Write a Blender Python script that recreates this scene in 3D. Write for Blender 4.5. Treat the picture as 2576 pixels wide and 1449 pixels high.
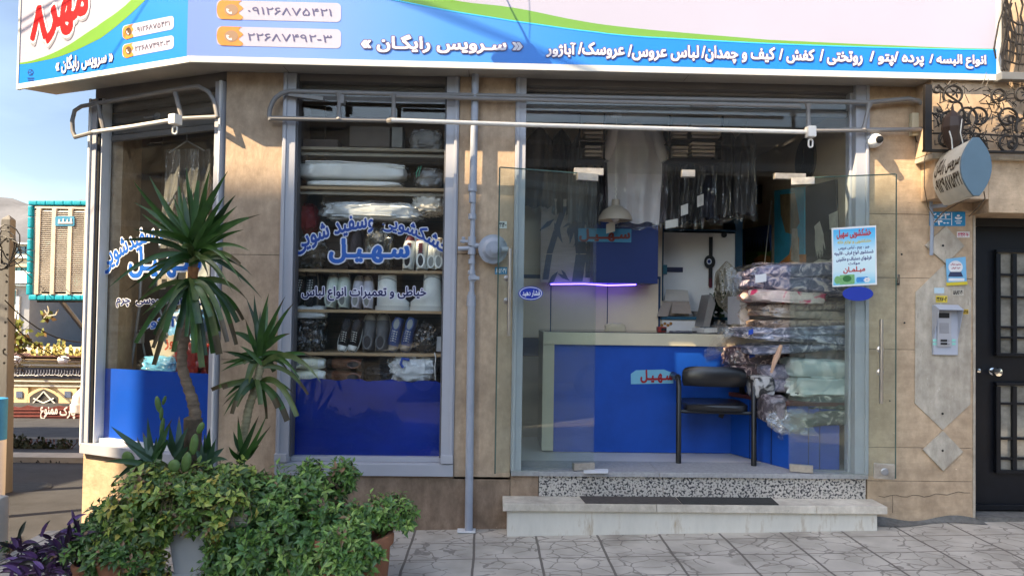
import bpy, bmesh, math, random
import numpy as np
from mathutils import Vector, Matrix, noise
R = math.radians
rnd = random.Random(7)
sc = bpy.context.scene
COL = sc.collection
for _o in list(bpy.data.objects): bpy.data.objects.remove(_o)

# ------------------------------------------------------------------ camera
FPX, CX, CY = 1860.0, 1288.0, 724.5            # focal length and centre in a 2576 px wide frame
CAM = Vector((0.0, -5.0, 1.5))
yaw, pitch, roll = R(1.4), R(1.35), R(0.86)
fwd = Vector((math.sin(yaw)*math.cos(pitch), math.cos(yaw)*math.cos(pitch), math.sin(pitch)))
r0 = Vector((math.cos(yaw), -math.sin(yaw), 0)); u0 = r0.cross(fwd)
rt = r0*math.cos(roll) + u0*math.sin(roll); up = u0*math.cos(roll) - r0*math.sin(roll)
cd = bpy.data.cameras.new('camera'); cam = bpy.data.objects.new('camera', cd); COL.objects.link(cam)
cd.sensor_width = 36; cd.lens = 36*FPX/2576; cd.clip_start = .05; cd.clip_end = 20000
cam.matrix_world = Matrix(((rt.x, up.x, -fwd.x, CAM.x), (rt.y, up.y, -fwd.y, CAM.y), (rt.z, up.z, -fwd.z, CAM.z), (0, 0, 0, 1)))
sc.camera = cam
# ------------------------------------------------------------------ world, sun, exposure
SUN = Vector((.40, .22, -.47)).normalized()    # the way the light travels
w = bpy.data.worlds.new("World"); sc.world = w; w.use_nodes = True
nt = w.node_tree; bg = nt.nodes['Background']
sky = nt.nodes.new('ShaderNodeTexSky'); sky.sky_type = 'NISHITA'; sky.sun_disc = False
sky.sun_elevation = math.asin(-SUN.z); sky.sun_rotation = math.atan2(-SUN.x, -SUN.y) % (2*math.pi)
sky.dust_density = 2.0; sky.altitude = 1200
# the sky is brightest round the sun, behind the camera, and deepest on the far side from it
tcw = nt.nodes.new('ShaderNodeTexCoord'); dt = nt.nodes.new('ShaderNodeVectorMath'); dt.operation = 'DOT_PRODUCT'; dt.inputs[1].default_value = (-.62, -.78, .1)
nt.links.new(tcw.outputs['Generated'], dt.inputs[0])
rw = nt.nodes.new('ShaderNodeValToRGB'); e = rw.color_ramp.elements; e[0].position = .18; e[0].color = (.36, .35, .36, 1); e[1].position = .85; e[1].color = (1.7, 1.6, 1.45, 1)
q_ = e.new(.45); q_.color = (.55, .55, .56, 1)
md = nt.nodes.new('ShaderNodeMath'); md.operation = 'MULTIPLY_ADD'; md.inputs[1].default_value = .5; md.inputs[2].default_value = .5
nt.links.new(dt.outputs['Value'], md.inputs[0]); nt.links.new(md.outputs[0], rw.inputs[0])
cn = nt.nodes.new('ShaderNodeTexNoise'); cn.inputs['Scale'].default_value = 3.5; cn.inputs['Detail'].default_value = 7; mpw = nt.nodes.new('ShaderNodeMapping'); mpw.inputs['Scale'].default_value = (1, 1, 2.6)
nt.links.new(tcw.outputs['Generated'], mpw.inputs[0]); nt.links.new(mpw.outputs[0], cn.inputs['Vector'])
rc = nt.nodes.new('ShaderNodeValToRGB'); e = rc.color_ramp.elements; e[0].position = .42; e[0].color = (1, 1, 1, 1); e[1].position = .75; e[1].color = (1.45, 1.38, 1.3, 1); nt.links.new(cn.outputs['Fac'], rc.inputs[0])
mw = nt.nodes.new('ShaderNodeMix'); mw.data_type = 'RGBA'; mw.blend_type = 'MULTIPLY'; mw.inputs[0].default_value = 1; nt.links.new(sky.outputs[0], mw.inputs[6]); nt.links.new(rw.outputs[0], mw.inputs[7])
mw2 = nt.nodes.new('ShaderNodeMix'); mw2.data_type = 'RGBA'; mw2.blend_type = 'MULTIPLY'; mw2.inputs[0].default_value = 1; nt.links.new(mw.outputs[2], mw2.inputs[6]); nt.links.new(rc.outputs[0], mw2.inputs[7])
nt.links.new(mw2.outputs[2], bg.inputs[0]); bg.inputs[1].default_value = .11
sl = bpy.data.lights.new('sun', 'SUN'); sl.energy = 3.7; sl.angle = R(.5); sl.color = (1, .83, .60)
so = bpy.data.objects.new('sun', sl); COL.objects.link(so); so.location = (-40, -17, 50)
so.rotation_euler = SUN.to_track_quat('-Z', 'Y').to_euler()
vs = sc.view_settings; vs.view_transform = 'Standard'; vs.look = 'None'; vs.gamma = 1; vs.exposure = 2.15
try:
    vs.use_white_balance = True; vs.white_balance_temperature = 7200
except Exception: pass
try:
    sc.cycles.max_bounces = 8; sc.cycles.transparent_max_bounces = 16; sc.cycles.sample_clamp_indirect = 4
    sc.cycles.caustics_reflective = False; sc.cycles.caustics_refractive = False
except Exception: pass

# ------------------------------------------------------------------ photo ray -> real plane
def ray(x, y): return (fwd + rt*((x-CX)/FPX) + up*((CY-y)/FPX))
def PP(x, y, p0, n):
    d = ray(x, y); t = (p0-CAM).dot(n)/d.dot(n); return CAM + d*t
YN = Vector((0, 1, 0)); XN = Vector((1, 0, 0)); ZN = Vector((0, 0, 1))
def P(x, y, Y=0.0): return PP(x, y, Vector((0, Y, 0)), YN)
def ZP(x, y, Z): return PP(x, y, Vector((0, 0, Z)), ZN)
def XP(x, y, X): return PP(x, y, Vector((X, 0, 0)), XN)
CORN = P(556, 800, 0); CORN.z = 0              # where the chamfered corner starts
FA = R(25)
E1 = Vector((-math.cos(FA), math.sin(FA), 0)); EN = Vector((-math.sin(FA), -math.cos(FA), 0))
def FPt(x, y, off=0.0): return PP(x, y, CORN + EN*off, EN)
def plane_main(off=0.0): return lambda x, y, o=0.0: P(x, y, -(off+o))
def plane_facet(off=0.0): return lambda x, y, o=0.0: FPt(x, y, off+o)

# ------------------------------------------------------------------ materials
MATS = {}
def lk(nt, a, b): nt.links.new(a, b)
def mat(name, col, rough=.6, var=.12, scale=6, bump=0, metal=0, spec=.4, coat=0, stretch=(1, 1, 1), bscale=None, detail=5):
    if name in MATS: return MATS[name]
    m = bpy.data.materials.new(name); m.use_nodes = True; MATS[name] = m
    nt = m.node_tree; b = nt.nodes['Principled BSDF']
    b.inputs['Roughness'].default_value = rough; b.inputs['Metallic'].default_value = metal
    b.inputs['Specular IOR Level'].default_value = spec; b.inputs['Coat Weight'].default_value = coat
    b.inputs['Coat Roughness'].default_value = .12
    tc = nt.nodes.new('ShaderNodeTexCoord'); mp = nt.nodes.new('ShaderNodeMapping'); mp.inputs['Scale'].default_value = stretch
    lk(nt, tc.outputs['Object'], mp.inputs['Vector'])
    nz = nt.nodes.new('ShaderNodeTexNoise'); nz.inputs['Scale'].default_value = scale; nz.inputs['Detail'].default_value = detail
    nz.inputs['Roughness'].default_value = .65; lk(nt, mp.outputs[0], nz.inputs['Vector'])
    rp = nt.nodes.new('ShaderNodeValToRGB')
    c = Vector(col[:3]); rp.color_ramp.elements[0].position = .3; rp.color_ramp.elements[1].position = .7
    rp.color_ramp.elements[0].color = (*(c*(1-var)), 1); rp.color_ramp.elements[1].color = (*[min(1, v*(1+var)) for v in c], 1)
    lk(nt, nz.outputs['Fac'], rp.inputs['Fac']); lk(nt, rp.outputs[0], b.inputs['Base Color'])
    if bump:
        n2 = nz
        if bscale:
            n2 = nt.nodes.new('ShaderNodeTexNoise'); n2.inputs['Scale'].default_value = bscale; n2.inputs['Detail'].default_value = 6; lk(nt, mp.outputs[0], n2.inputs['Vector'])
        bp = nt.nodes.new('ShaderNodeBump'); bp.inputs['Strength'].default_value = bump; bp.inputs['Distance'].default_value = .02
        lk(nt, n2.outputs['Fac'], bp.inputs['Height']); lk(nt, bp.outputs[0], b.inputs['Normal'])
    return m
def travertine(name, base, dark, stretch, pit=1.0):
    m = mat(name, base, .75, 0, 3); nt = m.node_tree; b = nt.nodes['Principled BSDF']
    tc = nt.nodes.new('ShaderNodeTexCoord')
    def nz(scale, st, det=6):
        mp = nt.nodes.new('ShaderNodeMapping'); mp.inputs['Scale'].default_value = st; lk(nt, tc.outputs['Object'], mp.inputs['Vector'])
        n = nt.nodes.new('ShaderNodeTexNoise'); n.inputs['Scale'].default_value = scale; n.inputs['Detail'].default_value = det; n.inputs['Roughness'].default_value = .7
        lk(nt, mp.outputs[0], n.inputs['Vector']); return n
    def ramp(n, p0, c0, p1, c1):
        r = nt.nodes.new('ShaderNodeValToRGB'); e = r.color_ramp.elements
        e[0].position = p0; e[0].color = (*c0, 1); e[1].position = p1; e[1].color = (*c1, 1); lk(nt, n.outputs['Fac'], r.inputs['Fac']); return r
    def mix(f, a, c, mode='MIX'):
        x = nt.nodes.new('ShaderNodeMix'); x.data_type = 'RGBA'; x.blend_type = mode
        if hasattr(f, 'links'): lk(nt, f, x.inputs[0])
        else: x.inputs[0].default_value = f
        lk(nt, a, x.inputs[6])
        if hasattr(c, 'links'): lk(nt, c, x.inputs[7])
        else: x.inputs[7].default_value = (*c, 1)
        return x.outputs[2]
    veins = ramp(nz(7, stretch), .38, dark, .62, base)
    cloud = ramp(nz(1.6, (1, 1, 1)), .35, (.66, .63, .60), .68, (1.10, 1.08, 1.05))
    c = mix(1.0, veins.outputs[0], cloud.outputs[0], 'MULTIPLY')
    mott = ramp(nz(13, (1, 1, .7), 8), .34, (.80, .78, .76), .66, (1.10, 1.09, 1.08)); c = mix(1.0, c, mott.outputs[0], 'MULTIPLY')
    pn = nz(38, tuple(.25+.75*s/max(stretch) for s in stretch), 4)
    pits = ramp(pn, .68, (0, 0, 0), .73, (1, 1, 1))
    c = mix(pits.outputs[0], c, tuple(min(1, v*1.25) for v in base))
    dk = ramp(nz(24, stretch, 3), .26, (1, 1, 1), .31, (0, 0, 0))
    c = mix(dk.outputs[0], c, tuple(v*.45 for v in dark))
    lk(nt, c, b.inputs['Base Color'])
    bp = nt.nodes.new('ShaderNodeBump'); bp.inputs['Strength'].default_value = .35; bp.inputs['Distance'].default_value = .01
    lk(nt, pn.outputs['Fac'], bp.inputs['Height']); lk(nt, bp.outputs[0], b.inputs['Normal'])
    return m
def glassy(name, tint=(.93, .97, .95), dirt=.03, rough=.0, boost=1.0):
    m = bpy.data.materials.new(name); m.use_nodes = True; nt = m.node_tree
    for n in list(nt.nodes):
        if n.type == 'BSDF_PRINCIPLED': nt.nodes.remove(n)
    out = nt.nodes['Material Output']
    tr = nt.nodes.new('ShaderNodeBsdfTransparent'); tr.inputs[0].default_value = (*tint, 1)
    gl = nt.nodes.new('ShaderNodeBsdfGlossy'); gl.inputs['Roughness'].default_value = rough
    df = nt.nodes.new('ShaderNodeBsdfDiffuse'); df.inputs[0].default_value = (.6, .6, .58, 1)
    lw = nt.nodes.new('ShaderNodeLayerWeight'); lw.inputs[0].default_value = .5; lw.name = 'facing'   # Schlick: same on both faces of a sheet
    pw = nt.nodes.new('ShaderNodeMath'); pw.operation = 'POWER'; pw.inputs[1].default_value = 5; lk(nt, lw.outputs['Facing'], pw.inputs[0])
    ml = nt.nodes.new('ShaderNodeMath'); ml.operation = 'MULTIPLY_ADD'; ml.inputs[1].default_value = .9; ml.inputs[2].default_value = .030*boost; lk(nt, pw.outputs[0], ml.inputs[0])
    m1 = nt.nodes.new('ShaderNodeMixShader'); lk(nt, ml.outputs[0], m1.inputs[0]); lk(nt, tr.outputs[0], m1.inputs[1]); lk(nt, gl.outputs[0], m1.inputs[2])
    m2 = nt.nodes.new('ShaderNodeMixShader'); lk(nt, m1.outputs[0], m2.inputs[1]); lk(nt, df.outputs[0], m2.inputs[2])
    tc = nt.nodes.new('ShaderNodeTexCoord'); nz = nt.nodes.new('ShaderNodeTexNoise'); nz.inputs['Scale'].default_value = 5; nz.inputs['Detail'].default_value = 6
    lk(nt, tc.outputs['Object'], nz.inputs['Vector'])
    mm = nt.nodes.new('ShaderNodeMath'); mm.operation = 'MULTIPLY'; mm.inputs[1].default_value = dirt*2; lk(nt, nz.outputs['Fac'], mm.inputs[0]); lk(nt, mm.outputs[0], m2.inputs[0])
    lk(nt, m2.outputs[0], out.inputs['Surface']); MATS[name] = m; return m
def plastic_film(name, amount=.12, bscale=9, milky=.06):
    m = glassy(name, (.97, .97, .97), milky, .12, 1.0); nt = m.node_tree
    tc = nt.nodes.new('ShaderNodeTexCoord'); nz = nt.nodes.new('ShaderNodeTexNoise'); nz.inputs['Scale'].default_value = bscale; nz.inputs['Detail'].default_value = 3; nz.inputs['Distortion'].default_value = 1.5
    lk(nt, tc.outputs['Object'], nz.inputs['Vector'])
    bp = nt.nodes.new('ShaderNodeBump'); bp.inputs['Strength'].default_value = .6; bp.inputs['Distance'].default_value = .06; lk(nt, nz.outputs['Fac'], bp.inputs['Height'])
    for n in nt.nodes:
        if n.type == 'BSDF_GLOSSY': lk(nt, bp.outputs[0], n.inputs['Normal'])
        if n.type == 'MATH' and n.operation == 'MULTIPLY_ADD': n.inputs[1].default_value = .6; n.inputs[2].default_value = amount
    return m
def emitter(name, col, s):
    m = mat(name, col, .5, 0); b = m.node_tree.nodes['Principled BSDF']
    b.inputs['Emission Color'].default_value = (*col, 1); b.inputs['Emission Strength'].default_value = s; return m

# ------------------------------------------------------------------ objects
OFF = {}
def tag(o, label=None, cat=None, group=None, kind=None):
    if label: o['label'] = label
    if cat: o['category'] = cat
    if group: o['group'] = group
    if kind: o['kind'] = kind
    return o
def thing(name, label, cat, loc=(0, 0, 0), group=None):
    o = bpy.data.objects.new(name, None); COL.objects.link(o); o.location = loc; o.empty_display_size = .1
    OFF[o.name] = Vector(loc); return tag(o, label, cat, group)
def frame_of(n, hint=None):
    n = Vector(n).normalized(); h = Vector(hint) if hint else (Vector((0, 0, 1)) if abs(n.z) < .9 else Vector((1, 0, 0)))
    u = h.cross(n).normalized(); v = n.cross(u); return u, v, n
class MB:
    def __init__(s): s.v = []; s.f = []; s.m = []; s.mi = 0
    def poly(s, pts):
        b = len(s.v); s.v += [Vector(p) for p in pts]; s.f.append(list(range(b, b+len(pts)))); s.m.append(s.mi); return s
    def raw(s, vs, fs):
        b = len(s.v); s.v += [Vector(p) for p in vs]
        for f in fs: s.f.append([i+b for i in f]); s.m.append(s.mi)
        return s
    def box(s, x0, x1, y0, y1, z0, z1):
        vs = [(x, y, z) for x in (x0, x1) for y in (y0, y1) for z in (z0, z1)]
        return s.raw(vs, [(0, 1, 3, 2), (4, 6, 7, 5), (0, 4, 5, 1), (2, 3, 7, 6), (0, 2, 6, 4), (1, 5, 7, 3)])
    def obox(s, c, ax, h):
        c = Vector(c); ax = [Vector(a).normalized()*k for a, k in zip(ax, h)]
        vs = [c+ax[0]*i+ax[1]*j+ax[2]*k for i in (-1, 1) for j in (-1, 1) for k in (-1, 1)]
        return s.raw(vs, [(0, 1, 3, 2), (4, 6, 7, 5), (0, 4, 5, 1), (2, 3, 7, 6), (0, 2, 6, 4), (1, 5, 7, 3)])
    def prism(s, pts, d):                       # pts: 3-D outline, d: thickness vector
        n = len(pts); pts = [Vector(p) for p in pts]; d = Vector(d)
        s.raw(pts+[p+d for p in pts], [list(range(n))[::-1], list(range(n, 2*n))]+[(i, (i+1) % n, (i+1) % n+n, i+n) for i in range(n)]); return s
    def tube(s, pts, r, n=8, cap=True):
        pts = [Vector(p) for p in pts]; k = len(pts); rs = r if isinstance(r, (list, tuple)) else [r]*k
        b = len(s.v); pu = None
        for i, p in enumerate(pts):
            t = (pts[min(i+1, k-1)]-pts[max(i-1, 0)]).normalized()
            if pu is None: u, v, _ = frame_of(t)
            else:
                u = (pu-t*pu.dot(t)).normalized(); v = t.cross(u)
            pu = u
            for j in range(n):
                a = 2*math.pi*j/n; s.v.append(p+(u*math.cos(a)+v*math.sin(a))*rs[i])
        for i in range(k-1):
            for j in range(n):
                s.f.append([b+i*n+j, b+i*n+(j+1) % n, b+(i+1)*n+(j+1) % n, b+(i+1)*n+j]); s.m.append(s.mi)
        if cap:
            s.f.append([b+j for j in range(n)][::-1]); s.m.append(s.mi); s.f.append([b+(k-1)*n+j for j in range(n)]); s.m.append(s.mi)
        return s
    def lathe(s, prof, c, axis=(0, 0, 1), n=20, sx=1, sy=1):
        u, v, a = frame_of(axis); c = Vector(c); b = len(s.v); k = len(prof)
        for r, h in prof:
            for j in range(n):
                t = 2*math.pi*j/n; s.v.append(c+a*h+u*(r*sx*math.cos(t))+v*(r*sy*math.sin(t)))
        for i in range(k-1):
            for j in range(n):
                s.f.append([b+i*n+j, b+i*n+(j+1) % n, b+(i+1)*n+(j+1) % n, b+(i+1)*n+j]); s.m.append(s.mi)
        if prof[0][0] > 1e-4: s.f.append([b+j for j in range(n)][::-1]); s.m.append(s.mi)
        if prof[-1][0] > 1e-4: s.f.append([b+(k-1)*n+j for j in range(n)]); s.m.append(s.mi)
        return s
    def grid(s, fn, nu, nv, closeu=False):
        b = len(s.v)
        for i in range(nu+1):
            for j in range(nv+1): s.v.append(Vector(fn(i/nu, j/nv)))
        for i in range(nu):
            for j in range(nv):
                a = b+i*(nv+1)+j; s.f.append([a, a+nv+1, a+nv+2, a+1]); s.m.append(s.mi)
        return s
    def blob(s, c, rad, seed=0, amp=.1, fr=3.0, e=.6, nu=28, nv=16, ax=None):   # pillow-like lump: superellipsoid with folds
        c = Vector(c); ax = ax or (Vector((1, 0, 0)), Vector((0, 1, 0)), Vector((0, 0, 1)))
        sg = lambda v, p: math.copysign(abs(v)**p, v); so_ = Vector((seed*3.7, seed*1.3, seed*.7)); b = len(s.v)
        for j in range(nv+1):
            ph = -math.pi/2+math.pi*j/nv
            for i in range(nu):
                th = 2*math.pi*i/nu
                q = Vector((sg(math.cos(ph), e)*sg(math.cos(th), e), sg(math.cos(ph), e)*sg(math.sin(th), e), sg(math.sin(ph), e)))
                k = 1+amp*(noise.noise(q*fr+so_)+.5*noise.noise(q*fr*2.3+so_))
                s.v.append(c+(ax[0]*(q.x*rad[0])+ax[1]*(q.y*rad[1])+ax[2]*(q.z*rad[2]))*k)
        for j in range(nv):
            for i in range(nu):
                s.f.append([b+j*nu+i, b+j*nu+(i+1) % nu, b+(j+1)*nu+(i+1) % nu, b+(j+1)*nu+i]); s.m.append(s.mi)
        return s
    def build(s, name, m, parent=None, smooth=False, bevel=0, label=None, doubles=False):
        off = OFF.get(parent.name, Vector()) if parent else Vector()
        me = bpy.data.meshes.new(name); me.from_pydata([tuple(p-off) for p in s.v], [], s.f)
        for k in (m if isinstance(m, (list, tuple)) else [m]): me.materials.append(k)
        me.polygons.foreach_set('material_index', s.m)
        bm = bmesh.new(); bm.from_mesh(me)
        if doubles: bmesh.ops.remove_doubles(bm, verts=bm.verts, dist=1e-5)
        bmesh.ops.recalc_face_normals(bm, faces=bm.faces)
        if bevel: bmesh.ops.bevel(bm, geom=[e for e in bm.edges if len(e.link_faces) == 2 and e.calc_face_angle(0) > .6], offset=bevel, segments=2, profile=.6, affect='EDGES', clamp_overlap=True)
        bm.to_mesh(me); bm.free()
        if smooth:
            me.polygons.foreach_set('use_smooth', [True]*len(me.polygons)); me.set_sharp_from_angle(angle=R(40))
        o = bpy.data.objects.new(name, me); COL.objects.link(o)
        if parent: o.parent = parent
        OFF[o.name] = off
        if label: o['label'] = label
        return o
def copy_tree(o, parent=None):
    c = o.copy(); COL.objects.link(c); OFF[c.name] = OFF.get(o.name, Vector())
    if parent: c.parent = parent
    for ch in list(o.children): copy_tree(ch, c)
    return c
def top(mb, name, m, label, cat, group=None, **k): return tag(mb.build(name, m, None, **k), label, cat, group)
def struct(mb, name, m, **k): return tag(mb.build(name, m, None, **k), kind='structure')

# ------------------------------------------------------------------ Persian lettering
AR = {'ا': 'FE8D FE8E', 'آ': 'FE81 FE82', 'ب': 'FE8F FE90 FE91 FE92', 'پ': 'FB56 FB57 FB58 FB59', 'ت': 'FE95 FE96 FE97 FE98', 'ج': 'FE9D FE9E FE9F FEA0', 'چ': 'FB7A FB7B FB7C FB7D',
 'ح': 'FEA1 FEA2 FEA3 FEA4', 'خ': 'FEA5 FEA6 FEA7 FEA8', 'د': 'FEA9 FEAA', 'ر': 'FEAD FEAE', 'ز': 'FEAF FEB0', 'ژ': 'FB8A FB8B', 'س': 'FEB1 FEB2 FEB3 FEB4', 'ش': 'FEB5 FEB6 FEB7 FEB8',
 'ط': 'FEC1 FEC2 FEC3 FEC4', 'ع': 'FEC9 FECA FECB FECC', 'ف': 'FED1 FED2 FED3 FED4', 'ق': 'FED5 FED6 FED7 FED8', 'ک': 'FB8E FB8F FB90 FB91', 'گ': 'FB92 FB93 FB94 FB95', 'ل': 'FEDD FEDE FEDF FEE0',
 'م': 'FEE1 FEE2 FEE3 FEE4', 'ن': 'FEE5 FEE6 FEE7 FEE8', 'ه': 'FEE9 FEEA FEEB FEEC', 'و': 'FEED FEEE', 'ی': 'FBFC FBFD FBFE FBFF', 'ـ': '0640 0640 0640 0640'}
AR = {k: [chr(int(x, 16)) for x in v.split()] for k, v in AR.items()}
def shape(t):
    if not any(c in AR for c in t): return t
    out = []
    for i, c in enumerate(t):
        if c not in AR: out.append(c); continue
        f = AR[c]; pj = i > 0 and t[i-1] in AR and len(AR[t[i-1]]) == 4; nj = i+1 < len(t) and t[i+1] in AR and len(f) == 4
        out.append(f[3] if pj and nj else f[1] if pj else f[2] if nj else f[0])
    return ''.join(out[::-1])
TC = {}
def text_geo(t, bold=.0, res=72):
    """letters as clean rows of quads (overlapping contours united by winding number, thickened by a disc)"""
    k = (t, bold)
    if k in TC: return TC[k]
    cu = bpy.data.curves.new('t', 'FONT'); cu.body = shape(t); cu.size = 1; cu.fill_mode = 'NONE'; cu.resolution_u = 4
    o = bpy.data.objects.new('t', cu); COL.objects.link(o)
    me = o.to_mesh(); V = np.array([v.co[:2] for v in me.vertices]); E = np.array([e.vertices[:] for e in me.edges])
    o.to_mesh_clear(); bpy.data.objects.remove(o); bpy.data.curves.remove(cu)
    x0, y0 = V.min(0); x1, y1 = V.max(0); pad = 8; W_ = int((x1-x0)*res)+2*pad+1; H_ = int((y1-y0)*res)+2*pad+1
    A = V[E[:, 0]]; B = V[E[:, 1]]; G = np.zeros((H_, W_), bool)
    for j in range(H_):
        y = y0+(j-pad+.5)/res; c = (A[:, 1] <= y) != (B[:, 1] <= y)
        if not c.any(): continue
        a, b = A[c], B[c]; x = a[:, 0]+(y-a[:, 1])*(b[:, 0]-a[:, 0])/(b[:, 1]-a[:, 1]); sg = np.where(b[:, 1] > a[:, 1], 1, -1); o_ = np.argsort(x); wn = 0
        for i, q in enumerate(o_[:-1]):
            wn += sg[q]
            if wn: G[j, max(0, int(round((x[q]-x0)*res))+pad):max(0, int(round((x[o_[i+1]]-x0)*res))+pad)] = True
    rr = bold*res; n = int(rr)+1; D = G.copy()
    for dy in range(-n, n+1):
        for dx in range(-n, n+1):
            if 0 < dx*dx+dy*dy <= rr*rr: D |= np.roll(np.roll(G, dy, 0), dx, 1)
    vs, fs = [], []
    for j in range(H_):
        r_ = np.diff(np.concatenate([[0], D[j].astype(int), [0]])); st = np.where(r_ == 1)[0]; en = np.where(r_ == -1)[0]
        for s_, e_ in zip(st, en):
            while s_ < e_:
                q = min(e_, s_+14); b_ = len(vs)
                X0, X1, Y0, Y1 = x0+(s_-pad)/res, x0+(q-pad)/res, y0+(j-pad)/res, y0+(j+1-pad)/res
                vs += [(X0, Y0), (X1, Y0), (X1, Y1), (X0, Y1)]; fs.append((b_, b_+1, b_+2, b_+3)); s_ = q
    TC[k] = (vs, fs, (x0, x1, y0, y1)); return TC[k]
def text_on(mb, t, pl, x0, y0, x1, y1, out=.003, bold=.02, warp=None, slope=0.0):
    """letters stretched over the photo box x0..x1, y0..y1 (baseline may slope) of the plane pl; out: how far they stand off it"""
    vs, fs, rb = text_geo(t, bold)
    BL = pl(x0, y1); BR = pl(x1, y1+slope); TL = pl(x0, y0); nrm = (BR-BL).cross(TL-BL).normalized()
    if nrm.dot(CAM-BL) < 0: nrm = -nrm
    q = []
    for v in vs:
        a = (v[0]-rb[0])/(rb[1]-rb[0]); b = (v[1]-rb[2])/(rb[3]-rb[2])
        if warp: a, b = warp(a, b)
        q.append(BL+(BR-BL)*a+(TL-BL)*b+nrm*out)
    mb.raw(q, fs); return mb
def rrect(pl, x0, y0, x1, y1, r, o=0, sl=0, n=5):
    pts = []
    for cx, cy, a0 in ((x1-r, y0+r, -90), (x1-r, y1-r, 0), (x0+r, y1-r, 90), (x0+r, y0+r, 180)):
        for i in range(n+1):
            a = R(a0+90*i/n); x = cx+r*math.cos(a); y = cy+r*math.sin(a); pts.append(pl(x, y+sl*(x-x0)/(x1-x0), o))
    return pts
def ellipse(pl, cx, cy, rx, ry, o=0, n=28, a0=0, a1=360): return [pl(cx+rx*math.cos(R(a0+(a1-a0)*i/n)), cy+ry*math.sin(R(a0+(a1-a0)*i/n)), o) for i in range(n)]

# ================================================================== the setting
def gz(x, y):                                   # the pavement climbs to the right; the side street falls away behind the corner
    z = .023*max(-4, min(6, x))
    if y > .3 and x < -1.5: z -= min(.9, .085*(y-.3))
    return z
m_asph = mat('asphalt', (.030, .031, .035), .85, .35, 3, .5, bscale=120)
xs = [-3000, -600, -120, -40, -14]+[-12+i*.5 for i in range(54)]+[16, 30, 120, 600, 3000]
ys = [-400, -60, -20]+[-10+i*.5 for i in range(60)]+[21, 30, 60, 200, 1000, 4000]
g = MB(); b0 = 0
for x in xs:
    for y in ys: g.v.append(Vector((x, y, gz(x, y)-.13)))
ny = len(ys)
for i in range(len(xs)-1):
    for j in range(ny-1): g.f.append([i*ny+j, (i+1)*ny+j, (i+1)*ny+j+1, i*ny+j+1]); g.m.append(0)
struct(g, 'ground', m_asph, smooth=True)
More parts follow.
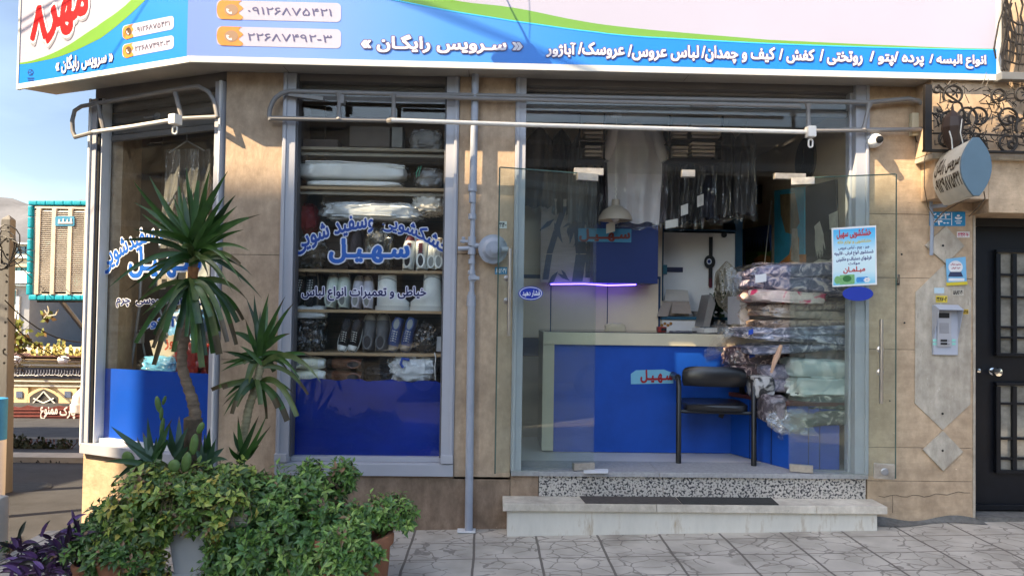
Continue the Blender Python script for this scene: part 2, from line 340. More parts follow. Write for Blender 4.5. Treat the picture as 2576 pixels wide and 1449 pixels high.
# paving: stamped concrete tiles with an irregular crack relief
def paving():
    m = mat('stamped_tiles', (.42, .395, .35), .8, 0); nt = m.node_tree; b = nt.nodes['Principled BSDF']
    tc = nt.nodes.new('ShaderNodeTexCoord')
    def nz(sc_, det=5):
        n = nt.nodes.new('ShaderNodeTexNoise'); n.inputs['Scale'].default_value = sc_; n.inputs['Detail'].default_value = det; lk(nt, tc.outputs['Object'], n.inputs['Vector']); return n
    def math_(op, a, c=None):
        n = nt.nodes.new('ShaderNodeMath'); n.operation = op
        for i, v in enumerate((a, c)):
            if v is None: continue
            if hasattr(v, 'links'): lk(nt, v, n.inputs[i])
            else: n.inputs[i].default_value = v
        return n.outputs[0]
    sp = nt.nodes.new('ShaderNodeSeparateXYZ'); lk(nt, tc.outputs['Object'], sp.inputs[0])
    wob = math_('MULTIPLY', nz(2.2).outputs['Fac'], .03)
    def line(o, per, off, wd):
        f = math_('FRACT', math_('DIVIDE', math_('ADD', math_('ADD', o, off), wob), per)); d = math_('ABSOLUTE', math_('SUBTRACT', f, .5)); return math_('LESS_THAN', math_('SUBTRACT', .5, d), wd/per)
    gx = line(sp.outputs[0], .40, 40.085, .0075); gy = line(sp.outputs[1], .30, 30.27, .0045)
    mp = nt.nodes.new('ShaderNodeMapping'); mp.inputs['Scale'].default_value = (1, 1.15, 0); lk(nt, tc.outputs['Object'], mp.inputs['Vector'])
    dn = nt.nodes.new('ShaderNodeTexNoise'); dn.inputs['Scale'].default_value = 9; lk(nt, mp.outputs[0], dn.inputs['Vector'])
    mx = nt.nodes.new('ShaderNodeMix'); mx.data_type = 'VECTOR'; mx.inputs[0].default_value = .06; lk(nt, mp.outputs[0], mx.inputs[4]); lk(nt, dn.outputs['Color'], mx.inputs[5])
    vo = nt.nodes.new('ShaderNodeTexVoronoi'); vo.feature = 'DISTANCE_TO_EDGE'; vo.inputs['Scale'].default_value = 7.5; lk(nt, mx.outputs[1], vo.inputs['Vector'])
    vw = math_('MULTIPLY', nz(5).outputs['Fac'], .055)
    cr = math_('LESS_THAN', vo.outputs['Distance'], vw)
    worn = math_('GREATER_THAN', nz(3.1).outputs['Fac'], .43); cr = math_('MULTIPLY', cr, worn)
    lines = math_('MAXIMUM', math_('MAXIMUM', gx, gy), math_('MULTIPLY', cr, .65))
    rp = nt.nodes.new('ShaderNodeValToRGB'); e = rp.color_ramp.elements; e[0].position = .32; e[0].color = (.36, .325, .275, 1); e[1].position = .68; e[1].color = (.56, .51, .44, 1)
    lk(nt, nz(4, 9).outputs['Fac'], rp.inputs[0])
    st = nt.nodes.new('ShaderNodeValToRGB'); e = st.color_ramp.elements; e[0].position = .60; e[0].color = (1, 1, 1, 1); e[1].position = .74; e[1].color = (.55, .52, .5, 1); lk(nt, nz(1.7, 7).outputs['Fac'], st.inputs[0])
    mu = nt.nodes.new('ShaderNodeMix'); mu.data_type = 'RGBA'; mu.blend_type = 'MULTIPLY'; mu.inputs[0].default_value = 1; lk(nt, rp.outputs[0], mu.inputs[6]); lk(nt, st.outputs[0], mu.inputs[7])
    mi = nt.nodes.new('ShaderNodeMix'); mi.data_type = 'RGBA'; lk(nt, lines, mi.inputs[0]); lk(nt, mu.outputs[2], mi.inputs[6]); mi.inputs[7].default_value = (.15, .13, .11, 1)
    lk(nt, mi.outputs[2], b.inputs['Base Color'])
    hh = math_('SUBTRACT', math_('MULTIPLY', nz(30).outputs['Fac'], .4), lines)
    bp = nt.nodes.new('ShaderNodeBump'); bp.inputs['Strength'].default_value = .6; bp.inputs['Distance'].default_value = .006; lk(nt, hh, bp.inputs['Height']); lk(nt, bp.outputs[0], b.inputs['Normal'])
    return m
g = MB(); px_ = [-5.5+.5*i for i in range(26)]; py_ = [-3.2, -2.4, -1.6, -.8, -.2, .12]
def pav(x, y): return Vector((x, y, gz(x, y) if y > -9 else 0))
for i in range(len(px_)-1):
    for j in range(len(py_)-1):
        if px_[i] < -3.4 and py_[j+1] > -.1: continue
        a, b, c, d = px_[i], px_[i+1], py_[j], py_[j+1]
        g.poly([pav(a, c), pav(b, c), pav(b, d), pav(a, d)])
struct(g, 'pavement', paving(), doubles=True)
g = MB()
for i in range(len(px_)-1):
    a, b = px_[i], px_[i+1]
    g.raw([(a, -3.35, gz(a, 0)-.14), (b, -3.35, gz(b, 0)-.14), (b, -3.202, gz(b, 0)-.14), (a, -3.202, gz(a, 0)-.14), (a, -3.35, gz(a, 0)), (b, -3.35, gz(b, 0)), (b, -3.202, gz(b, 0)), (a, -3.202, gz(a, 0))],
          [(4, 5, 6, 7), (0, 1, 5, 4)])
struct(g, 'kerb', mat('kerb_stone', (.36, .34, .31), .8, .2, 5, .3))
# distant mountains behind the city
m_hill = mat('mountain', (.105, .11, .125), .95, .25, .004, .0, detail=10)
g = MB()
def hill(a, t):
    az = R(-75+150*a); d = 6500+2500*t; h = (t**.8)*(1050+500*noise.noise(Vector((a*6, 0, 3)))+260*noise.noise(Vector((a*23, t*2, 1)))+120*noise.noise(Vector((a*60, t*6, 5))))
    return (math.sin(az)*d, math.cos(az)*d, h-40)
g.grid(hill, 160, 14); struct(g, 'hills', m_hill, smooth=True)

# ================================================================== side street, left of the shop
m_beige = mat('old_plaster', (.45, .36, .24), .85, .22, 2, .2)
m_brickl = mat('pale_brick', (.62, .47, .27), .85, .16, 9, .2)
m_dkbrown = mat('dark_brown_metal', (.09, .035, .025), .55, .25, 4, .2)
m_white = mat('white_paint', (.72, .73, .74), .5, .08, 4)
m_offw = mat('off_white_plastic', (.66, .64, .58), .45, .06, 5)
m_black = mat('black', (.012, .012, .013), .45, .2, 6)
m_conc = mat('pole_concrete', (.16, .16, .16), .9, .25, 6, .4, stretch=(1, 1, .25))
m_cable = mat('cable_black', (.02, .02, .022), .5, .1)
m_tealgl = mat('teal_glass', (.05, .24, .28), .3, .4, .6, spec=.4)
m_blugl = mat('navy_glass', (.02, .085, .14), .3, .4, .6, spec=.4)
m_greyp = mat('grey_panel', (.24, .25, .27), .6, .1, 2)
m_steel = mat('galvanised', (.35, .36, .38), .4, .15, 8, metal=.7)
def bx(mb, Y, x0, y0, x1, y1, dep):            # a block whose front fills the box x0..x1, y0..y1 of the photo at depth Y
    a = P(x0, y0, Y); b = P(x1, y1, Y); return mb.box(min(a.x, b.x), max(a.x, b.x), Y, Y+dep, min(a.z, b.z), max(a.z, b.z))
# brick prayer hall with arches and a calligraphy frieze
YM = 14.0
hall = thing('brick_hall', 'pale brick hall with pointed arches and a dark calligraphy frieze behind the side street', 'building', (P(100, 1150, YM).x, YM, -1))
g = MB(); bx(g, YM, -260, 905, 420, 1200, 6); g.build('wall', m_brickl, hall)
plM = plane_main(-YM)
def plY(Y): return lambda x, y, o=0.0: P(x, y, Y-o)
g = MB(); bx(g, YM-.35, -260, 893, 420, 899, .9); bx(g, YM-.2, -260, 899, 420, 905, .5); g.build('cornice', m_dkbrown, hall)
g = MB(); bx(g, YM-.10, -260, 920, 420, 956, .08); fz = g.build('frieze', mat('frieze_dark', (.035, .035, .05), .6, .2), hall)
g = MB()
rr_ = random.Random(3)
for k in range(46):                             # dense looping script: overlapping strokes as in the tile band
    x = -60+k*7.4; h = rr_.uniform(8, 15); g.tube([P(x, 929+rr_.uniform(0, 3), YM-.13), P(x+rr_.uniform(-1, 1), 936, YM-.13), P(x+rr_.uniform(-5, 0), 944, YM-.13), P(x-7, 947-rr_.uniform(0, 5), YM-.13), P(x-10, 941+rr_.uniform(-3, 3), YM-.13)], .011, 4)
g.build('calligraphy', mat('frieze_white', (.75, .75, .74), .6, .05), fz)
g = MB(); bx(g, YM-.12, -260, 916, 420, 920, .11); bx(g, YM-.12, -260, 956, 420, 961, .11); bx(g, YM-.08, -260, 968, 420, 972, .07); bx(g, YM-.08, -260, 906, 420, 909, .07); g.build('moulding', mat('band_stone', (.5, .47, .42), .8, .15, 9), hall)
def arch(cx, half, ytop, ybot, o):
    pts = [(cx-half, ybot), (cx-half, ytop+20)]
    for t in (0.25, .5, .75): pts.append((cx-half*(1-t)**1.0*1.0, ytop+20-20*(t**.75)))
    pts.append((cx, ytop)); pts += [(2*cx-x, y) for x, y in pts[:-1][::-1]]
    return [P(x, y, YM-o) for x, y in pts]
for cx in (-12, 110, 232):
    g = MB(); g.prism(arch(cx, 40, 972, 1062, .03), (0, -.03, 0)); g.build('arch_surround', m_brickl, hall)
    g = MB(); g.prism(arch(cx, 35, 978, 1061, .063), (0, -.01, 0)); g.build('arch_opening', mat('arch_dark', (.05, .045, .04), .7, .3, 6), hall)
    g = MB()
    for dx in (-1, 1):
        g.tube([P(cx-dx*30, 1017, YM-.09), P(cx-dx*12, 998, YM-.09), P(cx, 985, YM-.09)], .02, 5); g.tube([P(cx+dx*26, 1002, YM-.09), P(cx, 1014, YM-.09)], .018, 5)
    g.build('arch_lattice', m_offw, hall)
for cx in (49, 171):
    g = MB(); g.prism(rrect(plY(YM-.02), cx-24, 968, cx+24, 1062, 2), (0, -.04, 0)); g.build('pier_panel', m_brickl, hall)
    g = MB(); g.prism(rrect(plY(YM-.07), cx-8, 984, cx+8, 1000, 1), (0, -.012, 0)); p = g.build('tile_motif', mat('blue_tile', (.10, .13, .2), .3, .6, 60), hall)
for k in range(10):                             # lower tiled wall strips
    x = -100+k*34
    g = MB(); bx(g, YM-.06, x, 1110, x+2.5, 1165, .05); g.build('pilaster_strip', mat('tile_strip', (.36, .42, .45), .6, .2, 6), hall)
for cx in (52, 172):
    g = MB(); g.tube([P(cx, 903, YM-.9), P(cx-3, 900, YM-.2)], .03, 6); g.lathe([(.02, 0), (.09, .06), (.10, .2), (.02, .24)], P(cx, 903, YM-1.0), (-1, 0, -.2), 10); top(g, 'floodlight', m_white, 'small white floodlight under the brown cornice of the brick hall, ' + ('nearer the utility pole' if cx < 100 else 'nearer the shop corner'), 'floodlight', 'floodlights on the cornice')
# yellow flowering shrubs growing along the top of the hall
m_flow = [mat('yellow_bloom', (.36, .30, .08), .7, .2, 30), mat('bloom_green', (.12, .16, .04), .7, .3, 30)]
for k, (x, h) in enumerate(((84, 28), (101, 18), (120, 26), (137, 24), (148, 38), (160, 35), (178, 22), (194, 14), (207, 20))):
    g = MB()
    for q in range(60):
        t = rr_.random(); c = P(x+rr_.gauss(0, 3*(1.2-t)), 895-h*t*1.15, YM-.1+rr_.uniform(-.2, .2)); a = rr_.uniform(0, 6.28); s_ = .045
        g.mi = 0 if rr_.random() < .8 else 1
        u = Vector((math.cos(a), rr_.uniform(-.5, .5), math.sin(a)))*s_; v = Vector((-math.sin(a), rr_.uniform(-.5, .5), math.cos(a)))*s_*.6
        g.poly([c-u, c-v, c+u, c+v])
    top(g, 'flowering_shrub', m_flow, 'upright yellow flowering shrub growing along the top of the brick hall', 'shrub', 'yellow shrubs above the cornice')
# red shed roof with NO PARKING lettering
YS = 11.5
shed = thing('street_shed', 'low shed with a wavy dark red fascia and grey tiled eave before the brick hall', 'shed', (P(120, 1090, YS).x, YS, -1))
g = MB(); n = 60
a = [P(-260+680*i/n, 1023+2.2*math.sin(i*1.9)+1.5*math.sin(i*.8), YS) for i in range(n+1)]; b = [P(-260+680*i/n, 1056, YS) for i in range(n+1)]
g.prism(a+b[::-1], (0, .05, 0)); fa = g.build('fascia', mat('red_sheet', (.13, .032, .028), .5, .25, 3, .2), shed)
g = MB()
for y in (1030, 1038, 1047): g.tube([P(-260, y, YS-.005), P(420, y+.6, YS-.005)], .012, 5)
g.build('fascia_rib', mat('red_sheet', ()), shed)
g = MB(); text_on(g, 'پارک', plY(YS), 152, 1022, 190, 1053, .02, .03); text_on(g, 'ممنوع', plY(YS), 103, 1023, 146, 1054, .02, .035); g.build('painted_lettering', mat('white_spray', (.6, .57, .55), .8, .1), fa)
g = MB()
def eave(u, v):
    p = P(-260+680*u, 1056+36*v, YS-.02-.5*v); k = math.sin(u*190-v*9); return p+Vector((0, -.012*k, .012*k-.02*math.floor(v*4)*0))
g.grid(eave, 420, 10); g.build('tiled_eave', mat('grey_tile', (.085, .08, .078), .8, .4, 14, .3), shed, smooth=True)
g = MB(); a = P(-260, 1092, YS); b = P(420, 1092, YS); g.box(a.x, b.x, YS+.06, YS+1.6, -1.2, P(0, 1050, YS).z); g.build('shed_wall', m_dkbrown, shed)
g = MB(); bx(g, 7.5, -200, 1101, 420, 1117, .18); beam = top(g, 'rail_beam', mat('weathered_beam', (.12, .105, .085), .85, .3, 5, .3), 'long dark horizontal beam running across in front of the brick hall', 'beam')
# ivy stems straggling over the wall behind the street
g = MB(); ivy = thing('climbing_plant', 'dark straggly climber spreading over the tiled wall above the low street wall', 'plant', tuple(P(110, 1150, 6.2)))
for k in range(16):
    x = rr_.uniform(25, 190); pts = [P(x, 1152, 6.2)]
    for q in range(6): x += rr_.uniform(-9, 9); pts.append(P(x, 1152-8*(q+1), 6.2+rr_.uniform(-.05, .05)))
    g.tube(pts, .008, 4)
g.build('stem', m_dkbrown, ivy); g = MB()
for k in range(420):
    cl = rr_.choice([(105, 1122, 13), (160, 1124, 12), (60, 1120, 16), (125, 1135, 30), (40, 1118, 12)]); c = P(rr_.gauss(cl[0], cl[2]*.7), min(1150, rr_.gauss(cl[1], 9)), 6.2+rr_.uniform(-.1, .1))
    a = rr_.uniform(0, 6.28); u = Vector((math.cos(a), .4, math.sin(a)))*.035; v = Vector((-math.sin(a), .2, math.cos(a)))*.022; g.poly([c-u, c-v, c+u, c+v])
g.build('leaves', mat('ivy_dark', (.035, .04, .018), .7, .3, 20), ivy)
# low street wall
YW = 4.6
g = MB(); a = P(-300, 1168, YW); b = P(420, 1140, YW); g.box(a.x, b.x, YW, YW+.3, -1.4, P(110, 1150, YW).z); lw_ = top(g, 'street_wall', mat('graffiti_plaster', (.37, .34, .29), .9, .22, 4, .3), 'low plastered wall with black scrawls along the side street', 'wall')
g = MB()
for k in range(16):
    x = rr_.uniform(45, 185); y = rr_.uniform(1156, 1168); g.tube([P(x, y, YW-.004), P(x+rr_.uniform(-5, 5), y+6, YW-.004), P(x+rr_.uniform(-6, 6), y+rr_.uniform(2, 10), YW-.004)], .008, 4)
g.build('scrawl', m_black, lw_)
g = MB(); g.lathe([(.001, .012), (.26, .012), (.30, .0)], Vector((P(55, 1232, 3).x+.2, 2.6, gz(-4, 2.6)-.128)), n=24); top(g, 'manhole_cover', mat('iron_cover', (.018, .018, .018), .7, .3, 20, .4), 'round black iron manhole cover in the asphalt of the side street', 'manhole cover')
# glass office block and white flats further up the hill
g = MB(); off_b = thing('office_block', 'modern office block with teal and navy glass below the cyan framed cooler', 'building', (P(130, 890, 24).x, 24, 0))
bx(g, 24, 66, 700, 460, 980, 8); g.build('facade', m_blugl, off_b)
for x0, y0, x1, y1, m_ in ((100, 752, 128, 896, m_greyp), (150, 752, 232, 820, m_tealgl), (158, 845, 232, 870, m_tealgl), (160, 872, 232, 900, m_tealgl)):
    g = MB(); bx(g, 23.9, x0, y0, x1, y1, .08); g.build('glass_panel' if m_ is m_tealgl else 'pillar', m_, off_b)
for x0 in (173, 191, 210):
    g = MB(); bx(g, 23.85, x0, 823, x0+17, 843, .04); wn_ = g.build('window', mat('room_glass', (.16, .13, .10), .2, .4, 3), off_b)
g = MB()
for x in (150, 158, 172, 190, 208, 226): bx(g, 23.8, x, 752, x+1.2, 900, .04)
for y in (757, 821, 844, 871): bx(g, 23.78, 150, y, 240, y+1.6, .03)
g.build('mullion', m_white, off_b)
g = MB(); grey_b = thing('grey_building', 'grey panelled building with a white roof slab right of the utility pole', 'building', (P(50, 890, 20).x, 20, 0))
bx(g, 20, -40, 718, 70, 905, 5); g.build('wall', m_greyp, grey_b)
g = MB(); bx(g, 19.6, -60, 680, 74, 713, 5); g.build('roof_slab', m_white, grey_b)
g = MB(); bx(g, 19.95, 26, 728, 40, 768, .04); wf = g.build('window', m_white, grey_b); g = MB(); bx(g, 19.92, 29, 731, 38, 766, .02); g.build('pane', m_tealgl, wf)
g = MB(); bx(g, 19.93, 30, 745, 44, 890, .06); g.build('panel', m_white, grey_b)
g = MB(); bl_w = thing('white_flats', 'white terraced flats far up the hill behind the utility pole', 'building', (P(50, 690, 40).x, 40, 0))
bx(g, 40, -80, 612, 90, 720, 10); g.build('wall', mat('cream_wall', (.6, .56, .47), .8, .08, 1), bl_w)
for y0, y1, m_ in ((608, 614, m_white), (641, 650, m_white), (662, 672, mat('ochre_band', (.55, .42, .28), .8, .1)), (684, 690, m_white)):
    g = MB(); bx(g, 39.4, -90, y0, 92, y1, 1.5); g.build('balcony_slab', m_, bl_w)
for x0 in (30, 42, 54, 66):
    g = MB(); bx(g, 39.9, x0, 620, x0+8, 638, .1); g.build('window', m_blugl, bl_w)
    g = MB(); bx(g, 39.9, x0+2, 672, x0+10, 683, .1); g.build('window', m_tealgl, bl_w)
# evaporative cooler on a bracket
YC = 3.2
cool = thing('evaporative_cooler', 'grey louvred evaporative cooler edged with cyan padding on a steel bracket', 'cooler', tuple(P(160, 755, YC)))
m_cyan = mat('cyan_padding', (.0, .36, .52), .55, .12, 8, .2); a = P(82, 512, YC); b = P(262, 748, YC)
g = MB(); g.box(a.x, b.x, YC, YC+.9, b.z, a.z); g.build('body', mat('cooler_metal', (.50, .47, .43), .6, .15, 4), cool, bevel=.01)
pd = MB()
for k in range(9):
    x = 78+k*22; p = P(x, 508, YC); q = P(x+21.4, 518, YC); pd.box(p.x, q.x, YC-.05, YC+.92, q.z, p.z+.01)
    q = P(x+21.4, 742, YC); p = P(x, 755, YC); pd.box(p.x, q.x, YC-.05, YC+.92, p.z, q.z)
for k in range(8):
    p = P(77-k*.6, 519+k*28, YC); q = P(86-k*.6, 546+k*28, YC); pd.box(p.x, q.x, YC-.05, YC+.92, q.z, p.z)
pd.build('padding', m_cyan, cool, bevel=.012)
lv = MB()
for k in range(40):
    y = 533+k*5.1; p = P(88, y, YC-.036); lv.obox((P(173, y, YC-.036)), ((1, 0, 0), (0, -.6, 1), (0, 1, .6)), ((P(258, y, YC).x-p.x)/2, .005, .017))
lv.build('louvre', mat('louvre_metal', (.46, .44, .42), .65, .3, 5), cool)
fr = MB()
for x in (92, 131, 172, 213, 252): bx(fr, YC-.058, x, 524, x+3.5, 740, .03)
bx(fr, YC-.04, 88, 519, 258, 527, .025); bx(fr, YC-.04, 88, 738, 258, 746, .025); fr.build('grille_frame', mat('cooler_frame', (.60, .57, .52), .6, .15, 4), cool)
g = MB(); g.prism(rrect(plY(YC-.05), 140, 545, 188, 569, 3), (0, -.01, 0)); pl_ = g.build('maker_plate', mat('plate_blue', (.05, .28, .5), .5, .1), cool)
g = MB(); cp = plY(YC-.06)
for x0, y0, x1, y1 in ((146, 559, 182, 563), (147, 552, 151, 559), (158, 550, 161, 559), (168, 552, 171, 559), (177, 549, 181, 559)): g.prism([cp(x0, y0, .002), cp(x1, y0, .002), cp(x1, y1, .002), cp(x0, y1, .002)], (0, -.003, 0))
g.build('plate_mark', m_white, pl_)
g = MB(); g.tube([P(150, 752, YC+.3), P(212, 830, YC+1.3)], .03, 6); g.tube([P(95, 757, YC+.05), P(262, 757, YC+.05)], .02, 6); g.tube([P(95, 757, YC+.7), P(262, 757, YC+.7)], .02, 6); g.build('bracket', m_steel, cool)
g = MB(); g.tube([P(120+6*math.cos(t*.5)*t*.4, 770+t*6, YC+.3) for t in range(6)], .008, 5); g.tube([P(112, 780, YC+.3), P(122, 795, YC+.3), P(140, 792, YC+.3), P(146, 778, YC+.3)], .008, 5); g.build('hose', m_offw, cool)
# utility pole with cable coils
YP = 2.4
pole = thing('utility_pole', 'weathered concrete utility pole with black cable coils at the left edge', 'utility pole', (P(12, 1240, YP).x, YP, -.3))
g = MB(); tp = P(22, 540, YP); bt = P(6, 1260, YP)
c = [(.045, tp.z-.05, tp.x), (.065, bt.z-.3, bt.x)]
vs = []
for h, z, x in c: vs += [(x-h, YP-h, z), (x+h, YP-h, z), (x+h, YP+h, z), (x-h, YP+h, z)]
vs.append((tp.x, YP, tp.z)); g.raw(vs[4:8]+vs[0:4]+[vs[8]], [(0, 1, 5, 4), (1, 2, 6, 5), (2, 3, 7, 6), (3, 0, 4, 7), (4, 5, 8), (5, 6, 8), (6, 7, 8), (7, 4, 8), (3, 2, 1, 0)]); g.build('shaft', m_conc, pole, bevel=.008)
g = MB()
for k in range(11): p = P(21-k*1.0, 573+k*34, YP-.09-.0016*k); g.lathe([(.001, 0), (.012, 0), (.012, .004)], p, (0, -1, 0), 8)
g.build('bolt_hole', m_black, pole)
g = MB()
for k in range(5):
    r_ = .07+.02*k; c_ = P(16, 628, YP-.1-.01*k); g.tube([c_+Vector((math.cos(t)*r_*(1+.3*math.sin(3*t+k)), -.03*math.sin(t+k), math.sin(t)*r_*1.4+.04*math.sin(2*t+k))) for t in [i*.3 for i in range(22)]], .006, 5)
g.build('cable_coil', m_cable, pole)
g = MB()
for x0, y0, x1, y1, sg in ((35, 615, 82, 650, 0), (30, 650, 80, 700, .0), (-30, 640, 16, 640, .05), (18, 800, 230, 900, .15), (8, 880, 26, 1010, 0), (4, 640, -2, 900, 0), (15, 690, 40, 720, .02), (12, 755, 220, 860, .12)):
    p, q = P(x0, y0, YP-.1), P(x1, y1, YP+.6); g.tube([p.lerp(q, t/8)-Vector((0, 0, sg*4*(t/8)*(1-t/8))) for t in range(9)], .006, 4)
g.build('cable', m_cable, pole)
p = P(14, 1100, 1.2); cxp = p.x-.07
g = MB(); g.lathe([(.07, P(5, 1105, 1.2).z), (.07, P(5, 1002, 1.2).z), (.04, P(5, 1000, 1.2).z), (.001, P(5, 999, 1.2).z)], (cxp, 1.2, 0), n=20); g2 = MB(); g2.lathe([(.068, -.6), (.068, P(5, 1105, 1.2).z)], (cxp, 1.2, 0), n=20)
bp_ = thing('painted_post', 'round post painted blue above and white below at the left edge', 'post', (cxp, 1.2, -.3)); g.build('blue_band', mat('blue_paint_old', (.02, .22, .48), .6, .25, 5), bp_, smooth=True); g2.build('white_base', m_white, bp_, smooth=True)
# bare sapling with a few yellowing leaves beside the pole
sap = thing('sapling', 'thin bare sapling with a few yellow green leaves beside the utility pole', 'tree', (P(60, 900, 3.6).x, 3.6, -.4))
g = MB(); lf = MB()
for k in range(14):
    x, y = rr_.uniform(28, 48), rr_.uniform(800, 930); pts = []
    for q in range(6): pts.append(P(x, y, 3.6+q*.05)); x += rr_.uniform(3, 13); y += rr_.uniform(-14, 6)*(1 if k % 2 else -.8)
    g.tube(pts, [.008*(1-.13*i) for i in range(6)], 4)
g.tube([P(20, 1160, 3.6), P(24, 1000, 3.6), P(34, 850, 3.6), P(44, 780, 3.6)], [.02, .016, .010, .005], 6); g.build('branch', mat('sapling_bark', (.11, .095, .08), .9, .2, 10), sap)
for cx, cy, n_, sp in ((40, 815, 30, 9), (34, 850, 34, 8), (48, 862, 24, 10), (70, 848, 12, 9), (95, 868, 10, 8), (118, 800, 14, 7), (100, 845, 8, 10), (46, 880, 18, 8)):
    for q in range(n_):
        c = P(rr_.gauss(cx, sp), rr_.gauss(cy, sp*.7), 3.6+rr_.uniform(-.1, .3)); a = rr_.uniform(0, 6.28); u = Vector((math.cos(a), .3, math.sin(a)))*.035; v = Vector((-math.sin(a), .2, math.cos(a)))*.022; lf.mi = rr_.choice((0, 0, 1)); lf.poly([c-u, c-v, c+u, c+v])
lf.build('leaves', [mat('autumn_leaf', (.14, .16, .03), .6, .3, 20), mat('autumn_leaf_brown', (.16, .09, .03), .6, .3, 20)], sap)
g = MB(); ve = thing('vent_pipe', 'white plastic elbow pipe sticking out beside the shop corner', 'pipe', tuple(P(205, 1010, .9)))
g.tube([P(240, 990, .95), P(208, 988, .9), P(198, 1000, .88), P(196, 1020, .87), P(195, 1038, .87)], .045, 14); g.tube([P(195, 1016, .87), P(195, 1036, .87)], .052, 14); g.build('elbow', m_white, ve, smooth=True)

# ================================================================== the shop building
m_trav_v = travertine('travertine_vertical', (.60, .46, .335), (.54, .41, .295), (2.6, 2.6, .35))
m_trav_h = travertine('travertine_horizontal', (.60, .46, .325), (.52, .395, .275), (.4, 2.2, 2.2))
m_trav_d = travertine('travertine_plinth', (.40, .295, .215), (.26, .185, .13), (1.2, 1.2, .7))
m_lime = travertine('pale_limestone', (.55, .51, .44), (.46, .425, .365), (2.5, 2.5, .3))
m_alu = mat('grey_aluminium', (.40, .41, .45), .38, .05, 3, spec=.5)
m_shut = mat('shutter_grey', (.20, .185, .18), .5, .1, 4)
m_sign_soffit = mat('soffit_metal', (.36, .335, .30), .55, .2, 2, .1)
m_glass = glassy('shop_glass', (.975, .985, .98), .006, boost=1.0)
m_glass_leaf = glassy('door_glass_leaf', (.93, .97, .95), .02, boost=1.0)
m_film = mat('blue_film', (.0, .024, .27), .45, .28, 2.2, spec=.2, stretch=(.6, .6, 1.5))
m_film_l = mat('blue_film_corner', (.0, .075, .50), .45, .1, 1.5, spec=.2)
m_joint = mat('joint_dark', (.06, .05, .04), .9, .2)
ZT = 4.9
def X(x, y=800, Y=0.0): return P(x, y, Y).x
def Z(y, x=1288, Y=0.0): return P(x, y, Y).z
shop = thing('shop_building', 'travertine faced corner shop with roller shutters above glazed shopfronts', 'building', (0, 0, 0))
def wallbox(x0, x1, zs, m, y0=0.0, y1=.25, name='wall'):
    """a stack of stone slabs with 3 mm open joints"""
    g = MB()
    for a, b in zip(zs[:-1], zs[1:]): g.box(x0, x1, y0, y1, a+.0015, b-.0015)
    o = g.build(name, m, shop, bevel=.002); return o
xA0, xA1 = CORN.x, X(701); xW1 = X(1147); xD0, xD1 = X(1289), X(2183); xR1 = X(2447)
zsill2 = Z(1195, 920); zplinth = Z(1206, 1210)
wallbox(xA0, xA1, [zsill2, Z(905, 630), Z(641, 630), ZT], m_trav_v)
wallbox(xW1, xD0, [zplinth, Z(640, 1210), ZT], m_trav_v)
wallbox(xA0, xD0, [-.35, zsill2-.003] if False else [-.35, zsill2], m_trav_d, name='plinth')
zs_r = [-.3, Z(1210, 2320), Z(1126, 2320), Z(880, 2320), Z(700, 2320), Z(540, 2320), ZT]
wallbox(xD1, xR1, zs_r, m_trav_h)
g = MB(); g.box(xA0+.01, xA1-.01, .004, .2, -.3, ZT-.1); g.box(xW1+.01, xD0-.01, .004, .2, .0, ZT-.1); g.box(xD1+.01, xR1-.01, .004, .2, .0, ZT-.1); g.build('joint_backing', m_joint, shop)
# wall above the shopfronts
g = MB(); g.box(xA1, xW1, .02, .22, Z(205, 930), ZT); g.box(xD0, xD1, .02, .22, Z(222, 1730), ZT); g.build('lintel', m_shut, shop)
# chamfered corner: sill wall, head, far end wall
LF = (FPt(213, 1000)-CORN).dot(E1)              # length of the chamfer
def fpt(t, o, z): p = CORN+E1*t+EN*o; return Vector((p.x, p.y, z))
def fbox(mb, t0, t1, o0, o1, z0, z1): mb.obox((fpt((t0+t1)/2, (o0+o1)/2, (z0+z1)/2)), (E1, EN, ZN), (abs(t1-t0)/2, abs(o1-o0)/2, abs(z1-z0)/2)); return mb
zsill1 = FPt(300, 1150).z
g = MB(); fbox(g, .0, LF, -.25, -.002, -.6, zsill1); g.build('wall', m_trav_h, shop, bevel=.003)
g = MB(); fbox(g, .0, LF, -.25, -.02, FPt(390, 238).z, ZT); g.build('lintel', m_shut, shop)
e = fpt(LF, 0, 0); g = MB(); g.box(e.x+.001, e.x+.2, e.y+.06, 9, -1.6, ZT); g.build('wall', m_trav_h, shop)
# small quoin closing the corner between the two faces
g = MB(); g.prism([(CORN.x, 0.001, -.3), (CORN.x+.12, .24, -.3), tuple(fpt(0, -.24, -.3))], (0, 0, ZT+.25)); g.build('wall', m_trav_v, shop)
# stone inlays right of the door
plW = plane_main(0)
def inlay(pts, t, m=m_lime):
    g = MB(); g.prism([plW(x, y, .001) for x, y in pts], (0, -t, 0)); return g.build('stone_inlay', m, shop, bevel=.002)
inlay([(2377, 569), (2424, 619), (2377, 664), (2325, 618)], .012)
inlay([(2375, 665), (2442, 722), (2440, 1017), (2370, 1081), (2300, 1014), (2302, 735)], .006)
inlay([(2370, 1083), (2420, 1135), (2370, 1183), (2319, 1130)], .014)
g = MB()
for x, y, r in ((2372, 618, 3), (2371, 1040, 3), (2371, 1133, 3), (2275, 812, 2.5), (2268, 640, 2.5), (2238, 1008, 2), (2520, 820, 0)):
    if r: g.lathe([(.001, .003), (r*.0027, .003), (r*.0027, .0)], P(x, y, -.014), (0, -1, 0), 8)
g.build('anchor_hole', m_black, shop)
g = MB(); pts = [P(2210+230*i/16, 1247+3*math.sin(i*1.7)-(0 if i < 8 else (i-8)*1.3), -.002) for i in range(17)]; g.tube(pts, .0016, 4); g.tube([P(2245, 1246, -.001), P(2246, 1265, -.001), P(2245, 1290, -.001)], .0014, 4); g.build('crack', m_joint, shop)
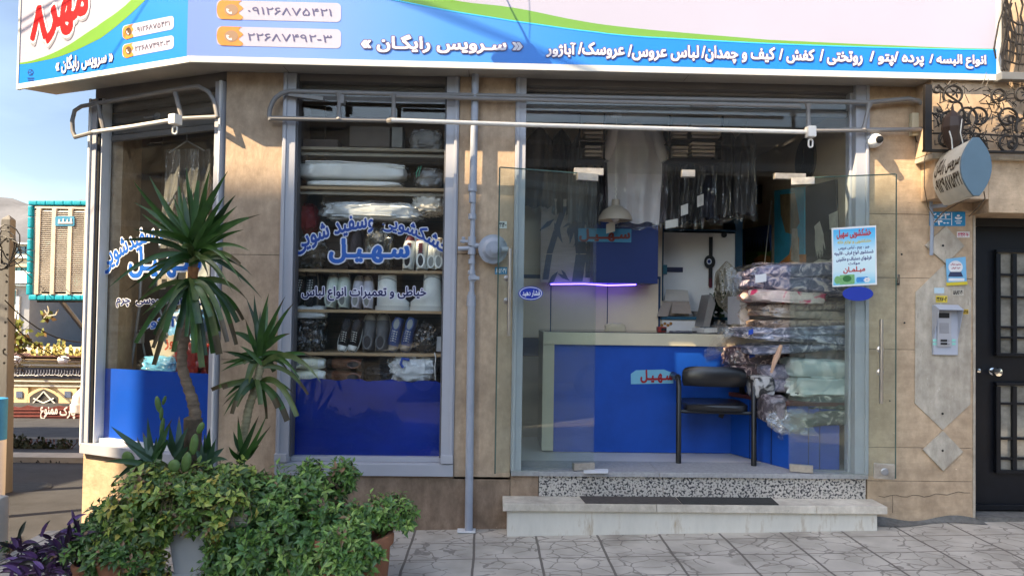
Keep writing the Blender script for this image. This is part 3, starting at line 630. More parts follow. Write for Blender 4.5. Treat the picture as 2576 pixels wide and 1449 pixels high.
g = MB()
g.grid(lambda u, v: Vector((X(2180, 1300)+u*(X(2465, 1300)-X(2180, 1300)), -.005-.10*v*(.6+.4*math.sin(u*7)), gz(1, 0)*0+gz(X(2180, 1300)+u*.7, 0)+.005+.035*(1-v)*(1-v)*(.7+.5*math.sin(u*9+1)))), 30, 5); g.build('mortar_fillet', mat('mortar', (.14, .135, .125), .95, .3, 20, .5), shop, smooth=True)
# --- shutters under the sign
def shutter(fn, y0, y1, x0, x1, n, name='roller_shutter'):
    pass
def slats(mb, o, u, L, z0, z1, n, nrm):
    dz = (z1-z0)/n
    for k in range(n):
        prof = [(0, .0), (.012, dz*.15), (.016, dz*.5), (.012, dz*.88), (0, dz*.97)]
        pts = [Vector((o.x, o.y, z0+k*dz))+nrm*a+Vector((0, 0, b)) for a, b in prof]; mb.prism(pts, u*L)
zs0 = Z(240, 930); sh = MB(); slats(sh, Vector((X(742, 300)-.02, .10, 0)), Vector((1, 0, 0)), X(1132, 300)-X(742, 300)+.05, zs0+.012, zs0+.55, 7, Vector((0, -1, 0))); s2 = sh.build('roller_shutter', m_shut, shop)
g = MB(); g.box(X(742, 300)-.02, X(1132, 300)+.03, .07, .11, zs0-.025, zs0+.011); g.build('bottom_bar', m_shut, s2, bevel=.004)
zd0 = Z(270, 1730); sh = MB(); slats(sh, Vector((X(1310, 300), .10, 0)), Vector((1, 0, 0)), X(2166, 300)-X(1310, 300), zd0+.012, zd0+.6, 6, Vector((0, -1, 0))); s3 = sh.build('roller_shutter', m_shut, shop)
g = MB(); g.box(X(1310, 300), X(2166, 300), .06, .11, zd0-.03, zd0+.011); g.build('bottom_bar', m_shut, s3, bevel=.004)
g = MB(); g.tube([P(1737, 264, .07), P(1740, 268, .03), P(1800, 269, .03), P(1803, 265, .07)], .007, 6); g.build('shutter_handle', m_steel, s3)
zl0 = FPt(390, 325).z; sh = MB(); slats(sh, fpt(.03, -.11, 0), E1, LF-.09, zl0+.012, zl0+.62, 7, EN); s1 = sh.build('roller_shutter', m_shut, shop)
g = MB(); fbox(g, .03, LF-.05, -.115, -.075, zl0-.03, zl0+.011); g.build('bottom_bar', m_shut, s1, bevel=.004)
g = MB(); g.tube([FPt(363, 296, -.085), FPt(366, 297, -.06), FPt(385, 294, -.06), FPt(392, 293, -.085)], .007, 6); g.lathe([(.03, 0), (.03, .008), (.012, .01), (.012, .02)], FPt(397, 294, -.09), EN, 12); g.build('shutter_lock', m_steel, s1)
# --- display window (middle)
win2 = thing('x', '', '') ; bpy.data.objects.remove(win2)
def part_box(name, m, parent, *boxes, bevel=.003):
    os_ = []
    for b in boxes: os_.append(MB().box(*b).build(name, m, parent, bevel=bevel))
    return os_[0]
zw_top = Z(190, 930); gx0, gx1 = X(735), X(1115); zsi = Z(1163, 920)
f2 = part_box('window', m_alu, shop, (xA1+.001, gx0, -.018, .10, zsi, zw_top), (gx1, xW1-.001, -.018, .10, zsi, zw_top), (xA1+.001, xW1-.001, -.03, .10, zsill2+.002, zsi-.002))
part_box('frame_rib', m_alu, f2, (xA1+.010, xA1+.030, -.030, -.019, zsi+.03, zw_top), (xW1-.030, xW1-.010, -.030, -.019, zsi+.03, zw_top), (gx0+.002, gx1-.002, .03, .09, zsi-.001, zsi+.03))
part_box('shutter_guide', mat('guide_dark', (.10, .10, .11), .5, .1), f2, (gx0+.001, gx0+.012, .0, .09, zsi+.035, zw_top), (gx1-.012, gx1-.001, .0, .09, zsi+.035, zw_top))
part_box('latch', m_alu, f2, (xA1+.002, xA1+.085, -.045, -.0185, zsi+.005, zsi+.06), (xW1-.085, xW1-.002, -.045, -.0185, zsi+.005, zsi+.06))
YG = .07
g = MB(); g.box(gx0+.005, gx1-.005, YG, YG+.006, zsi-.0, zw_top+.1); g.build('pane', m_glass, f2)
plG = lambda x, y, o=0.0: P(x, y, YG-o)
g = MB(); n = 24; topc = [P(733+380*i/n, 952+4*(i/n)*2+2.5*math.sin(i*1.1)+1.5*math.sin(i*2.7), YG+.02) for i in range(n+1)]
bl = P(729, 1166, YG+.02); br = P(1112, 1166, YG+.02); g.prism(topc+[br, bl], (0, .004, 0)); g.build('blue_panel', m_film, f2)
def halo_text(t, pl, x0, y0, x1, y1, parent, mt, mh, bold=.03, halo=.075, warp=None, slope=0, o=.003, name='lettering'):
    g = MB(); text_on(g, t, pl, x0, y0, x1, y1, o, halo, warp, slope); h = g.build(name+'_outline', mh, parent)
    g = MB(); text_on(g, t, pl, x0, y0, x1, y1, o+.002, bold, warp, slope); return g.build(name, mt, parent)
m_let = mat('blue_vinyl', (.006, .055, .30), .4, .05); m_letw = mat('white_vinyl', (.62, .65, .70), .5, .03); m_navy = mat('navy_vinyl', (.004, .012, .09), .4, .05)
def arc2(a, b):                                 # the top line swings over like a rainbow
    x = a*2-1; th = x*.62; rad = 1.0
    R_ = .80; cx = .5; yy = (math.cos(th)-1)*1.95; bb = (b-.5)
    return .5+.5*math.sin(th)/math.sin(.62)+bb*math.sin(th)*.085, b+yy*1.0
halo_text('وسفید شویی', plG, 742, 536, 940, 584, f2, m_let, m_letw, .035, .085, warp=lambda a, b: (a+(b-.4)*(1-a)*-.07, b-1.25*(1-a)**1.7-.0))
halo_text('خشکشویی', plG, 962, 542, 1127, 582, f2, m_let, m_letw, .035, .085, warp=lambda a, b: (a+(b-.4)*a*.10, b-1.75*a**1.7))
halo_text('سـهـیـل', plG, 830, 602, 1028, 660, f2, mat('blue_vinyl_bright', (.005, .10, .42), .4, .05), m_letw, .045, .10)
halo_text('خیاطی و تعمیرات انواع لباس', plG, 760, 722, 1072, 756, f2, m_navy, mat('white_vinyl_bright', (.75, .74, .84), .5, .03), .035, .10)
# --- corner window on the chamfer
t0, t1 = .03, LF-.03; tg1 = (FPt(247, 800)-CORN).dot(E1); tg0 = (FPt(533, 800)-CORN).dot(E1); zwt = FPt(390, 230).z; zs1i = FPt(300, 1122).z
f1g = MB(); fbox(f1g, .015, tg0, -.10, .02, zs1i, zwt); fbox(f1g, tg1+.05, LF-.005, -.10, .02, zs1i, zwt); fbox(f1g, .015, LF-.005, -.10, .035, zsill1+.002, zs1i-.002); f1 = f1g.build('window', m_alu, shop, bevel=.003)
g = MB(); fbox(g, .02, .035, .021, .032, zs1i, zwt); fbox(g, LF-.02, LF-.001, .021, .035, zs1i-.02, zwt); fbox(g, tg0+.002, tg1, -.09, -.03, zs1i-.001, zs1i+.03); fbox(g, tg1+.012, tg1+.024, -.08, .0, zs1i, zwt); g.build('frame_rib', m_white, f1, bevel=.002)
g = MB(); fbox(g, tg1+.025, tg1+.049, -.09, .01, zs1i, zwt); fbox(g, tg0+.001, tg0+.012, -.09, .0, zs1i+.03, zwt); g.build('shutter_guide', m_black, f1)
plF = lambda x, y, o=0.0: FPt(x, y, -.06+o)
g = MB(); fbox(g, tg0+.005, tg1+.01, -.066, -.06, zs1i, zwt+.1); g.build('pane', m_glass, f1)
g = MB(); zb = FPt(390, 932).z; n0 = .012
g.prism([fpt(tg0+.014, -.08, zs1i), fpt(tg1+.008, -.08, zs1i), FPt(245, 925, -.08), FPt(525, 940, -.08)], EN*-.004); g.build('blue_panel', m_film_l, f1)
m_let2 = mat('blue_vinyl_corner', (.01, .10, .42), .4, .05)
halo_text('و سفیدشویی', plF, 258, 562, 412, 612, f1, m_let2, m_letw, .03, .08, slope=0, warp=lambda a, b: (a+(b-.4)*(1-a)*-.12, b-1.6*(1-a)**1.6))
halo_text('خشکشویی', plF, 420, 545, 520, 590, f1, m_let2, m_letw, .03, .08)
halo_text('سـهـیـل', plF, 326, 622, 505, 697, f1, m_let2, m_letw, .04, .09)
halo_text('جیر لباس عروسی  چرم', plF, 294, 742, 520, 772, f1, m_navy, m_letw, .03, .09, slope=6)
halo_text('پرده آباژور', plF, 365, 795, 510, 828, f1, m_let2, m_letw, .03, .09, slope=4)
# --- shop entrance: posts, transom, side lights, two glass leaves
zft = Z(205, 1730); zth = P(1730, 1186, 0).z
fd = part_box('door_frame', m_alu, shop, (xD0+.001, X(1316), -.02, .10, zth, zft), (X(2148), xD1-.001, -.02, .10, zth, zft))
part_box('frame_rib', m_alu, fd, (xD0+.012, xD0+.030, -.032, -.021, zth, zft), (xD1-.030, xD1-.012, -.032, -.021, zth, zft), (X(2148)-.02, X(2148)-.002, .03, .09, zth, zft))
m_fit = mat('patch_fitting', (.42, .38, .33), .4, .3, 14, .2, metal=.6)
zdt = P(1730, 441, .05).z
g = MB(); g.box(X(1316)+.002, X(2148)-.022, .05, .058, zdt+.003, zd0+.1); g.build('transom_pane', m_glass, fd)
hl, hr = X(1497, 800, .05), X(1985, 800, .05)
g = MB(); g.box(X(1316)+.002, hl-.003, .05, .058, zth+.01, zdt-.002); g.build('side_pane', m_glass, fd)
g = MB(); g.box(hr+.003, X(2148)-.022, .05, .058, zth+.01, zdt-.002); g.build('side_pane', m_glass, fd)
def fit(x0, y0, x1, y1, name='patch_fitting', par=None, Y=.04, m=m_fit):
    a, b = P(x0, y0, Y), P(x1, y1, Y); return part_box(name, m, par or fd, (a.x, b.x, Y-.012, Y+.03, b.z, a.z), bevel=.003)
fit(1444, 423, 1518, 442); fit(1715, 428, 1748, 446); fit(1948, 436, 2026, 452)
def leaf(hx, fx, fy, handle_x, hy0, hy1, standoffs, name):
    """a glass leaf swung open: hinge at hx in the frame plane, free edge at (fx, fy)"""
    h = Vector((hx, .03, 0)); f = Vector((fx, fy, 0)); u = (f-h).normalized(); L = (f-h).length; n = Vector((u.y, -u.x, 0)); n = n if n.y < 0 else -n
    g = MB(); g.obox(h+u*L/2+Vector((0, 0, (zdt+zth)/2+.004)), (u, n, ZN), (L/2, .005, (zdt-zth)/2-.012)); d = g.build('door_leaf', m_glass_leaf, fd)
    g = MB(); g.obox(h+u*(L-.003)+Vector((0, 0, (zdt+zth)/2)), (u, n, ZN), (.0035, .0056, (zdt-zth)/2-.013)); g.obox(h+u*L/2+Vector((0, 0, zdt-.012)), (u, n, ZN), (L/2-.008, .0056, .0035)); g.build('glass_edge', mat('glass_edge', (.05, .10, .085), .15, .1, spec=.8), d)
    for zz, e_ in ((zdt-.035, .03), (zth+.03, .03)):
        g = MB(); g.obox(h+u*.075+Vector((0, 0, zz)), (u, n, ZN), (.075, .018, .024)); g.lathe([(.001, .003), (.007, .003), (.007, 0)], h+u*.04+n*.018+Vector((0, 0, zz)), n, 10); g.lathe([(.001, .003), (.007, .003), (.007, 0)], h+u*.11+n*.018+Vector((0, 0, zz)), n, 10); g.build('hinge_fitting', m_fit, d, bevel=.003)
    t = (PP(handle_x, (hy0+hy1)/2, f+n*.06, n)-h).dot(u); z0 = PP(handle_x, hy1, f+n*.06, n).z; z1 = PP(handle_x, hy0, f+n*.06, n).z; c = h+u*t
    g = MB(); g.tube([c+n*.06+Vector((0, 0, z0)), c+n*.06+Vector((0, 0, z1))], .012, 10)
    for y in standoffs: z = PP(handle_x, y, f+n*.06, n).z; g.tube([c+n*.004+Vector((0, 0, z)), c+n*.06+Vector((0, 0, z))], .010, 8); g.lathe([(.022, 0), (.022, .008), (.012, .012)], c+n*.006+Vector((0, 0, z)), n, 14)
    g.build('handle', mat('brushed_steel', (.45, .42, .40), .3, .1, 20, metal=.9), d, smooth=True)
    return d, h, u, n, L
fl = P(1250, 800, -.2); fr_ = P(2255, 800, -.2)
dl, hL, uL, nL, LL = leaf(hl, fl.x, -.17, 1281, 625, 845, (700, 757), 'left')
dr, hR, uR, nR, LR = leaf(hr, fr_.x, -.20, 2217, 803, 1015, (880, 938), 'right')
g = MB(); c = hR+uR*(LR-.07); g.obox(c+Vector((0, 0, zth+.055)), (uR, nR, ZN), (.062, .016, .05)); lkp = g.build('corner_lock', m_fit, dr, bevel=.004)
g = MB(); g.lathe([(.024, 0), (.024, .01), (.016, .012), (.002, .012)], c+nR*.016+Vector((0, 0, zth+.055)), nR, 16); g.build('keyhole_ring', m_steel, lkp)
# stickers and the poster on the glass
plD = lambda x, y, o=0.0: P(x, y, .05-o)
def oval(nm, pl, cx, cy, rx, ry, label, txt=None):
    g = MB(); g.prism(ellipse(pl, cx, cy, rx, ry, .006), pl(cx, cy, .0065)-pl(cx, cy, .006)); o = g.build(nm, mat('blue_sticker', (.008, .035, .35), .35, .06), None); tag(o, label, 'sticker')
    if txt:
        g = MB(); a = ellipse(pl, cx, cy, rx*.92, ry*.88, .009, 36); b = ellipse(pl, cx, cy, rx*.86, ry*.80, .009, 36)
        for i in range(36):
            j = (i+1) % 36; g.poly([a[i], a[j], b[j], b[i]])
        g.build('ring', mat('sticker_white', (.75, .76, .80), .5, .03), o); g = MB(); text_on(g, txt, pl, cx-rx*.70, cy-ry*.42, cx+rx*.70, cy+ry*.50, .0095, .035); g.build('lettering', mat('sticker_white', ()), o)
    return o
def onleaf(h, u, n): return lambda x, y, o=0.0: PP(x, y, h+n*(.008+o), n)
oval('push_sticker', onleaf(hL, uL, nL), 1335, 738, 31, 18, 'blue oval sticker with white lettering telling visitors to push, on the open left glass leaf', 'فشار دهید')
plR = onleaf(hR, uR, nR)
oval('oval_sticker', lambda x, y, o=0.0: plR(x, y, o), 2158, 739, 39, 18, 'plain dark blue oval sticker just under the laundry poster')
pos = MB().prism([plR(2092, 574, .008), plR(2204, 567, .008), plR(2206, 716, .008), plR(2094, 722, .008)], nR*.0015)
po = thing('laundry_poster', 'pale blue laundry poster with red and navy Persian lettering taped to the open glass leaf', 'poster', tuple(plR(2150, 720, .01)))
pos.build('sheet', m_white, po)
g = MB(); pf = lambda x, y, o=0.0: plR(x, y+(2150-x)*.062, .0105+o)
for i in range(24):                             # printed sky fading from blue to near white
    pass
def post_print():
    m = mat('poster_print', (.05, .45, .8), .5, 0); nt = m.node_tree; b = nt.nodes['Principled BSDF']; tc = nt.nodes.new('ShaderNodeTexCoord'); s = nt.nodes.new('ShaderNodeSeparateXYZ'); lk(nt, tc.outputs['Generated'], s.inputs[0])
    r = nt.nodes.new('ShaderNodeValToRGB'); e = r.color_ramp.elements; e[0].position = 0; e[0].color = (.10, .50, .72, 1); e[1].position = 1; e[1].color = (.03, .38, .75, 1)
    for p, c in ((.25, (.55, .74, .8, 1)), (.55, (.62, .80, .86, 1)), (.85, (.10, .50, .80, 1))): q = e.new(p); q.color = c
    lk(nt, s.outputs[2], r.inputs[0]); lk(nt, r.outputs[0], b.inputs['Base Color']); return m
g.poly([pf(2096, 575), pf(2202, 575), pf(2202, 715), pf(2096, 715)]); pr = g.build('print', post_print(), po)
for t, x0, y0, x1, y1, c, bo in (('خشکشویی سهیل', 2105, 577, 2191, 599, (.42, .02, .03), .05), ('خشکشویی و لوازم خانه', 2107, 603, 2191, 615, (.55, .45, .05), .04), ('جیر ، چرم ، لباس عروس', 2109, 618, 2187, 629, (.01, .02, .16), .04), ('شستشوی انواع فرش ، قالیچه', 2099, 631, 2197, 643, (.01, .02, .16), .04), ('فرشهای دستباف و ماشینی', 2104, 645, 2192, 657, (.01, .02, .16), .04), ('موکت', 2134, 659, 2163, 667, (.01, .02, .2), .04), ('مبـلمـان', 2122, 671, 2176, 687, (.42, .04, .02), .05)):
    g = MB(); text_on(g, t, pf, x0, y0, x1, y1, .0008, bo); g.build('lettering', mat('ink_%d' % int(c[0]*100), c, .5, .02), pr)
g = MB(); g.poly(rrect(pf, 2112, 690, 2150, 714, 3, .0007)); g.build('printed_bottle', mat('ink_green', (.16, .40, .16), .5, .2, 60), pr)
g = MB(); g.poly(ellipse(pf, 2131, 700, 11, 8, .0014)); g.build('printed_badge', mat('ink_dark_green', (.02, .16, .04), .5, .1), pr)
g = MB(); g.poly(ellipse(pf, 2107, 702, 8, 10, .0007)); g.build('printed_leaf', mat('ink_green', ()), pr)
g = MB(); g.poly(rrect(pf, 2154, 698, 2184, 711, 4, .0007)); g.build('printed_towel', mat('ink_blue', (.03, .25, .6), .5, .2, 60), pr)
g = MB()
for k in range(6): g.poly(ellipse(pf, 2181+5*math.cos(k*1.05), 706+3.6*math.sin(k*1.05), 3.6, 2.6, .0012+.0001*k, 10))
g.build('printed_flower', m_white, pr)
# --- two steps
m_marble = travertine('step_marble', (.70, .67, .60), (.60, .56, .49), (.6, 1.2, .6))
def granite():
    m = mat('speckled_granite', (.4, .38, .36), .8, 0); nt = m.node_tree; b = nt.nodes['Principled BSDF']; tc = nt.nodes.new('ShaderNodeTexCoord')
    vo = nt.nodes.new('ShaderNodeTexNoise'); vo.inputs['Scale'].default_value = 70; vo.inputs['Detail'].default_value = 2; lk(nt, tc.outputs['Object'], vo.inputs['Vector'])
    r = nt.nodes.new('ShaderNodeValToRGB'); e = r.color_ramp.elements; e[0].position = .40; e[0].color = (.04, .04, .045, 1); e[1].position = .52; e[1].color = (.52, .48, .43, 1); lk(nt, vo.outputs['Fac'], r.inputs[0]); lk(nt, r.outputs[0], b.inputs['Base Color'])
    bp = nt.nodes.new('ShaderNodeBump'); bp.inputs['Strength'].default_value = .7; bp.inputs['Distance'].default_value = .008; lk(nt, vo.outputs['Fac'], bp.inputs['Height']); lk(nt, bp.outputs[0], b.inputs['Normal']); return m
YS1 = -.20; zl = P(1745, 1270, YS1).z; sx0, sx1 = X(1265, 1270, YS1), X(2233, 1285, YS1)
steps = thing('entrance_steps', 'two worn stone steps with a speckled riser in front of the shop entrance', 'steps', ((sx0+sx1)/2, -.1, .0))
part_box('lower_riser', m_marble, steps, (sx0+.03, sx1-.05, YS1+.035, -.003, -.12, zl-.052), bevel=.003)
part_box('lower_tread', m_marble, steps, (sx0, X(1652, 1270, YS1)-.001, YS1, -.002, zl-.05, zl), (X(1652, 1270, YS1)+.001, X(2055, 1270, YS1)-.001, YS1, -.002, zl-.05, zl), (X(2055, 1270, YS1)+.001, sx1, YS1, -.002, zl-.05, zl), bevel=.005)
gx = [X(1355, 1230, -.01), X(1668, 1230, -.01), X(1998, 1230, -.01), X(2178, 1230, -.01)]
part_box('granite_riser', granite(), steps, *[(a+.0015, b-.0015, -.012, .05, zl+.001, zth-.034) for a, b in zip(gx[:-1], gx[1:])], bevel=.001)
part_box('side_riser', m_trav_d, steps, (xD0+.003, gx[0]-.002, -.004, .05, zl+.001, zth-.034), bevel=.001)
part_box('upper_tread', mat('threshold_stone', (.33, .33, .335), .6, .2, 40, .1), steps, (xD0+.005, X(1655, 1200), -.035, .32, zth-.032, zth), (X(1655, 1200)+.002, xD1-.01, -.035, .32, zth-.032, zth), bevel=.003)
def stained(name, base):
    m = mat(name, base, .75, 0); nt = m.node_tree; b = nt.nodes['Principled BSDF']; tc = nt.nodes.new('ShaderNodeTexCoord')
    mp = nt.nodes.new('ShaderNodeMapping'); mp.inputs['Scale'].default_value = (5, 5, 1.2); lk(nt, tc.outputs['Object'], mp.inputs[0]); n1 = nt.nodes.new('ShaderNodeTexNoise'); n1.inputs['Scale'].default_value = 2.2; n1.inputs['Detail'].default_value = 7; n1.inputs['Roughness'].default_value = .7; lk(nt, mp.outputs[0], n1.inputs['Vector'])
    r = nt.nodes.new('ShaderNodeValToRGB'); e = r.color_ramp.elements; e[0].position = .30; e[0].color = (.42, .33, .23, 1); e[1].position = .46; e[1].color = (*base, 1); q = e.new(.8); q.color = (*[v*.86 for v in base], 1); lk(nt, n1.outputs['Fac'], r.inputs[0]); lk(nt, r.outputs[0], b.inputs['Base Color']); return m
for o in steps.children:
    if o.name.startswith('lower_riser'): o.data.materials[0] = stained('stained_marble', (.66, .63, .56))
m_rub = mat('rubber_mat', (.075, .065, .06), .9, .25, 30, .3)
for x0, x1, sk, lb in ((1462, 1708, 22, 'brown rubber mat on the lower step, left of the other mat'), (1708, 1952, 24, 'dark grey rubber mat on the lower step, right of the other mat')):
    g = MB(); a, b, c, d = ZP(x0, 1258, zl+.001), ZP(x1-3, 1259, zl+.001), ZP(x1+sk-4, 1279, zl+.001), ZP(x0+sk-6, 1277, zl+.001); a, b, c, d = [Vector((q.x, y, zl+.001)) for q, y in ((a, -.018), (b, -.018), (c, YS1+.012), (d, YS1+.012))]
    g.prism([a, b, c, d], (0, 0, .006)); top(g, 'rubber_mat', m_rub if x0 < 1500 else mat('rubber_mat_dark', (.04, .04, .038), .9, .25, 30, .3), lb, 'door mat', bevel=.002)
g = MB(); g.prism(rrect(lambda x, y, o=0: ZP(x, y, zth+.002), 1468, 1180, 1530, 1190, 3), (0, 0, .004)); top(g, 'newspaper', m_white, 'thin folded sheet of paper on the threshold under the left hinge', 'paper')
# --- black entrance door at the right
YDr = .14; zdb = P(2500, 1284, YDr).z; ztop = P(2500, 535, -.165).z
m_dblk = mat('black_door_paint', (.004, .005, .008), .4, .3, 5, .05, spec=.3)
dj = part_box('door_jamb', m_lime, shop, (xR1+.001, xR1+.018, -.004, .2, -.2, ztop+.02), bevel=.002)
bay0 = X(2352, 480, -.165)
part_box('door_lintel', m_trav_h, shop, (xR1+.001, xR1+2.2, -.165, .25, ztop, P(2480, 402, -.165).z), (bay0, xR1-.001, -.165, -.002, P(2400, 500, -.165).z, P(2480, 402, -.165).z), bevel=.003)
part_box('ledge', m_lime, shop, (X(2345, 395, -.20), xR1+2.2, -.205, .1, P(2480, 402, -.20).z+.001, P(2480, 389, -.20).z), bevel=.004)
part_box('bay_wall', m_trav_v, shop, (X(2345, 300, -.20), xR1+2.2, -.19, .1, P(2480, 388, -.20).z, ZT), bevel=.003)
gd = part_box('entrance_door', m_dblk, shop, (xR1+.02, xR1+1.15, YDr, YDr+.05, zdb, P(2500, 572, YDr).z), bevel=.003)
part_box('door_head', mat('black', ()), shop, (xR1+.02, xR1+1.2, YDr-.02, .24, P(2500, 571, YDr).z, ztop+.1), bevel=.002)
g = MB(); m_opq = mat('door_window_glass', (.22, .21, .18), .06, .55, 4, spec=.8, stretch=(1, 1, 1.5))
for (y0, y1, bars) in ((634, 892, (688, 744, 820, 846)), (968, 1186, (1012, 1100, 1150))):
    a, b = P(2512, y0, YDr-.012), P(2700, y1, YDr-.012); g = MB(); g.box(a.x, b.x, YDr-.004, YDr-.001, b.z, a.z); pn = g.build('door_window', m_opq, gd)
    g = MB(); bx(g, YDr-.035, 2507, y0-6, 2700, y0+4, .03); bx(g, YDr-.035, 2507, y1-4, 2700, y1+6, .03); bx(g, YDr-.034, 2507, y0+4, 2518, y1-4, .028)
    for x in (2548, 2592, 2640): bx(g, YDr-.032, x, y0+4, x+11, y1-4, .024)
    for y in bars: bx(g, YDr-.030, 2518, y, 2700, y+8, .02)
    g.build('window_grille', m_dblk, pn, bevel=.002)
g = MB(); g.lathe([(.026, 0), (.026, .006), (.012, .012), (.014, .03), (.030, .04), (.034, .055), (.028, .068), (.002, .072)], P(2496, 934, YDr), (0, -1, 0), 20); g.build('door_knob', mat('chrome', (.6, .6, .6), .12, .05, metal=1), gd, smooth=True)
g = MB(); g.lathe([(.016, 0), (.014, .008), (.004, .010)], P(2461, 932, YDr), (0, -1, 0), 14); g.build('lock_cylinder', mat('chrome', ()), gd)
g = MB(); bx(g, YDr-.02, 2450, 1268, 2700, 1284, .018); g.build('kick_bar', m_dblk, gd, bevel=.003)
g = MB(); g.box(xR1+.02, xR1+2.2, -.02, .3, gz(3, 0)-.05, zdb-.004); g.build('door_sill', mat('mortar', ()), shop)
g = MB(); g.box(xR1+1.151, xR1+3.2, .0, .25, -.1, ztop); g.build('wall', m_trav_h, shop)
# ================================================================== the shop sign
SY = .22; plS = plane_main(SY)
def shift(pl, d): return lambda x, y, o=0.0: pl(x, y, o+d)
sc0 = P(480, 145, -SY); zb = (P(900, 157, -SY).z+P(2400, 203, -SY).z)/2; xr = P(2514, 100, -SY).x; zt = 4.3
# the chamfered sign face goes back from its own corner, parallel to the window below
sgC = Vector((sc0.x, -SY, 0))
def plSF(x, y, o=0.0): return PP(x, y, sgC+EN*o, EN)
LS = (plSF(47, 200)-sgC).dot(E1)
sign = thing('shop_sign', 'long blue, green and white illuminated style laundry sign wrapping round the shop corner', 'sign', (0, -.1, zb))
m_sw = mat('sign_white', (.37, .365, .465), .35, .03, 1); m_sb = mat('sign_blue', (.004, .19, .68), .35, .04, 1)
m_sg = mat('sign_green', (.13, .30, .045), .35, .04, 1); m_sc = mat('sign_cyan', (.02, .45, .80), .35, .04); m_frame = mat('sign_frame_white', (.60, .60, .58), .4, .05)
ins = .17                                       # depth
ol = [(sgC.x, -SY), (xr, -SY), (xr, -.005), (sgC.x+.07, -.005)]
inner_end = sgC+E1*LS
body = [Vector((sgC.x, -SY, 0)), Vector((xr, -SY, 0)), Vector((xr, -.004, 0)), Vector((CORN.x-.002, -.004, 0)), inner_end-EN*(.22)+E1*-.10, inner_end]
g = MB(); g.prism([Vector((p.x, p.y, zb)) for p in body], (0, 0, zt-zb)); g.build('sign_box', m_sign_soffit, sign)
# the print
def band(pl, up_, lo, o, m, name):              # area between an upper and a lower curve given in photo pixels
    g = MB(); n = len(up_)-1
    for i in range(n): g.poly([pl(*lo[i], o), pl(*lo[i+1], o), pl(*up_[i+1], o), pl(*up_[i], o)])
    return g.build(name, m, sign)
zf = zb+.012
g = MB(); g.poly([(sgC.x, -SY-.004, zf), (xr-.02, -SY-.004, zf), (xr-.02, -SY-.004, zt-.02), (sgC.x, -SY-.004, zt-.02)]); face1 = g.build('front_face', m_sw, sign)
# panel-local coordinates of the curves
def lerp_curve(pts, x):
    for (x0, y0), (x1, y1) in zip(pts[:-1], pts[1:]):
        if x0 <= x <= x1: return y0+(y1-y0)*(x-x0)/(x1-x0)
    return pts[-1][1] if x > pts[-1][0] else pts[0][1]
gu = [(478, -420), (700, -200), (900, -85), (1000, -42), (1145, 2), (1289, 20), (1469, 55), (1608, 73), (1750, 86), (1934, 101), (2265, 116), (2512, 124)]
gl_ = [(478, -190), (600, -112), (720, -65), (850, -30), (995, 0), (1140, 28), (1289, 52), (1497, 80), (1608, 92), (1934, 109), (2265, 120), (2512, 125)]
def dense(c, x0, x1, n=60): return [(x0+(x1-x0)*i/n, lerp_curve(c, x0+(x1-x0)*i/n)) for i in range(n+1)]
def smooth_curve(c):                            # Catmull-Rom through the measured points
    out = []
    for i in range(len(c)-1):
        p0, p1, p2, p3 = c[max(i-1, 0)], c[i], c[i+1], c[min(i+2, len(c)-1)]
        for k in range(8):
            t = k/8; h = lambda a, b, d, e_: .5*((2*b)+(-a+d)*t+(2*a-5*b+4*d-e_)*t*t+(-a+3*b-3*d+e_)*t**3); out.append((p1[0]+(p2[0]-p1[0])*t, h(p0[1], p1[1], p2[1], p3[1])))
    return out+[c[-1]]
gu, gl_ = smooth_curve(gu), smooth_curve(gl_)
U = dense(gu, 478, 2510); L_ = dense(gl_, 478, 2510); C_ = [(x, y+2.5) for x, y in L_]; B_ = [(x, 136+ (203-145)*(x-478)/2030+8) for x, y in L_]
def blue_ramp():  # blue that pales to periwinkle towards the left end
    m = mat('sign_blue_ramp', (.004, .19, .68), .35, 0); nt = m.node_tree; b = nt.nodes['Principled BSDF']; tc = nt.nodes.new('ShaderNodeTexCoord'); s = nt.nodes.new('ShaderNodeSeparateXYZ'); lk(nt, tc.outputs['Generated'], s.inputs[0])
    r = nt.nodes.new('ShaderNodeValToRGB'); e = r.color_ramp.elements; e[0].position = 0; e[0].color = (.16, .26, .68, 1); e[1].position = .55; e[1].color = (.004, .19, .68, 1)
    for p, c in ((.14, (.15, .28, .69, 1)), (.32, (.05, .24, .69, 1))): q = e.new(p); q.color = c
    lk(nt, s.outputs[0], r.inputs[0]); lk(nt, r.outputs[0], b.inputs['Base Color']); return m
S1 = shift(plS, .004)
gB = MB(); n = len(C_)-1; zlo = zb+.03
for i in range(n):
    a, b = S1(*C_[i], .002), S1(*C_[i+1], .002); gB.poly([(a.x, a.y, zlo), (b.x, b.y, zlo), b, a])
o_ = gB.build('blue_field', blue_ramp(), face1)
g = MB()
for i in range(n): g.poly([S1(*L_[i], .003), S1(*L_[i+1], .003), S1(*U[i+1], .003), S1(*U[i], .003)])
g.build('green_swoosh', m_sg, face1)
g = MB()
for i in range(n): g.poly([S1(*[L_[i][0], L_[i][1]+3], .0036), S1(*[L_[i+1][0], L_[i+1][1]+3], .0036), S1(*L_[i+1], .0036), S1(*L_[i], .0036)])
g.build('cyan_line', m_sc, face1)
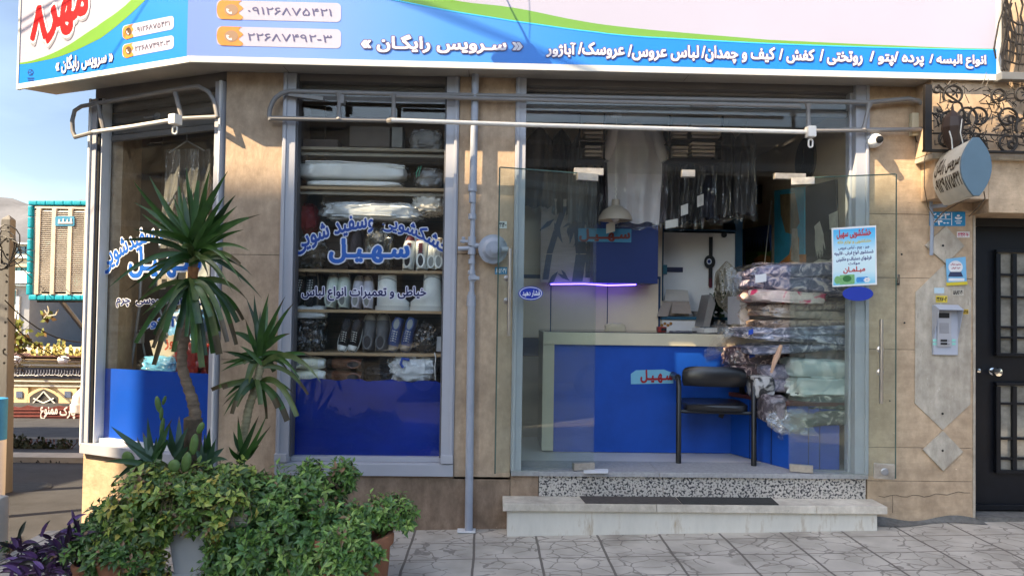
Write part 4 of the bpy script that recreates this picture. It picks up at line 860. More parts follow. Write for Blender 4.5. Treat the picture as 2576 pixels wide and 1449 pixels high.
# facet face
g = MB(); pz = lambda t, z, o: Vector((*(sgC+E1*t+EN*o).xy, z))
g.poly([pz(.0, zf, .004), pz(LS-.012, zf, .004), pz(LS-.012, zt-.02, .004), pz(0, zt-.02, .004)]); face2 = g.build('corner_face', m_sw, sign)
SF = shift(plSF, .004)
fu = smooth_curve([(48, 159), (100, 147), (167, 117), (240, 70), (290, 35), (330, 0), (380, -60), (478, -230)]); flw = smooth_curve([(48, 163), (100, 155), (167, 137), (254, 97), (307, 55), (367, 0), (420, -60), (478, -140)])
U2 = dense(fu, 49, 477, 40); L2 = dense(flw, 49, 477, 40)
g = MB()
for i in range(40):
    a, b = SF(*L2[i], .002), SF(*L2[i+1], .002); g.poly([(a.x, a.y, zlo), (b.x, b.y, zlo), b, a])
g.build('blue_field', m_sb, face2)
g = MB()
for i in range(40): g.poly([SF(*L2[i], .003), SF(*L2[i+1], .003), SF(*U2[i+1], .003), SF(*U2[i], .003)])
g.build('green_swoosh', m_sg, face2)
# white edging
g = MB(); g.box(sgC.x, xr, -SY-.010, -SY+.01, zb-.012, zlo-.002); g.box(xr-.022, xr+.008, -SY-.011, .0, zb-.013, zt); g.build('edge_trim', m_frame, sign, bevel=.002)
g = MB(); g.obox(pz(LS/2, (zb-.012+zlo-.002)/2, .0), (E1, EN, ZN), (LS/2, .010, (zlo-zb+.01)/2)); g.obox(pz(LS-.003, (zt+zb)/2, .0), (E1, EN, ZN), (.010, .012, (zt-zb)/2+.013)); g.build('edge_trim', m_frame, sign, bevel=.002)
g = MB()
for x in (720, 1180, 1725, 2375): g.obox(P(x, 180+.03*(x-700), -.09)*1, (XN, YN, ZN), (.0015, .07, .0015))
for o in g.v: o.z = zb-.002 if o.z < zb else o.z
g.build('soffit_seam', m_joint, sign)
# sign lettering
m_tw = mat('sign_letter_white', (.62, .61, .68), .4, .02); m_to = mat('sign_letter_edge', (.10, .08, .20), .5, .02)
halo_text('» سـرویس رایگـان «', shift(plS, .007), 910, 88, 1313, 131, face1, m_tw, m_to, .04, .09, slope=6)
for t, x0, y0, x1, y1, sl in (('انواع البسه /', 2338, 138, 2479, 171, 3), ('پرده /پتو /', 2188, 131, 2322, 165, 3), ('روتختی /', 2062, 126, 2168, 163, 3), ('کفش /', 1960, 124, 2047, 159, 3), ('کیف و چمدان/', 1765, 117, 1948, 158, 4), ('لباس عروس/', 1580, 114, 1757, 152, 3), ('عروسک/', 1455, 108, 1570, 146, 3), ('آباژور', 1375, 108, 1447, 144, 2)):
    halo_text(t, shift(plS, .007), x0, y0, x1, y1, face1, m_tw, m_to, .04, .09, slope=sl)
halo_text('» سرویس رایگان «', shift(plSF, .007), 142, 147, 285, 188, face2, m_tw, mat('sign_letter_edge_blue', (.01, .04, .22), .5, .02), .04, .075, slope=-24)
m_red = mat('sign_red', (.62, .008, .012), .35, .04); m_gsh = mat('printed_shadow_grey', (.25, .26, .31), .4, .2, 10)
def letters3(t, x0, y0, x1, y1, sl):
    g = MB(); text_on(g, t, shift(plSF, .007), x0+2, y0+13, x1+2, y1+13, .0, .05, slope=sl); g.build('letter_shadow', m_gsh, face2)
    g = MB(); text_on(g, t, shift(plSF, .007), x0, y0, x1, y1, .001, .10, slope=sl); g.build('letter_outline', m_tw, face2)
    g = MB(); text_on(g, t, shift(plSF, .007), x0, y0, x1, y1, .002, .055, slope=sl); g.build('red_lettering', m_red, face2)
letters3('مهر', 118, 16, 220, 106, -42); letters3('۸', 79, 22, 117, 100, -6)
# phone badges
m_or = mat('badge_orange', (.62, .24, .05), .35, .1, 20); m_pill = mat('badge_white', (.42, .415, .52), .35, .05); m_num = mat('badge_ink', (.03, .03, .08), .5, .02); m_dk = mat('badge_brown', (.10, .05, .02), .4, .05)
def badge(par, pl, x0, y0, x1, y1, sl, num, faded):
    g = MB(); g.poly(rrect(pl, x0, y0, x1, y1, (y1-y0)*.24, .0, sl)); b = g.build('phone_badge', m_pill, par)
    W_ = x1-x0; H = y1-y0; cap = W_*.195; g = MB(); s_ = lambda x: sl*(x-x0)/W_
    pts = rrect(pl, x0, y0, x0+cap, y1, H*.24, .0012, sl*cap/W_)[12:]
    edge = [pl(x0+cap+W_*.02*math.sin(i*1.3), y1-H*i/10+s_(x0+cap), .0012) for i in range(11)]
    left = [pl(x0+H*.3-H*.3*math.cos(R(a)), y0+H*.5-(H*.5)*math.sin(R(a)), .0012) for a in range(80, -81, -20)]
    g.poly(edge[::-1]+[pl(x0+H*.3, y1, .0012)]+left[::-1]+[pl(x0+H*.3, y0, .0012)]); g.build('orange_cap', m_or, b)
    cx, cy = x0+cap*.60, (y0+y1)/2+s_(x0+cap*.5); rx = cap*.30 if not faded else cap*.28; ry = H*.30
    g = MB(); g.poly(ellipse(pl, cx, cy, rx, ry, .002)); g.build('phone_disc', m_dk if not faded else mat('badge_tan', (.30, .19, .12), .4, .05), b)
    g = MB(); pa = lambda rr_2, t: pl(cx+rx*rr_2*math.cos(R(t)), cy+ry*rr_2*math.sin(R(t)), .003); A0 = list(range(80, 201, 12))
    for t0_, t1_ in zip(A0[:-1], A0[1:]):
        k_ = .30 if t0_ < 100 or t1_ > 185 else .46; g.poly([pa(k_, t0_), pa(.72, t0_), pa(.72, t1_), pa(k_, t1_)])
    g.build('handset', m_tw, b)
    g = MB(); text_on(g, num, pl, x0+W_*.25, y0+H*.31+s_(x0+W_*.25), x1-W_*.075, y0+H*.70+s_(x0+W_*.25), .002, .012, slope=sl*.69); g.build('number', m_num if not faded else mat('badge_ink_violet', (.08, .075, .19), .5, .02), b)
badge(face2, shift(plSF, .0075), 308, 66, 437, 100, -26, '۰۹۱۲۶۸۷۵۴۲۱', False); badge(face2, shift(plSF, .0075), 308, 113, 437, 147, -24, '۲۲۶۸۷۴۹۲-۳', False)
badge(face1, shift(plS, .0075), 545, 1, 858, 49, 8, '۰۹۱۲۶۸۷۵۴۲۱', True); badge(face1, shift(plS, .0075), 545, 67, 858, 115, 8, '۲۲۶۸۷۴۹۲-۳', True)
g = MB(); e2 = shift(plSF, .0075)
for dx in (0, 1):
    g.poly(ellipse(e2, 77, 183, 8, 9, .0, 6)); break
g.poly(rrect(e2, 69, 196, 86, 199, 1, .0)); g.poly(rrect(e2, 70, 201, 85, 204, 1, .0)); em = g.build('guild_emblem', mat('emblem_navy', (.01, .05, .22), .4, .05), face2)
g = MB()
for k in range(3): g.poly(ellipse(e2, 77+3.5*math.cos(k*2.1), 183+4*math.sin(k*2.1), 2.2, 2.6, .001+.0002*k, 10))
g.build('emblem_mark', m_sb, em)
# lamp arm reaching out above the sign (its shadow falls across the print)
lamp = thing('sign_lamp', 'dark floodlight on a bent arm above the front of the shop sign', 'lamp', (.1, -.2, zt))
SL = lambda x, y, d: P(x, y, -SY)-SUN*d
g = MB(); d0 = .75; atop = SL(1215, -150, d0)
g.tube([atop, SL(1262, -30, d0), SL(1290, 30, d0), SL(1322, 90, d0), SL(1345, 140, d0)], [.004, .004, .0045, .006, .008], 6); g.tube([atop, Vector((atop.x+.1, -SY+.05, zt+.05))], .005, 6); g.build('arm', m_steel, lamp)
g = MB(); g.prism([SL(x, y, d0) for x, y in ((1250, 164), (1256, 153), (1275, 145), (1305, 141), (1322, 128), (1352, 128), (1362, 148), (1376, 158), (1394, 166), (1394, 171), (1250, 169))], (0, .016, 0)); g.build('lamp_head', m_black, lamp, bevel=.003)
g = MB(); g.tube([SL(1330, -40, d0+.02), SL(1338, 60, d0), SL(1335, 110, d0), SL(1343, 135, d0)], .0018, 5); g.build('cable', m_cable, lamp)
for k, (a_, b_) in enumerate((((49, 60), (150, 0)), ((49, 86), (190, 0)), ((240, 215), (377, 0)))):
    p, q2 = plSF(*a_)-SUN*2.2, plSF(*b_)-SUN*2.2; d_ = (q2-p).normalized(); g = MB(); g.tube([p-d_*3+Vector((0, 0, .04)), p, q2, q2+d_*4+Vector((0, 0, .1))], .008 if k < 2 else .004, 5); top(g, 'overhead_cable', m_cable, 'black overhead cable passing above the corner of the shop sign', 'cable', 'overhead cables above the sign')
# ================================================================== awning frames
m_awn = mat('awning_grey', (.23, .22, .215), .45, .08, 5); m_rod = mat('awning_rod_white', (.74, .71, .66), .4, .06, 6)
aw = thing('awning_frame', 'long grey awning frame with a white front bar above the door and display window', 'awning frame', tuple(P(1500, 300, -.1)))
def A(x, y, o=.07): return P(x, y, -o)
g = MB(); g.tube([A(680, 303), A(677, 290), A(679, 275), A(685, 259), A(694, 246), A(708, 236), A(728, 230), A(990, 237), A(1500, 246), A(2190, 258), A(2240, 253), A(2285, 249), A(2310, 254), A(2328, 268), A(2339, 285), A(2344, 305), A(2345, 330)], .0155, 10); g.build('top_rail', m_awn, aw, smooth=True)
g = MB(); g.tube([A(998, 243, .10), A(1500, 256, .10), A(2014, 268, .10)], .013, 8); g.build('inner_rail', m_awn, aw, smooth=True)
g = MB(); g.tube([A(678, 298), A(990, 304)], .0155, 10); g.tube([A(2048, 329), A(2343, 326)], .0155, 10); g.build('lower_rail', m_awn, aw, smooth=True)
for x0, y0, x1, y1 in ((853, 234, 853, 301), (991, 238, 989, 303), (2033, 262, 2034, 325), (2187, 260, 2172, 328)):
    g = MB(); a, b = A(x0, y0), A(x1, y1); g.tube([a, a.lerp(b, .2), a.lerp(b, .8), b], [.026, .014, .014, .024], 8); g.build('strut', m_awn, aw, smooth=True)
g = MB(); g.tube([A(978, 305, .07), A(990, 303, .17)], .02, 8); g.tube([A(2048, 329, .07), A(2038, 333, .17)], .016, 8); g.build('bar_arm', m_awn, aw)
g = MB(); g.tube([A(985, 303, .19), A(1325, 315, .19), A(1700, 325, .19), A(2030, 333, .19)], .0145, 10); g.build('front_bar', m_rod, aw, smooth=True)
g = MB(); g.obox(A(2039, 333, .20), (XN, YN, ZN), (.027, .032, .036)); gb = g.build('gear_box', m_rod, aw, bevel=.006)
def loop(c, w, h, r): g = MB(); g.tube([c+Vector((w*math.cos(t), 0, (h-w)*(1 if math.sin(t) > 0 else -1)*(abs(math.sin(t)) > 1e-6)*.6+w*math.sin(t))) for t in [i*math.pi/8+.01 for i in range(17)]], r, 6); return g
loop(A(2039, 361, .20), .014, .034, .006).build('crank_eye', m_rod, gb)
g = MB(); g.obox(A(770, 245, .05), (Vector((1, 0, -.12)), YN, ZN), (.12, .02, .012)); g.obox(A(860, 252, .05), (XN, YN, ZN), (.02, .03, .03)); g.build('wall_bracket', m_awn, aw, bevel=.003)
aw2 = thing('awning_frame', 'short awning frame with a white front bar over the corner window', 'awning frame', tuple(FPt(380, 300, .1)))
def B(x, y, o=.08): return FPt(x, y, o)
g = MB(); g.tube([B(190, 346), B(183, 331), B(182, 303), B(188, 279), B(205, 268), B(340, 244), B(466, 222), B(500, 219), B(525, 232), B(540, 258), B(547, 296)], .015, 10); g.build('top_rail', m_awn, aw2, smooth=True)
g = MB(); g.tube([B(188, 346), B(236, 333)], .015, 8); g.tube([B(457, 299), B(547, 295)], .015, 8); g.build('lower_rail', m_awn, aw2, smooth=True)
for x0, y0, x1, y1 in ((246, 262, 260, 326), (441, 234, 457, 296)):
    g = MB(); a, b = B(x0, y0), B(x1, y1); g.tube([a, b], [.018, .015], 8); g.build('strut', m_awn, aw2, smooth=True)
g = MB(); g.tube([B(234, 333+0, .17), B(335, 319, .17), B(432, 303, .17)], .0145, 10); g.build('front_bar', m_rod, aw2, smooth=True)
g = MB(); g.obox(B(441, 302, .19), (E1, EN, ZN), (.03, .034, .034)); gb2 = g.build('gear_box', m_rod, aw2, bevel=.008)
g = loop(Vector((0, 0, 0)), .014, .034, .006); c_ = B(440, 328, .19); g.v = [c_+v for v in g.v]; g.build('crank_eye', m_rod, gb2)
# ================================================================== gas pipe with regulator
m_pipe = mat('pipe_grey_paint', (.34, .37, .43), .45, .08, 8, .1); YPp = -.06
gp = thing('gas_pipe', 'pale grey gas pipe with valves and a round regulator running up the pillar', 'gas pipe', (X(1181, 1330, YPp), YPp, 0))
q = lambda x, y: P(x, y, YPp)
g = MB(); g.tube([q(1196, 185), q(1190, 468)], .025, 14); g.build('riser', m_pipe, gp, smooth=True); g = MB(); g.tube([q(1186, 765), q(1179, 1335)], .027, 14); g.build('riser', m_pipe, gp, smooth=True)
g = MB(); g.tube([q(1190, 500), q(1187, 735)], .017, 12); g.build('thin_riser', m_pipe, gp, smooth=True)
for y0, y1, ra in ((464, 482, .031), (482, 510, .024), (538, 552, .027), (596, 618, .028), (626, 640, .027), (652, 664, .024), (680, 690, .026), (734, 748, .024), (742, 770, .031)):
    g = MB(); g.tube([q(1189-(y0-464)*.012, y0), q(1189-(y1-464)*.012, y1)], [ra*.95, ra], 12); g.build('coupling', m_pipe, gp, smooth=True)
g = MB(); g.tube([q(1152, 626), q(1187, 624)], .015, 8); g.obox(q(1168, 607), (XN, YN, ZN), (.028, .012, .008)); g.tube([q(1165, 612), q(1166, 596)], .012, 8); g.build('inlet_valve', m_pipe, gp, bevel=.003)
g = MB(); g.lathe([(.026, -.02), (.03, .02)], q(1189, 700), (0, -1, 0), 12); g.obox(q(1195, 700)+Vector((0, -.035, 0)), (XN, YN, ZN), (.030, .006, .012)); g.build('stopcock', m_pipe, gp, bevel=.003)
g = MB(); g.tube([q(1188, 618), q(1216, 620)], [.022, .016], 10); rg_c = P(1240, 627, YPp-.02)
g.lathe([(.02, .038), (.055, .034), (.070, .018), (.078, .012), (.098, .012), (.098, -.012), (.08, -.014), (.05, -.05)], rg_c, (.15, -1, -.1), 28); g.lathe([(.022, .05), (.026, .09), (.006, .092)], rg_c, (.15, -1, -.1), 14); g.tube([P(1262, 628, YPp-.06), P(1280, 628, YPp-.06)], .018, 10); reg = g.build('regulator', m_pipe, gp, smooth=True)
g = MB()
for k in range(10): g.lathe([(.007, .012), (.007, .018), (.001, .019)], rg_c+Vector((math.cos(k*.628)*.091, 0, math.sin(k*.628)*.091)), (.15, -1, -.1), 6)
g.build('bolt', m_steel, reg)
g = MB(); g.obox(Vector((X(1181, 1330, YPp)-.02, YPp, gz(0, 0)+.006)), (XN, YN, ZN), (.06, .035, .005)); g.build('base_plate', m_white, gp)
# ================================================================== things fixed to the wall
def sticker(x0, y0, x1, y1, col, txt, tcol, label, pl=None, tilt=0, cat='sticker', name='number_sticker', bold=.05):
    pl = pl or shift(plane_main(.0), .002); g = MB(); pts = [pl(x0, y0), pl(x1, y0+tilt), pl(x1, y1+tilt), pl(x0, y1)]; n = (pts[1]-pts[0]).cross(pts[3]-pts[0]).normalized(); n = -n if n.dot(CAM-pts[0]) < 0 else n
    g.prism(pts, n*.0012); o = top(g, name, mat('paper_%.2f_%.2f' % (col[0], col[2]), col, .6, .1, 30), label, cat)
    if txt:
        p2 = shift(pl, .0018); g = MB(); text_on(g, txt, p2, x0+(x1-x0)*.08, y0+(y1-y0)*.2, x1-(x1-x0)*.06, y1-(y1-y0)*.2, .0008, bold, slope=tilt); g.build('number', mat('ink_%.2f_%.2f' % (tcol[0], tcol[2]), tcol, .6, .02), o)
    return o
sticker(1253, 557, 1275, 575, (.62, .64, .62), '۲۲۱۴۰۰', (.02, .02, .03), 'small white number sticker on the stone pillar left of the door, above the regulator')
sticker(1245, 672, 1276, 690, (.04, .25, .45), '۸۰۵۲۰۳۷', (.75, .8, .85), 'small blue number sticker on the stone pillar under the gas regulator')
sticker(2407, 583, 2439, 598, (.62, .60, .58), '۲۲۴۶۲۰۷۰', (.45, .02, .08), 'white sticker with red digits beside the top stone diamond', tilt=0)
sticker(2396, 727, 2424, 744, (.46, .42, .35), '۵۸۸۲۰۳۰', (.02, .02, .02), 'plain stencilled black number sticker right of the yellow sticker', shift(plane_main(.007), .002))
sticker(2354, 744, 2383, 761, (.65, .50, .06), '۲۲۸۷۰۰۲', (.02, .03, .03), 'yellow number sticker just above the intercom', shift(plane_main(.007), .002))
sticker(2350, 724, 2375, 738, (.45, .60, .68), None, (.03, .2, .4), 'torn pale blue sticker above the yellow sticker', shift(plane_main(.007), .002), bold=.03)
sticker(2418, 778, 2436, 790, (.55, .36, .04), '۵۱۲۵', (.05, .03, .01), 'small amber sticker to the right of the intercom hood', shift(plane_main(.007), .002))
pl_ad = shift(plane_main(.012), .003)
sticker(2378, 718, 2431, 718+0.1+ -0 + 0, (.65, .50, .06), None, (0, 0, 0), '', pl_ad) if False else None
ad2 = MB().prism([pl_ad(2378, 722, -.002), pl_ad(2434, 714, -.002), pl_ad(2436, 722, -.002), pl_ad(2380, 730, -.002)], (0, -.001, 0)); adt = thing('advert_flyer', 'blue and white advert flyer with a yellow foot taped below the top stone diamond', 'flyer', tuple(P(2405, 725, -.016)))
g = MB(); g.prism([pl_ad(2379, 652), pl_ad(2429, 646), pl_ad(2432, 710), pl_ad(2382, 713)], (0, -.001, 0)); g.build('sheet', mat('flyer_blue', (.16, .42, .66), .5, .08), adt)
g = MB(); g.prism([pl_ad(2380, 711, .0012), pl_ad(2433, 708, .0012), pl_ad(2434, 716, .0012), pl_ad(2381, 719, .0012)], (0, -.001, 0)); g.build('yellow_foot', mat('flyer_yellow', (.6, .48, .04), .5, .08), adt)
g = MB(); g.poly(ellipse(pl_ad, 2404, 672, 18, 16, .0022)); g.poly(rrect(pl_ad, 2386, 700, 2426, 707, 1, .0022)); g.build('white_bubble', m_white, adt)
g = MB(); g.poly([pl_ad(2390, 684, .003), pl_ad(2418, 684, .003), pl_ad(2423, 696, .003), pl_ad(2385, 696, .003)]); g.build('printed_phone', mat('flyer_ink', (.03, .04, .1), .5, .05), adt)
g = MB(); text_on(g, 'مشاوره رایگان', pl_ad, 2391, 662, 2417, 668, .0032, .04); text_on(g, 'خرید فروش', pl_ad, 2393, 671, 2415, 677, .0032, .04); g.build('lettering', mat('flyer_red', (.35, .03, .06), .5, .05), adt)
# enamel water-meter plate
pl_p = shift(plane_main(.0), .004)
pt = thing('number_plate', 'blue enamel wall plate with white digits and a round emblem under the projecting sign', 'plate', tuple(P(2390, 550, -.01)))
g = MB(); g.prism(rrect(pl_p, 2338, 533, 2428, 569, 2), (0, -.002, 0)); ps = g.build('plate', mat('enamel_blue', (.01, .22, .45), .35, .12, 12), pt)
g = MB(); g.poly(rrect(pl_p, 2393, 535, 2395, 567, .5, .003)); g.poly(rrect(pl_p, 2341, 551, 2392, 552.5, .5, .003)); g.build('divider', m_white, pt)
g = MB(); text_on(g, '۲۰۶۳', pl_p, 2344, 537, 2388, 549, .003, .04); text_on(g, '۴۴۰۰', pl_p, 2344, 555, 2386, 566, .003, .04); g.build('digits', m_white, ps)
g = MB(); a = ellipse(pl_p, 2411, 545, 10, 8, .003, 14, 10, 170); b = ellipse(pl_p, 2411, 544, 7, 4, .003, 14, 10, 170)
for i in range(13): g.poly([a[i], a[i+1], b[i+1], b[i]])
g.poly(ellipse(pl_p, 2411, 543, 4, 3, .0034, 10)); g.poly(rrect(pl_p, 2402, 556, 2420, 558, .5, .003)); g.poly(rrect(pl_p, 2405, 561, 2417, 563, .5, .003)); g.build('emblem', m_white, ps)
# intercom
ic = thing('intercom', 'pale grey door intercom under a small rain hood beside the black door', 'intercom', tuple(P(2376, 892, -.01)))
a, b = P(2345, 800, -.012), P(2406, 893, -.012); ictop = P(2376, 768, -.012).z
part_box('back_box', mat('intercom_grey', (.40, .43, .50), .45, .04), ic, (a.x, b.x, -.03, -.0065, b.z, ictop), bevel=.004)
g = MB(); bl_, br_ = a.x, b.x
g.prism([(bl_, -.031, ictop), (bl_, -.09, ictop-.03), (bl_, -.031, P(2345, 850, -.03).z)], (.003, 0, 0)); g.prism([(br_-.003, -.031, ictop), (br_-.003, -.09, ictop-.03), (br_-.003, -.031, P(2345, 850, -.03).z)], (.003, 0, 0)); g.prism([(bl_, -.031, ictop), (br_, -.031, ictop), (br_, -.092, ictop-.032), (bl_, -.092, ictop-.032)], (0, 0, .004)); g.build('rain_hood', mat('intercom_grey', ()), ic)
part_box('front_panel', mat('intercom_silver', (.45, .46, .50), .35, .04, metal=.3), ic, (P(2357, 800, -.035).x, P(2392, 800, -.035).x, -.042, -.0305, P(2376, 872, -.035).z, P(2376, 782, -.035).z), bevel=.003)
part_box('camera_window', mat('black', ()), ic, (P(2362, 785, -.043).x, P(2388, 785, -.043).x, -.046, -.0425, P(2376, 800, -.043).z, P(2376, 787, -.043).z), bevel=.001)
g = MB()
for k in range(9): y = 813+k*2.9; g.box(P(2363, y, -.043).x, P(2387, y, -.043).x, -.044, -.0425, P(2376, y+1.4, -.043).z, P(2376, y, -.043).z)
g.build('speaker_slots', mat('intercom_dark', (.25, .25, .27), .5, .05), ic)
for y in (854, 862):
    g = MB(); bx(g, -.0465, 2367, y, 2383, y+5, .004); g.build('name_slot', mat('black', ()), ic); g = MB(); g.lathe([(.004, 0), (.004, .004), (.001, .005)], P(2387, y+3, -.0425), (0, -1, 0), 10); g.build('call_button', m_steel, ic)
for x, y in ((2347, 853), (2347, 862), (2395, 853), (2395, 862)):
    g = MB(); bx(g, -.0325, x, y, x+9, y+6, .002); g.build('label_tape', mat('mint_tape', (.25, .60, .52), .5, .1), ic)
# cctv camera and junction box
cc = thing('security_camera', 'white dome security camera at the head of the right door post', 'camera', tuple(P(2197, 357, -.02)))
g = MB(); c = P(2197, 355, -.03); g.lathe([(.048, .028), (.05, 0), (.046, -.02)], c, (0, -1, 0), 20); g.blob(c+Vector((0, -.03, -.004)), (.046, .046, .046), 1, 0, e=1, nu=20, nv=12); g.build('housing', m_white, cc, smooth=True)
g = MB(); g.lathe([(.026, 0), (.022, .012), (.001, .016)], c+Vector((.004, -.072, -.006)), (.05, -1, -.1), 16); g.build('lens', m_black, cc, smooth=True)
jb = thing('junction_box', 'cream electrical junction box on the wall under the awning frame end', 'box', tuple(P(2310, 345, -.01)))
g = MB(); a, b = P(2292, 285, -.03), P(2334, 343, -.03); g.box(a.x, b.x, -.045, -.002, b.z, a.z); g.build('cover', mat('cream_plastic', (.52, .48, .36), .5, .06), jb, bevel=.006)
g = MB(); g.tube([P(2302, 343, -.03), P(2305, 356, -.03), P(2318, 366, -.02), P(2332, 368, -.02)], .004, 5); g.tube([P(2310, 343, -.03), P(2312, 350, -.03), P(2330, 357, -.02)], .003, 5); g.build('cable', m_cable, jb)
# door keeper on the right wall
dk = thing('door_stop', 'small black and chrome door keeper screwed to the wall right of the open glass leaf', 'door stop', tuple(P(2258, 700, -.01)))
g = MB(); g.obox(P(2258, 704, -.01), (XN, YN, ZN), (.012, .009, .036)); g.build('base', m_black, dk, bevel=.004); g = MB(); g.tube([P(2258, 692, -.018), P(2259, 700, -.04), P(2258, 712, -.035)], .008, 8); g.build('catch', mat('chrome', ()), dk)
# projecting lens-shaped sign
PJ0 = P(2380, 452, -.21); pj = thing('projecting_sign', 'cream lens shaped light box with a steel blue end cap above the intercom', 'sign', tuple(PJ0))
PJ1 = P(2452, 421, -.60); axd = (PJ1-PJ0).normalized(); sx = Vector((1, 0, 0)); sx = (sx-axd*sx.dot(axd)).normalized(); sz = sx.cross(axd); sz = sz if sz.z > 0 else -sz
def lens(c, hw, hh, n=10):
    pts = []
    for i in range(n+1): t = -1+2*i/n; pts.append(c+sx*(hw*(1-t*t*.80))+sz*(hh*t))
    for i in range(n+1): t = 1-2*i/n; pts.append(c-sx*(hw*(1-t*t*.80))+sz*(hh*t))
    return pts
g = MB(); g.prism(lens(PJ0, .084, .172), PJ1-PJ0); bd = g.build('light_box', mat('aged_cream', (.60, .56, .47), .5, .14, 5, .05), pj, smooth=False, bevel=.004)
g = MB(); g.prism(lens(PJ1+axd*.002, .088, .178), axd*.02); g.build('end_cap', mat('steel_blue', (.10, .17, .225), .45, .06), pj, bevel=.004)
def pjs(x, y, o=0.0):
    u, v = x, y; t = v; c = PJ0.lerp(PJ1, u); return c-sx*(.084*(1-t*t*.80)+.002+o)+sz*(.172*t)
def pj_text(t, u0, v0, u1, v1):
    vs, fs, rb = text_geo(t, .035); g = MB(); g.raw([pjs(u0+(u1-u0)*(v[0]-rb[0])/(rb[1]-rb[0]), v0+(v1-v0)*(v[1]-rb[2])/(rb[3]-rb[2])) for v in vs], fs); g.build('lettering', mat('faded_brown_ink', (.05, .035, .02), .7, .2, 30), bd)
pj_text('سرویس رایگان', .08, .02, .96, .66); pj_text('۰۹۱۲۹۸۷۵۴۲۱', .08, -.58, .96, -.10)
g = MB(); g.tube([P(2342, 505, -.02), P(2345, 570, -.02), P(2343, 642, -.02)], .013, 4); g.tube([P(2343, 520, -.02), PJ0-sz*.17], .013, 4); g.build('bracket', mat('bracket_blue', (.28, .33, .42), .5, .1), pj)
g = MB(); g.tube([P(2420, 300, -.2), P(2400, 345, -.22), PJ0.lerp(PJ1, .35)+sz*.172], .0035, 5)
g.tube([P(2334, 380, -.22), P(2326, 400, -.22), P(2325, 470, -.20), P(2334, 520, -.10), P(2350, 545, -.03)], .003, 5); g.tube([P(2350, 560, -.02), P(2372, 535, -.08), P(2410, 512, -.2), PJ1-sz*.17], .004, 5); g.tube([PJ1-sz*.15+sx*.05, P(2478, 500, -.5), P(2462, 520, -.3), P(2438, 545, -.06)], .0035, 5); g.build('wire', mat('wire_tan', (.16, .12, .08), .6, .1), pj)
# wrought iron grille of the bay
ir = thing('iron_grille', 'black wrought iron grille of scrolls, leaves and twigs over the bay beside the sign', 'grille', tuple(P(2450, 380, -.22)))
m_iron = mat('wrought_iron', (.018, .014, .011), .55, .3, 20); YI = -.265
I = lambda x, y, o=0: P(x, y, YI-o)
g = MB(); bx(g, YI-.01, 2328, 213, 2345, 378, .03); bx(g, YI-.012, 2328, 375, 2800, 390, .04); g.build('frame', m_iron, ir, bevel=.002)
g = MB(); bx(g, YI-.02, 2520, 181, 2800, 206, .06); g.build('beam', mat('painted_beam', (.14, .145, .15), .5, .15, 6), ir, bevel=.003)
g = MB()
def scroll(cx, cy, r, a0, turns, sg=1, k=.55, rad=.006):
    n = int(turns*16); g.tube([I(cx+r*(1-k*i/n)*math.cos(a0+sg*2*math.pi*turns*i/n), cy+r*(1-k*i/n)*math.sin(a0+sg*2*math.pi*turns*i/n)) for i in range(n+1)], rad, 6)
for cx, cy, r, a0, sg in ((2399, 240, 27, 2.6, 1), (2431, 295, 27, .6, -1), (2462, 295, 27, 2.5, 1), (2431, 372, 26, 5.6, 1), (2462, 372, 26, 3.9, -1), (2513, 242, 20, 2, 1), (2570, 240, 22, 1, -1), (2534, 296, 26, .5, -1), (2534, 360, 26, 5.5, 1), (2580, 320, 26, 2.5, 1), (2381, 348, 26, 5, 1), (2356, 226, 9, 0, 1), (2386, 302, 26, 1.5, -1), (2545, 300, 10, 1, 1), (2545, 365, 9, 2, 1), (2590, 290, 20, 2, -1)): scroll(cx, cy, r, a0, .95, sg, .35, .008)
g.tube([I(2345, 336), I(2446, 337), I(2580, 345), I(2680, 345)], .006, 6); g.tube([I(2360, 214), I(2385, 240), I(2418, 262), I(2430, 300)], .007, 6)
for k in range(330):                            # the twig mesh welded between the scrolls
    x, y = rr_.uniform(2346, 2640), rr_.uniform(210, 374)
    if y < 300 and rr_.random() < .7 and x < 2480: continue
    a = rr_.uniform(0, 6.28); L = rr_.uniform(12, 34); g.tube([I(x, y, .003), I(x+math.cos(a)*L*.5+rr_.uniform(-3, 3), y+math.sin(a)*L*.5, .003), I(x+math.cos(a)*L, y+math.sin(a)*L, .003)], rr_.uniform(.0022, .0042), 4)
for k in range(26):
    x, y = rr_.uniform(2520, 2640), rr_.uniform(-30, 20); pts = [I(x, y)]
    for q in range(6): x += rr_.uniform(-9, 9); y += rr_.uniform(20, 36); pts.append(I(x, min(y, 178)))
    g.tube(pts, rr_.uniform(.004, .007), 5)
for k in range(5): a = rr_.uniform(2500, 2540); g.tube([I(2525, 40+k*28), I(2560, 62+k*25), I(2640, 75+k*22)], .006, 5)
g.build('scrollwork', m_iron, ir)
g = MB()
for cx, cy, s_, a0 in ((2405, 234, 15, 0), (2427, 300, 15, 2), (2466, 300, 15, 1), (2428, 365, 16, .4), (2467, 366, 16, 2.3), (2362, 286, 15, 3.1), (2448, 336, 13, 0), (2578, 235, 12, 1)):
    for k in range(5):
        a = a0+k*1.257; g.prism([I(cx, cy, .004), I(cx+s_*.55*math.cos(a-.35), cy+s_*.55*math.sin(a-.35), .004), I(cx+s_*math.cos(a), cy+s_*math.sin(a), .008), I(cx+s_*.55*math.cos(a+.35), cy+s_*.55*math.sin(a+.35), .004)], (0, .004, 0))
g.build('iron_leaf', m_iron, ir)
ln = thing('wall_lantern', 'dark iron lantern hanging in the scrollwork above the projecting sign', 'lantern', tuple(I(2398, 370, .03)))
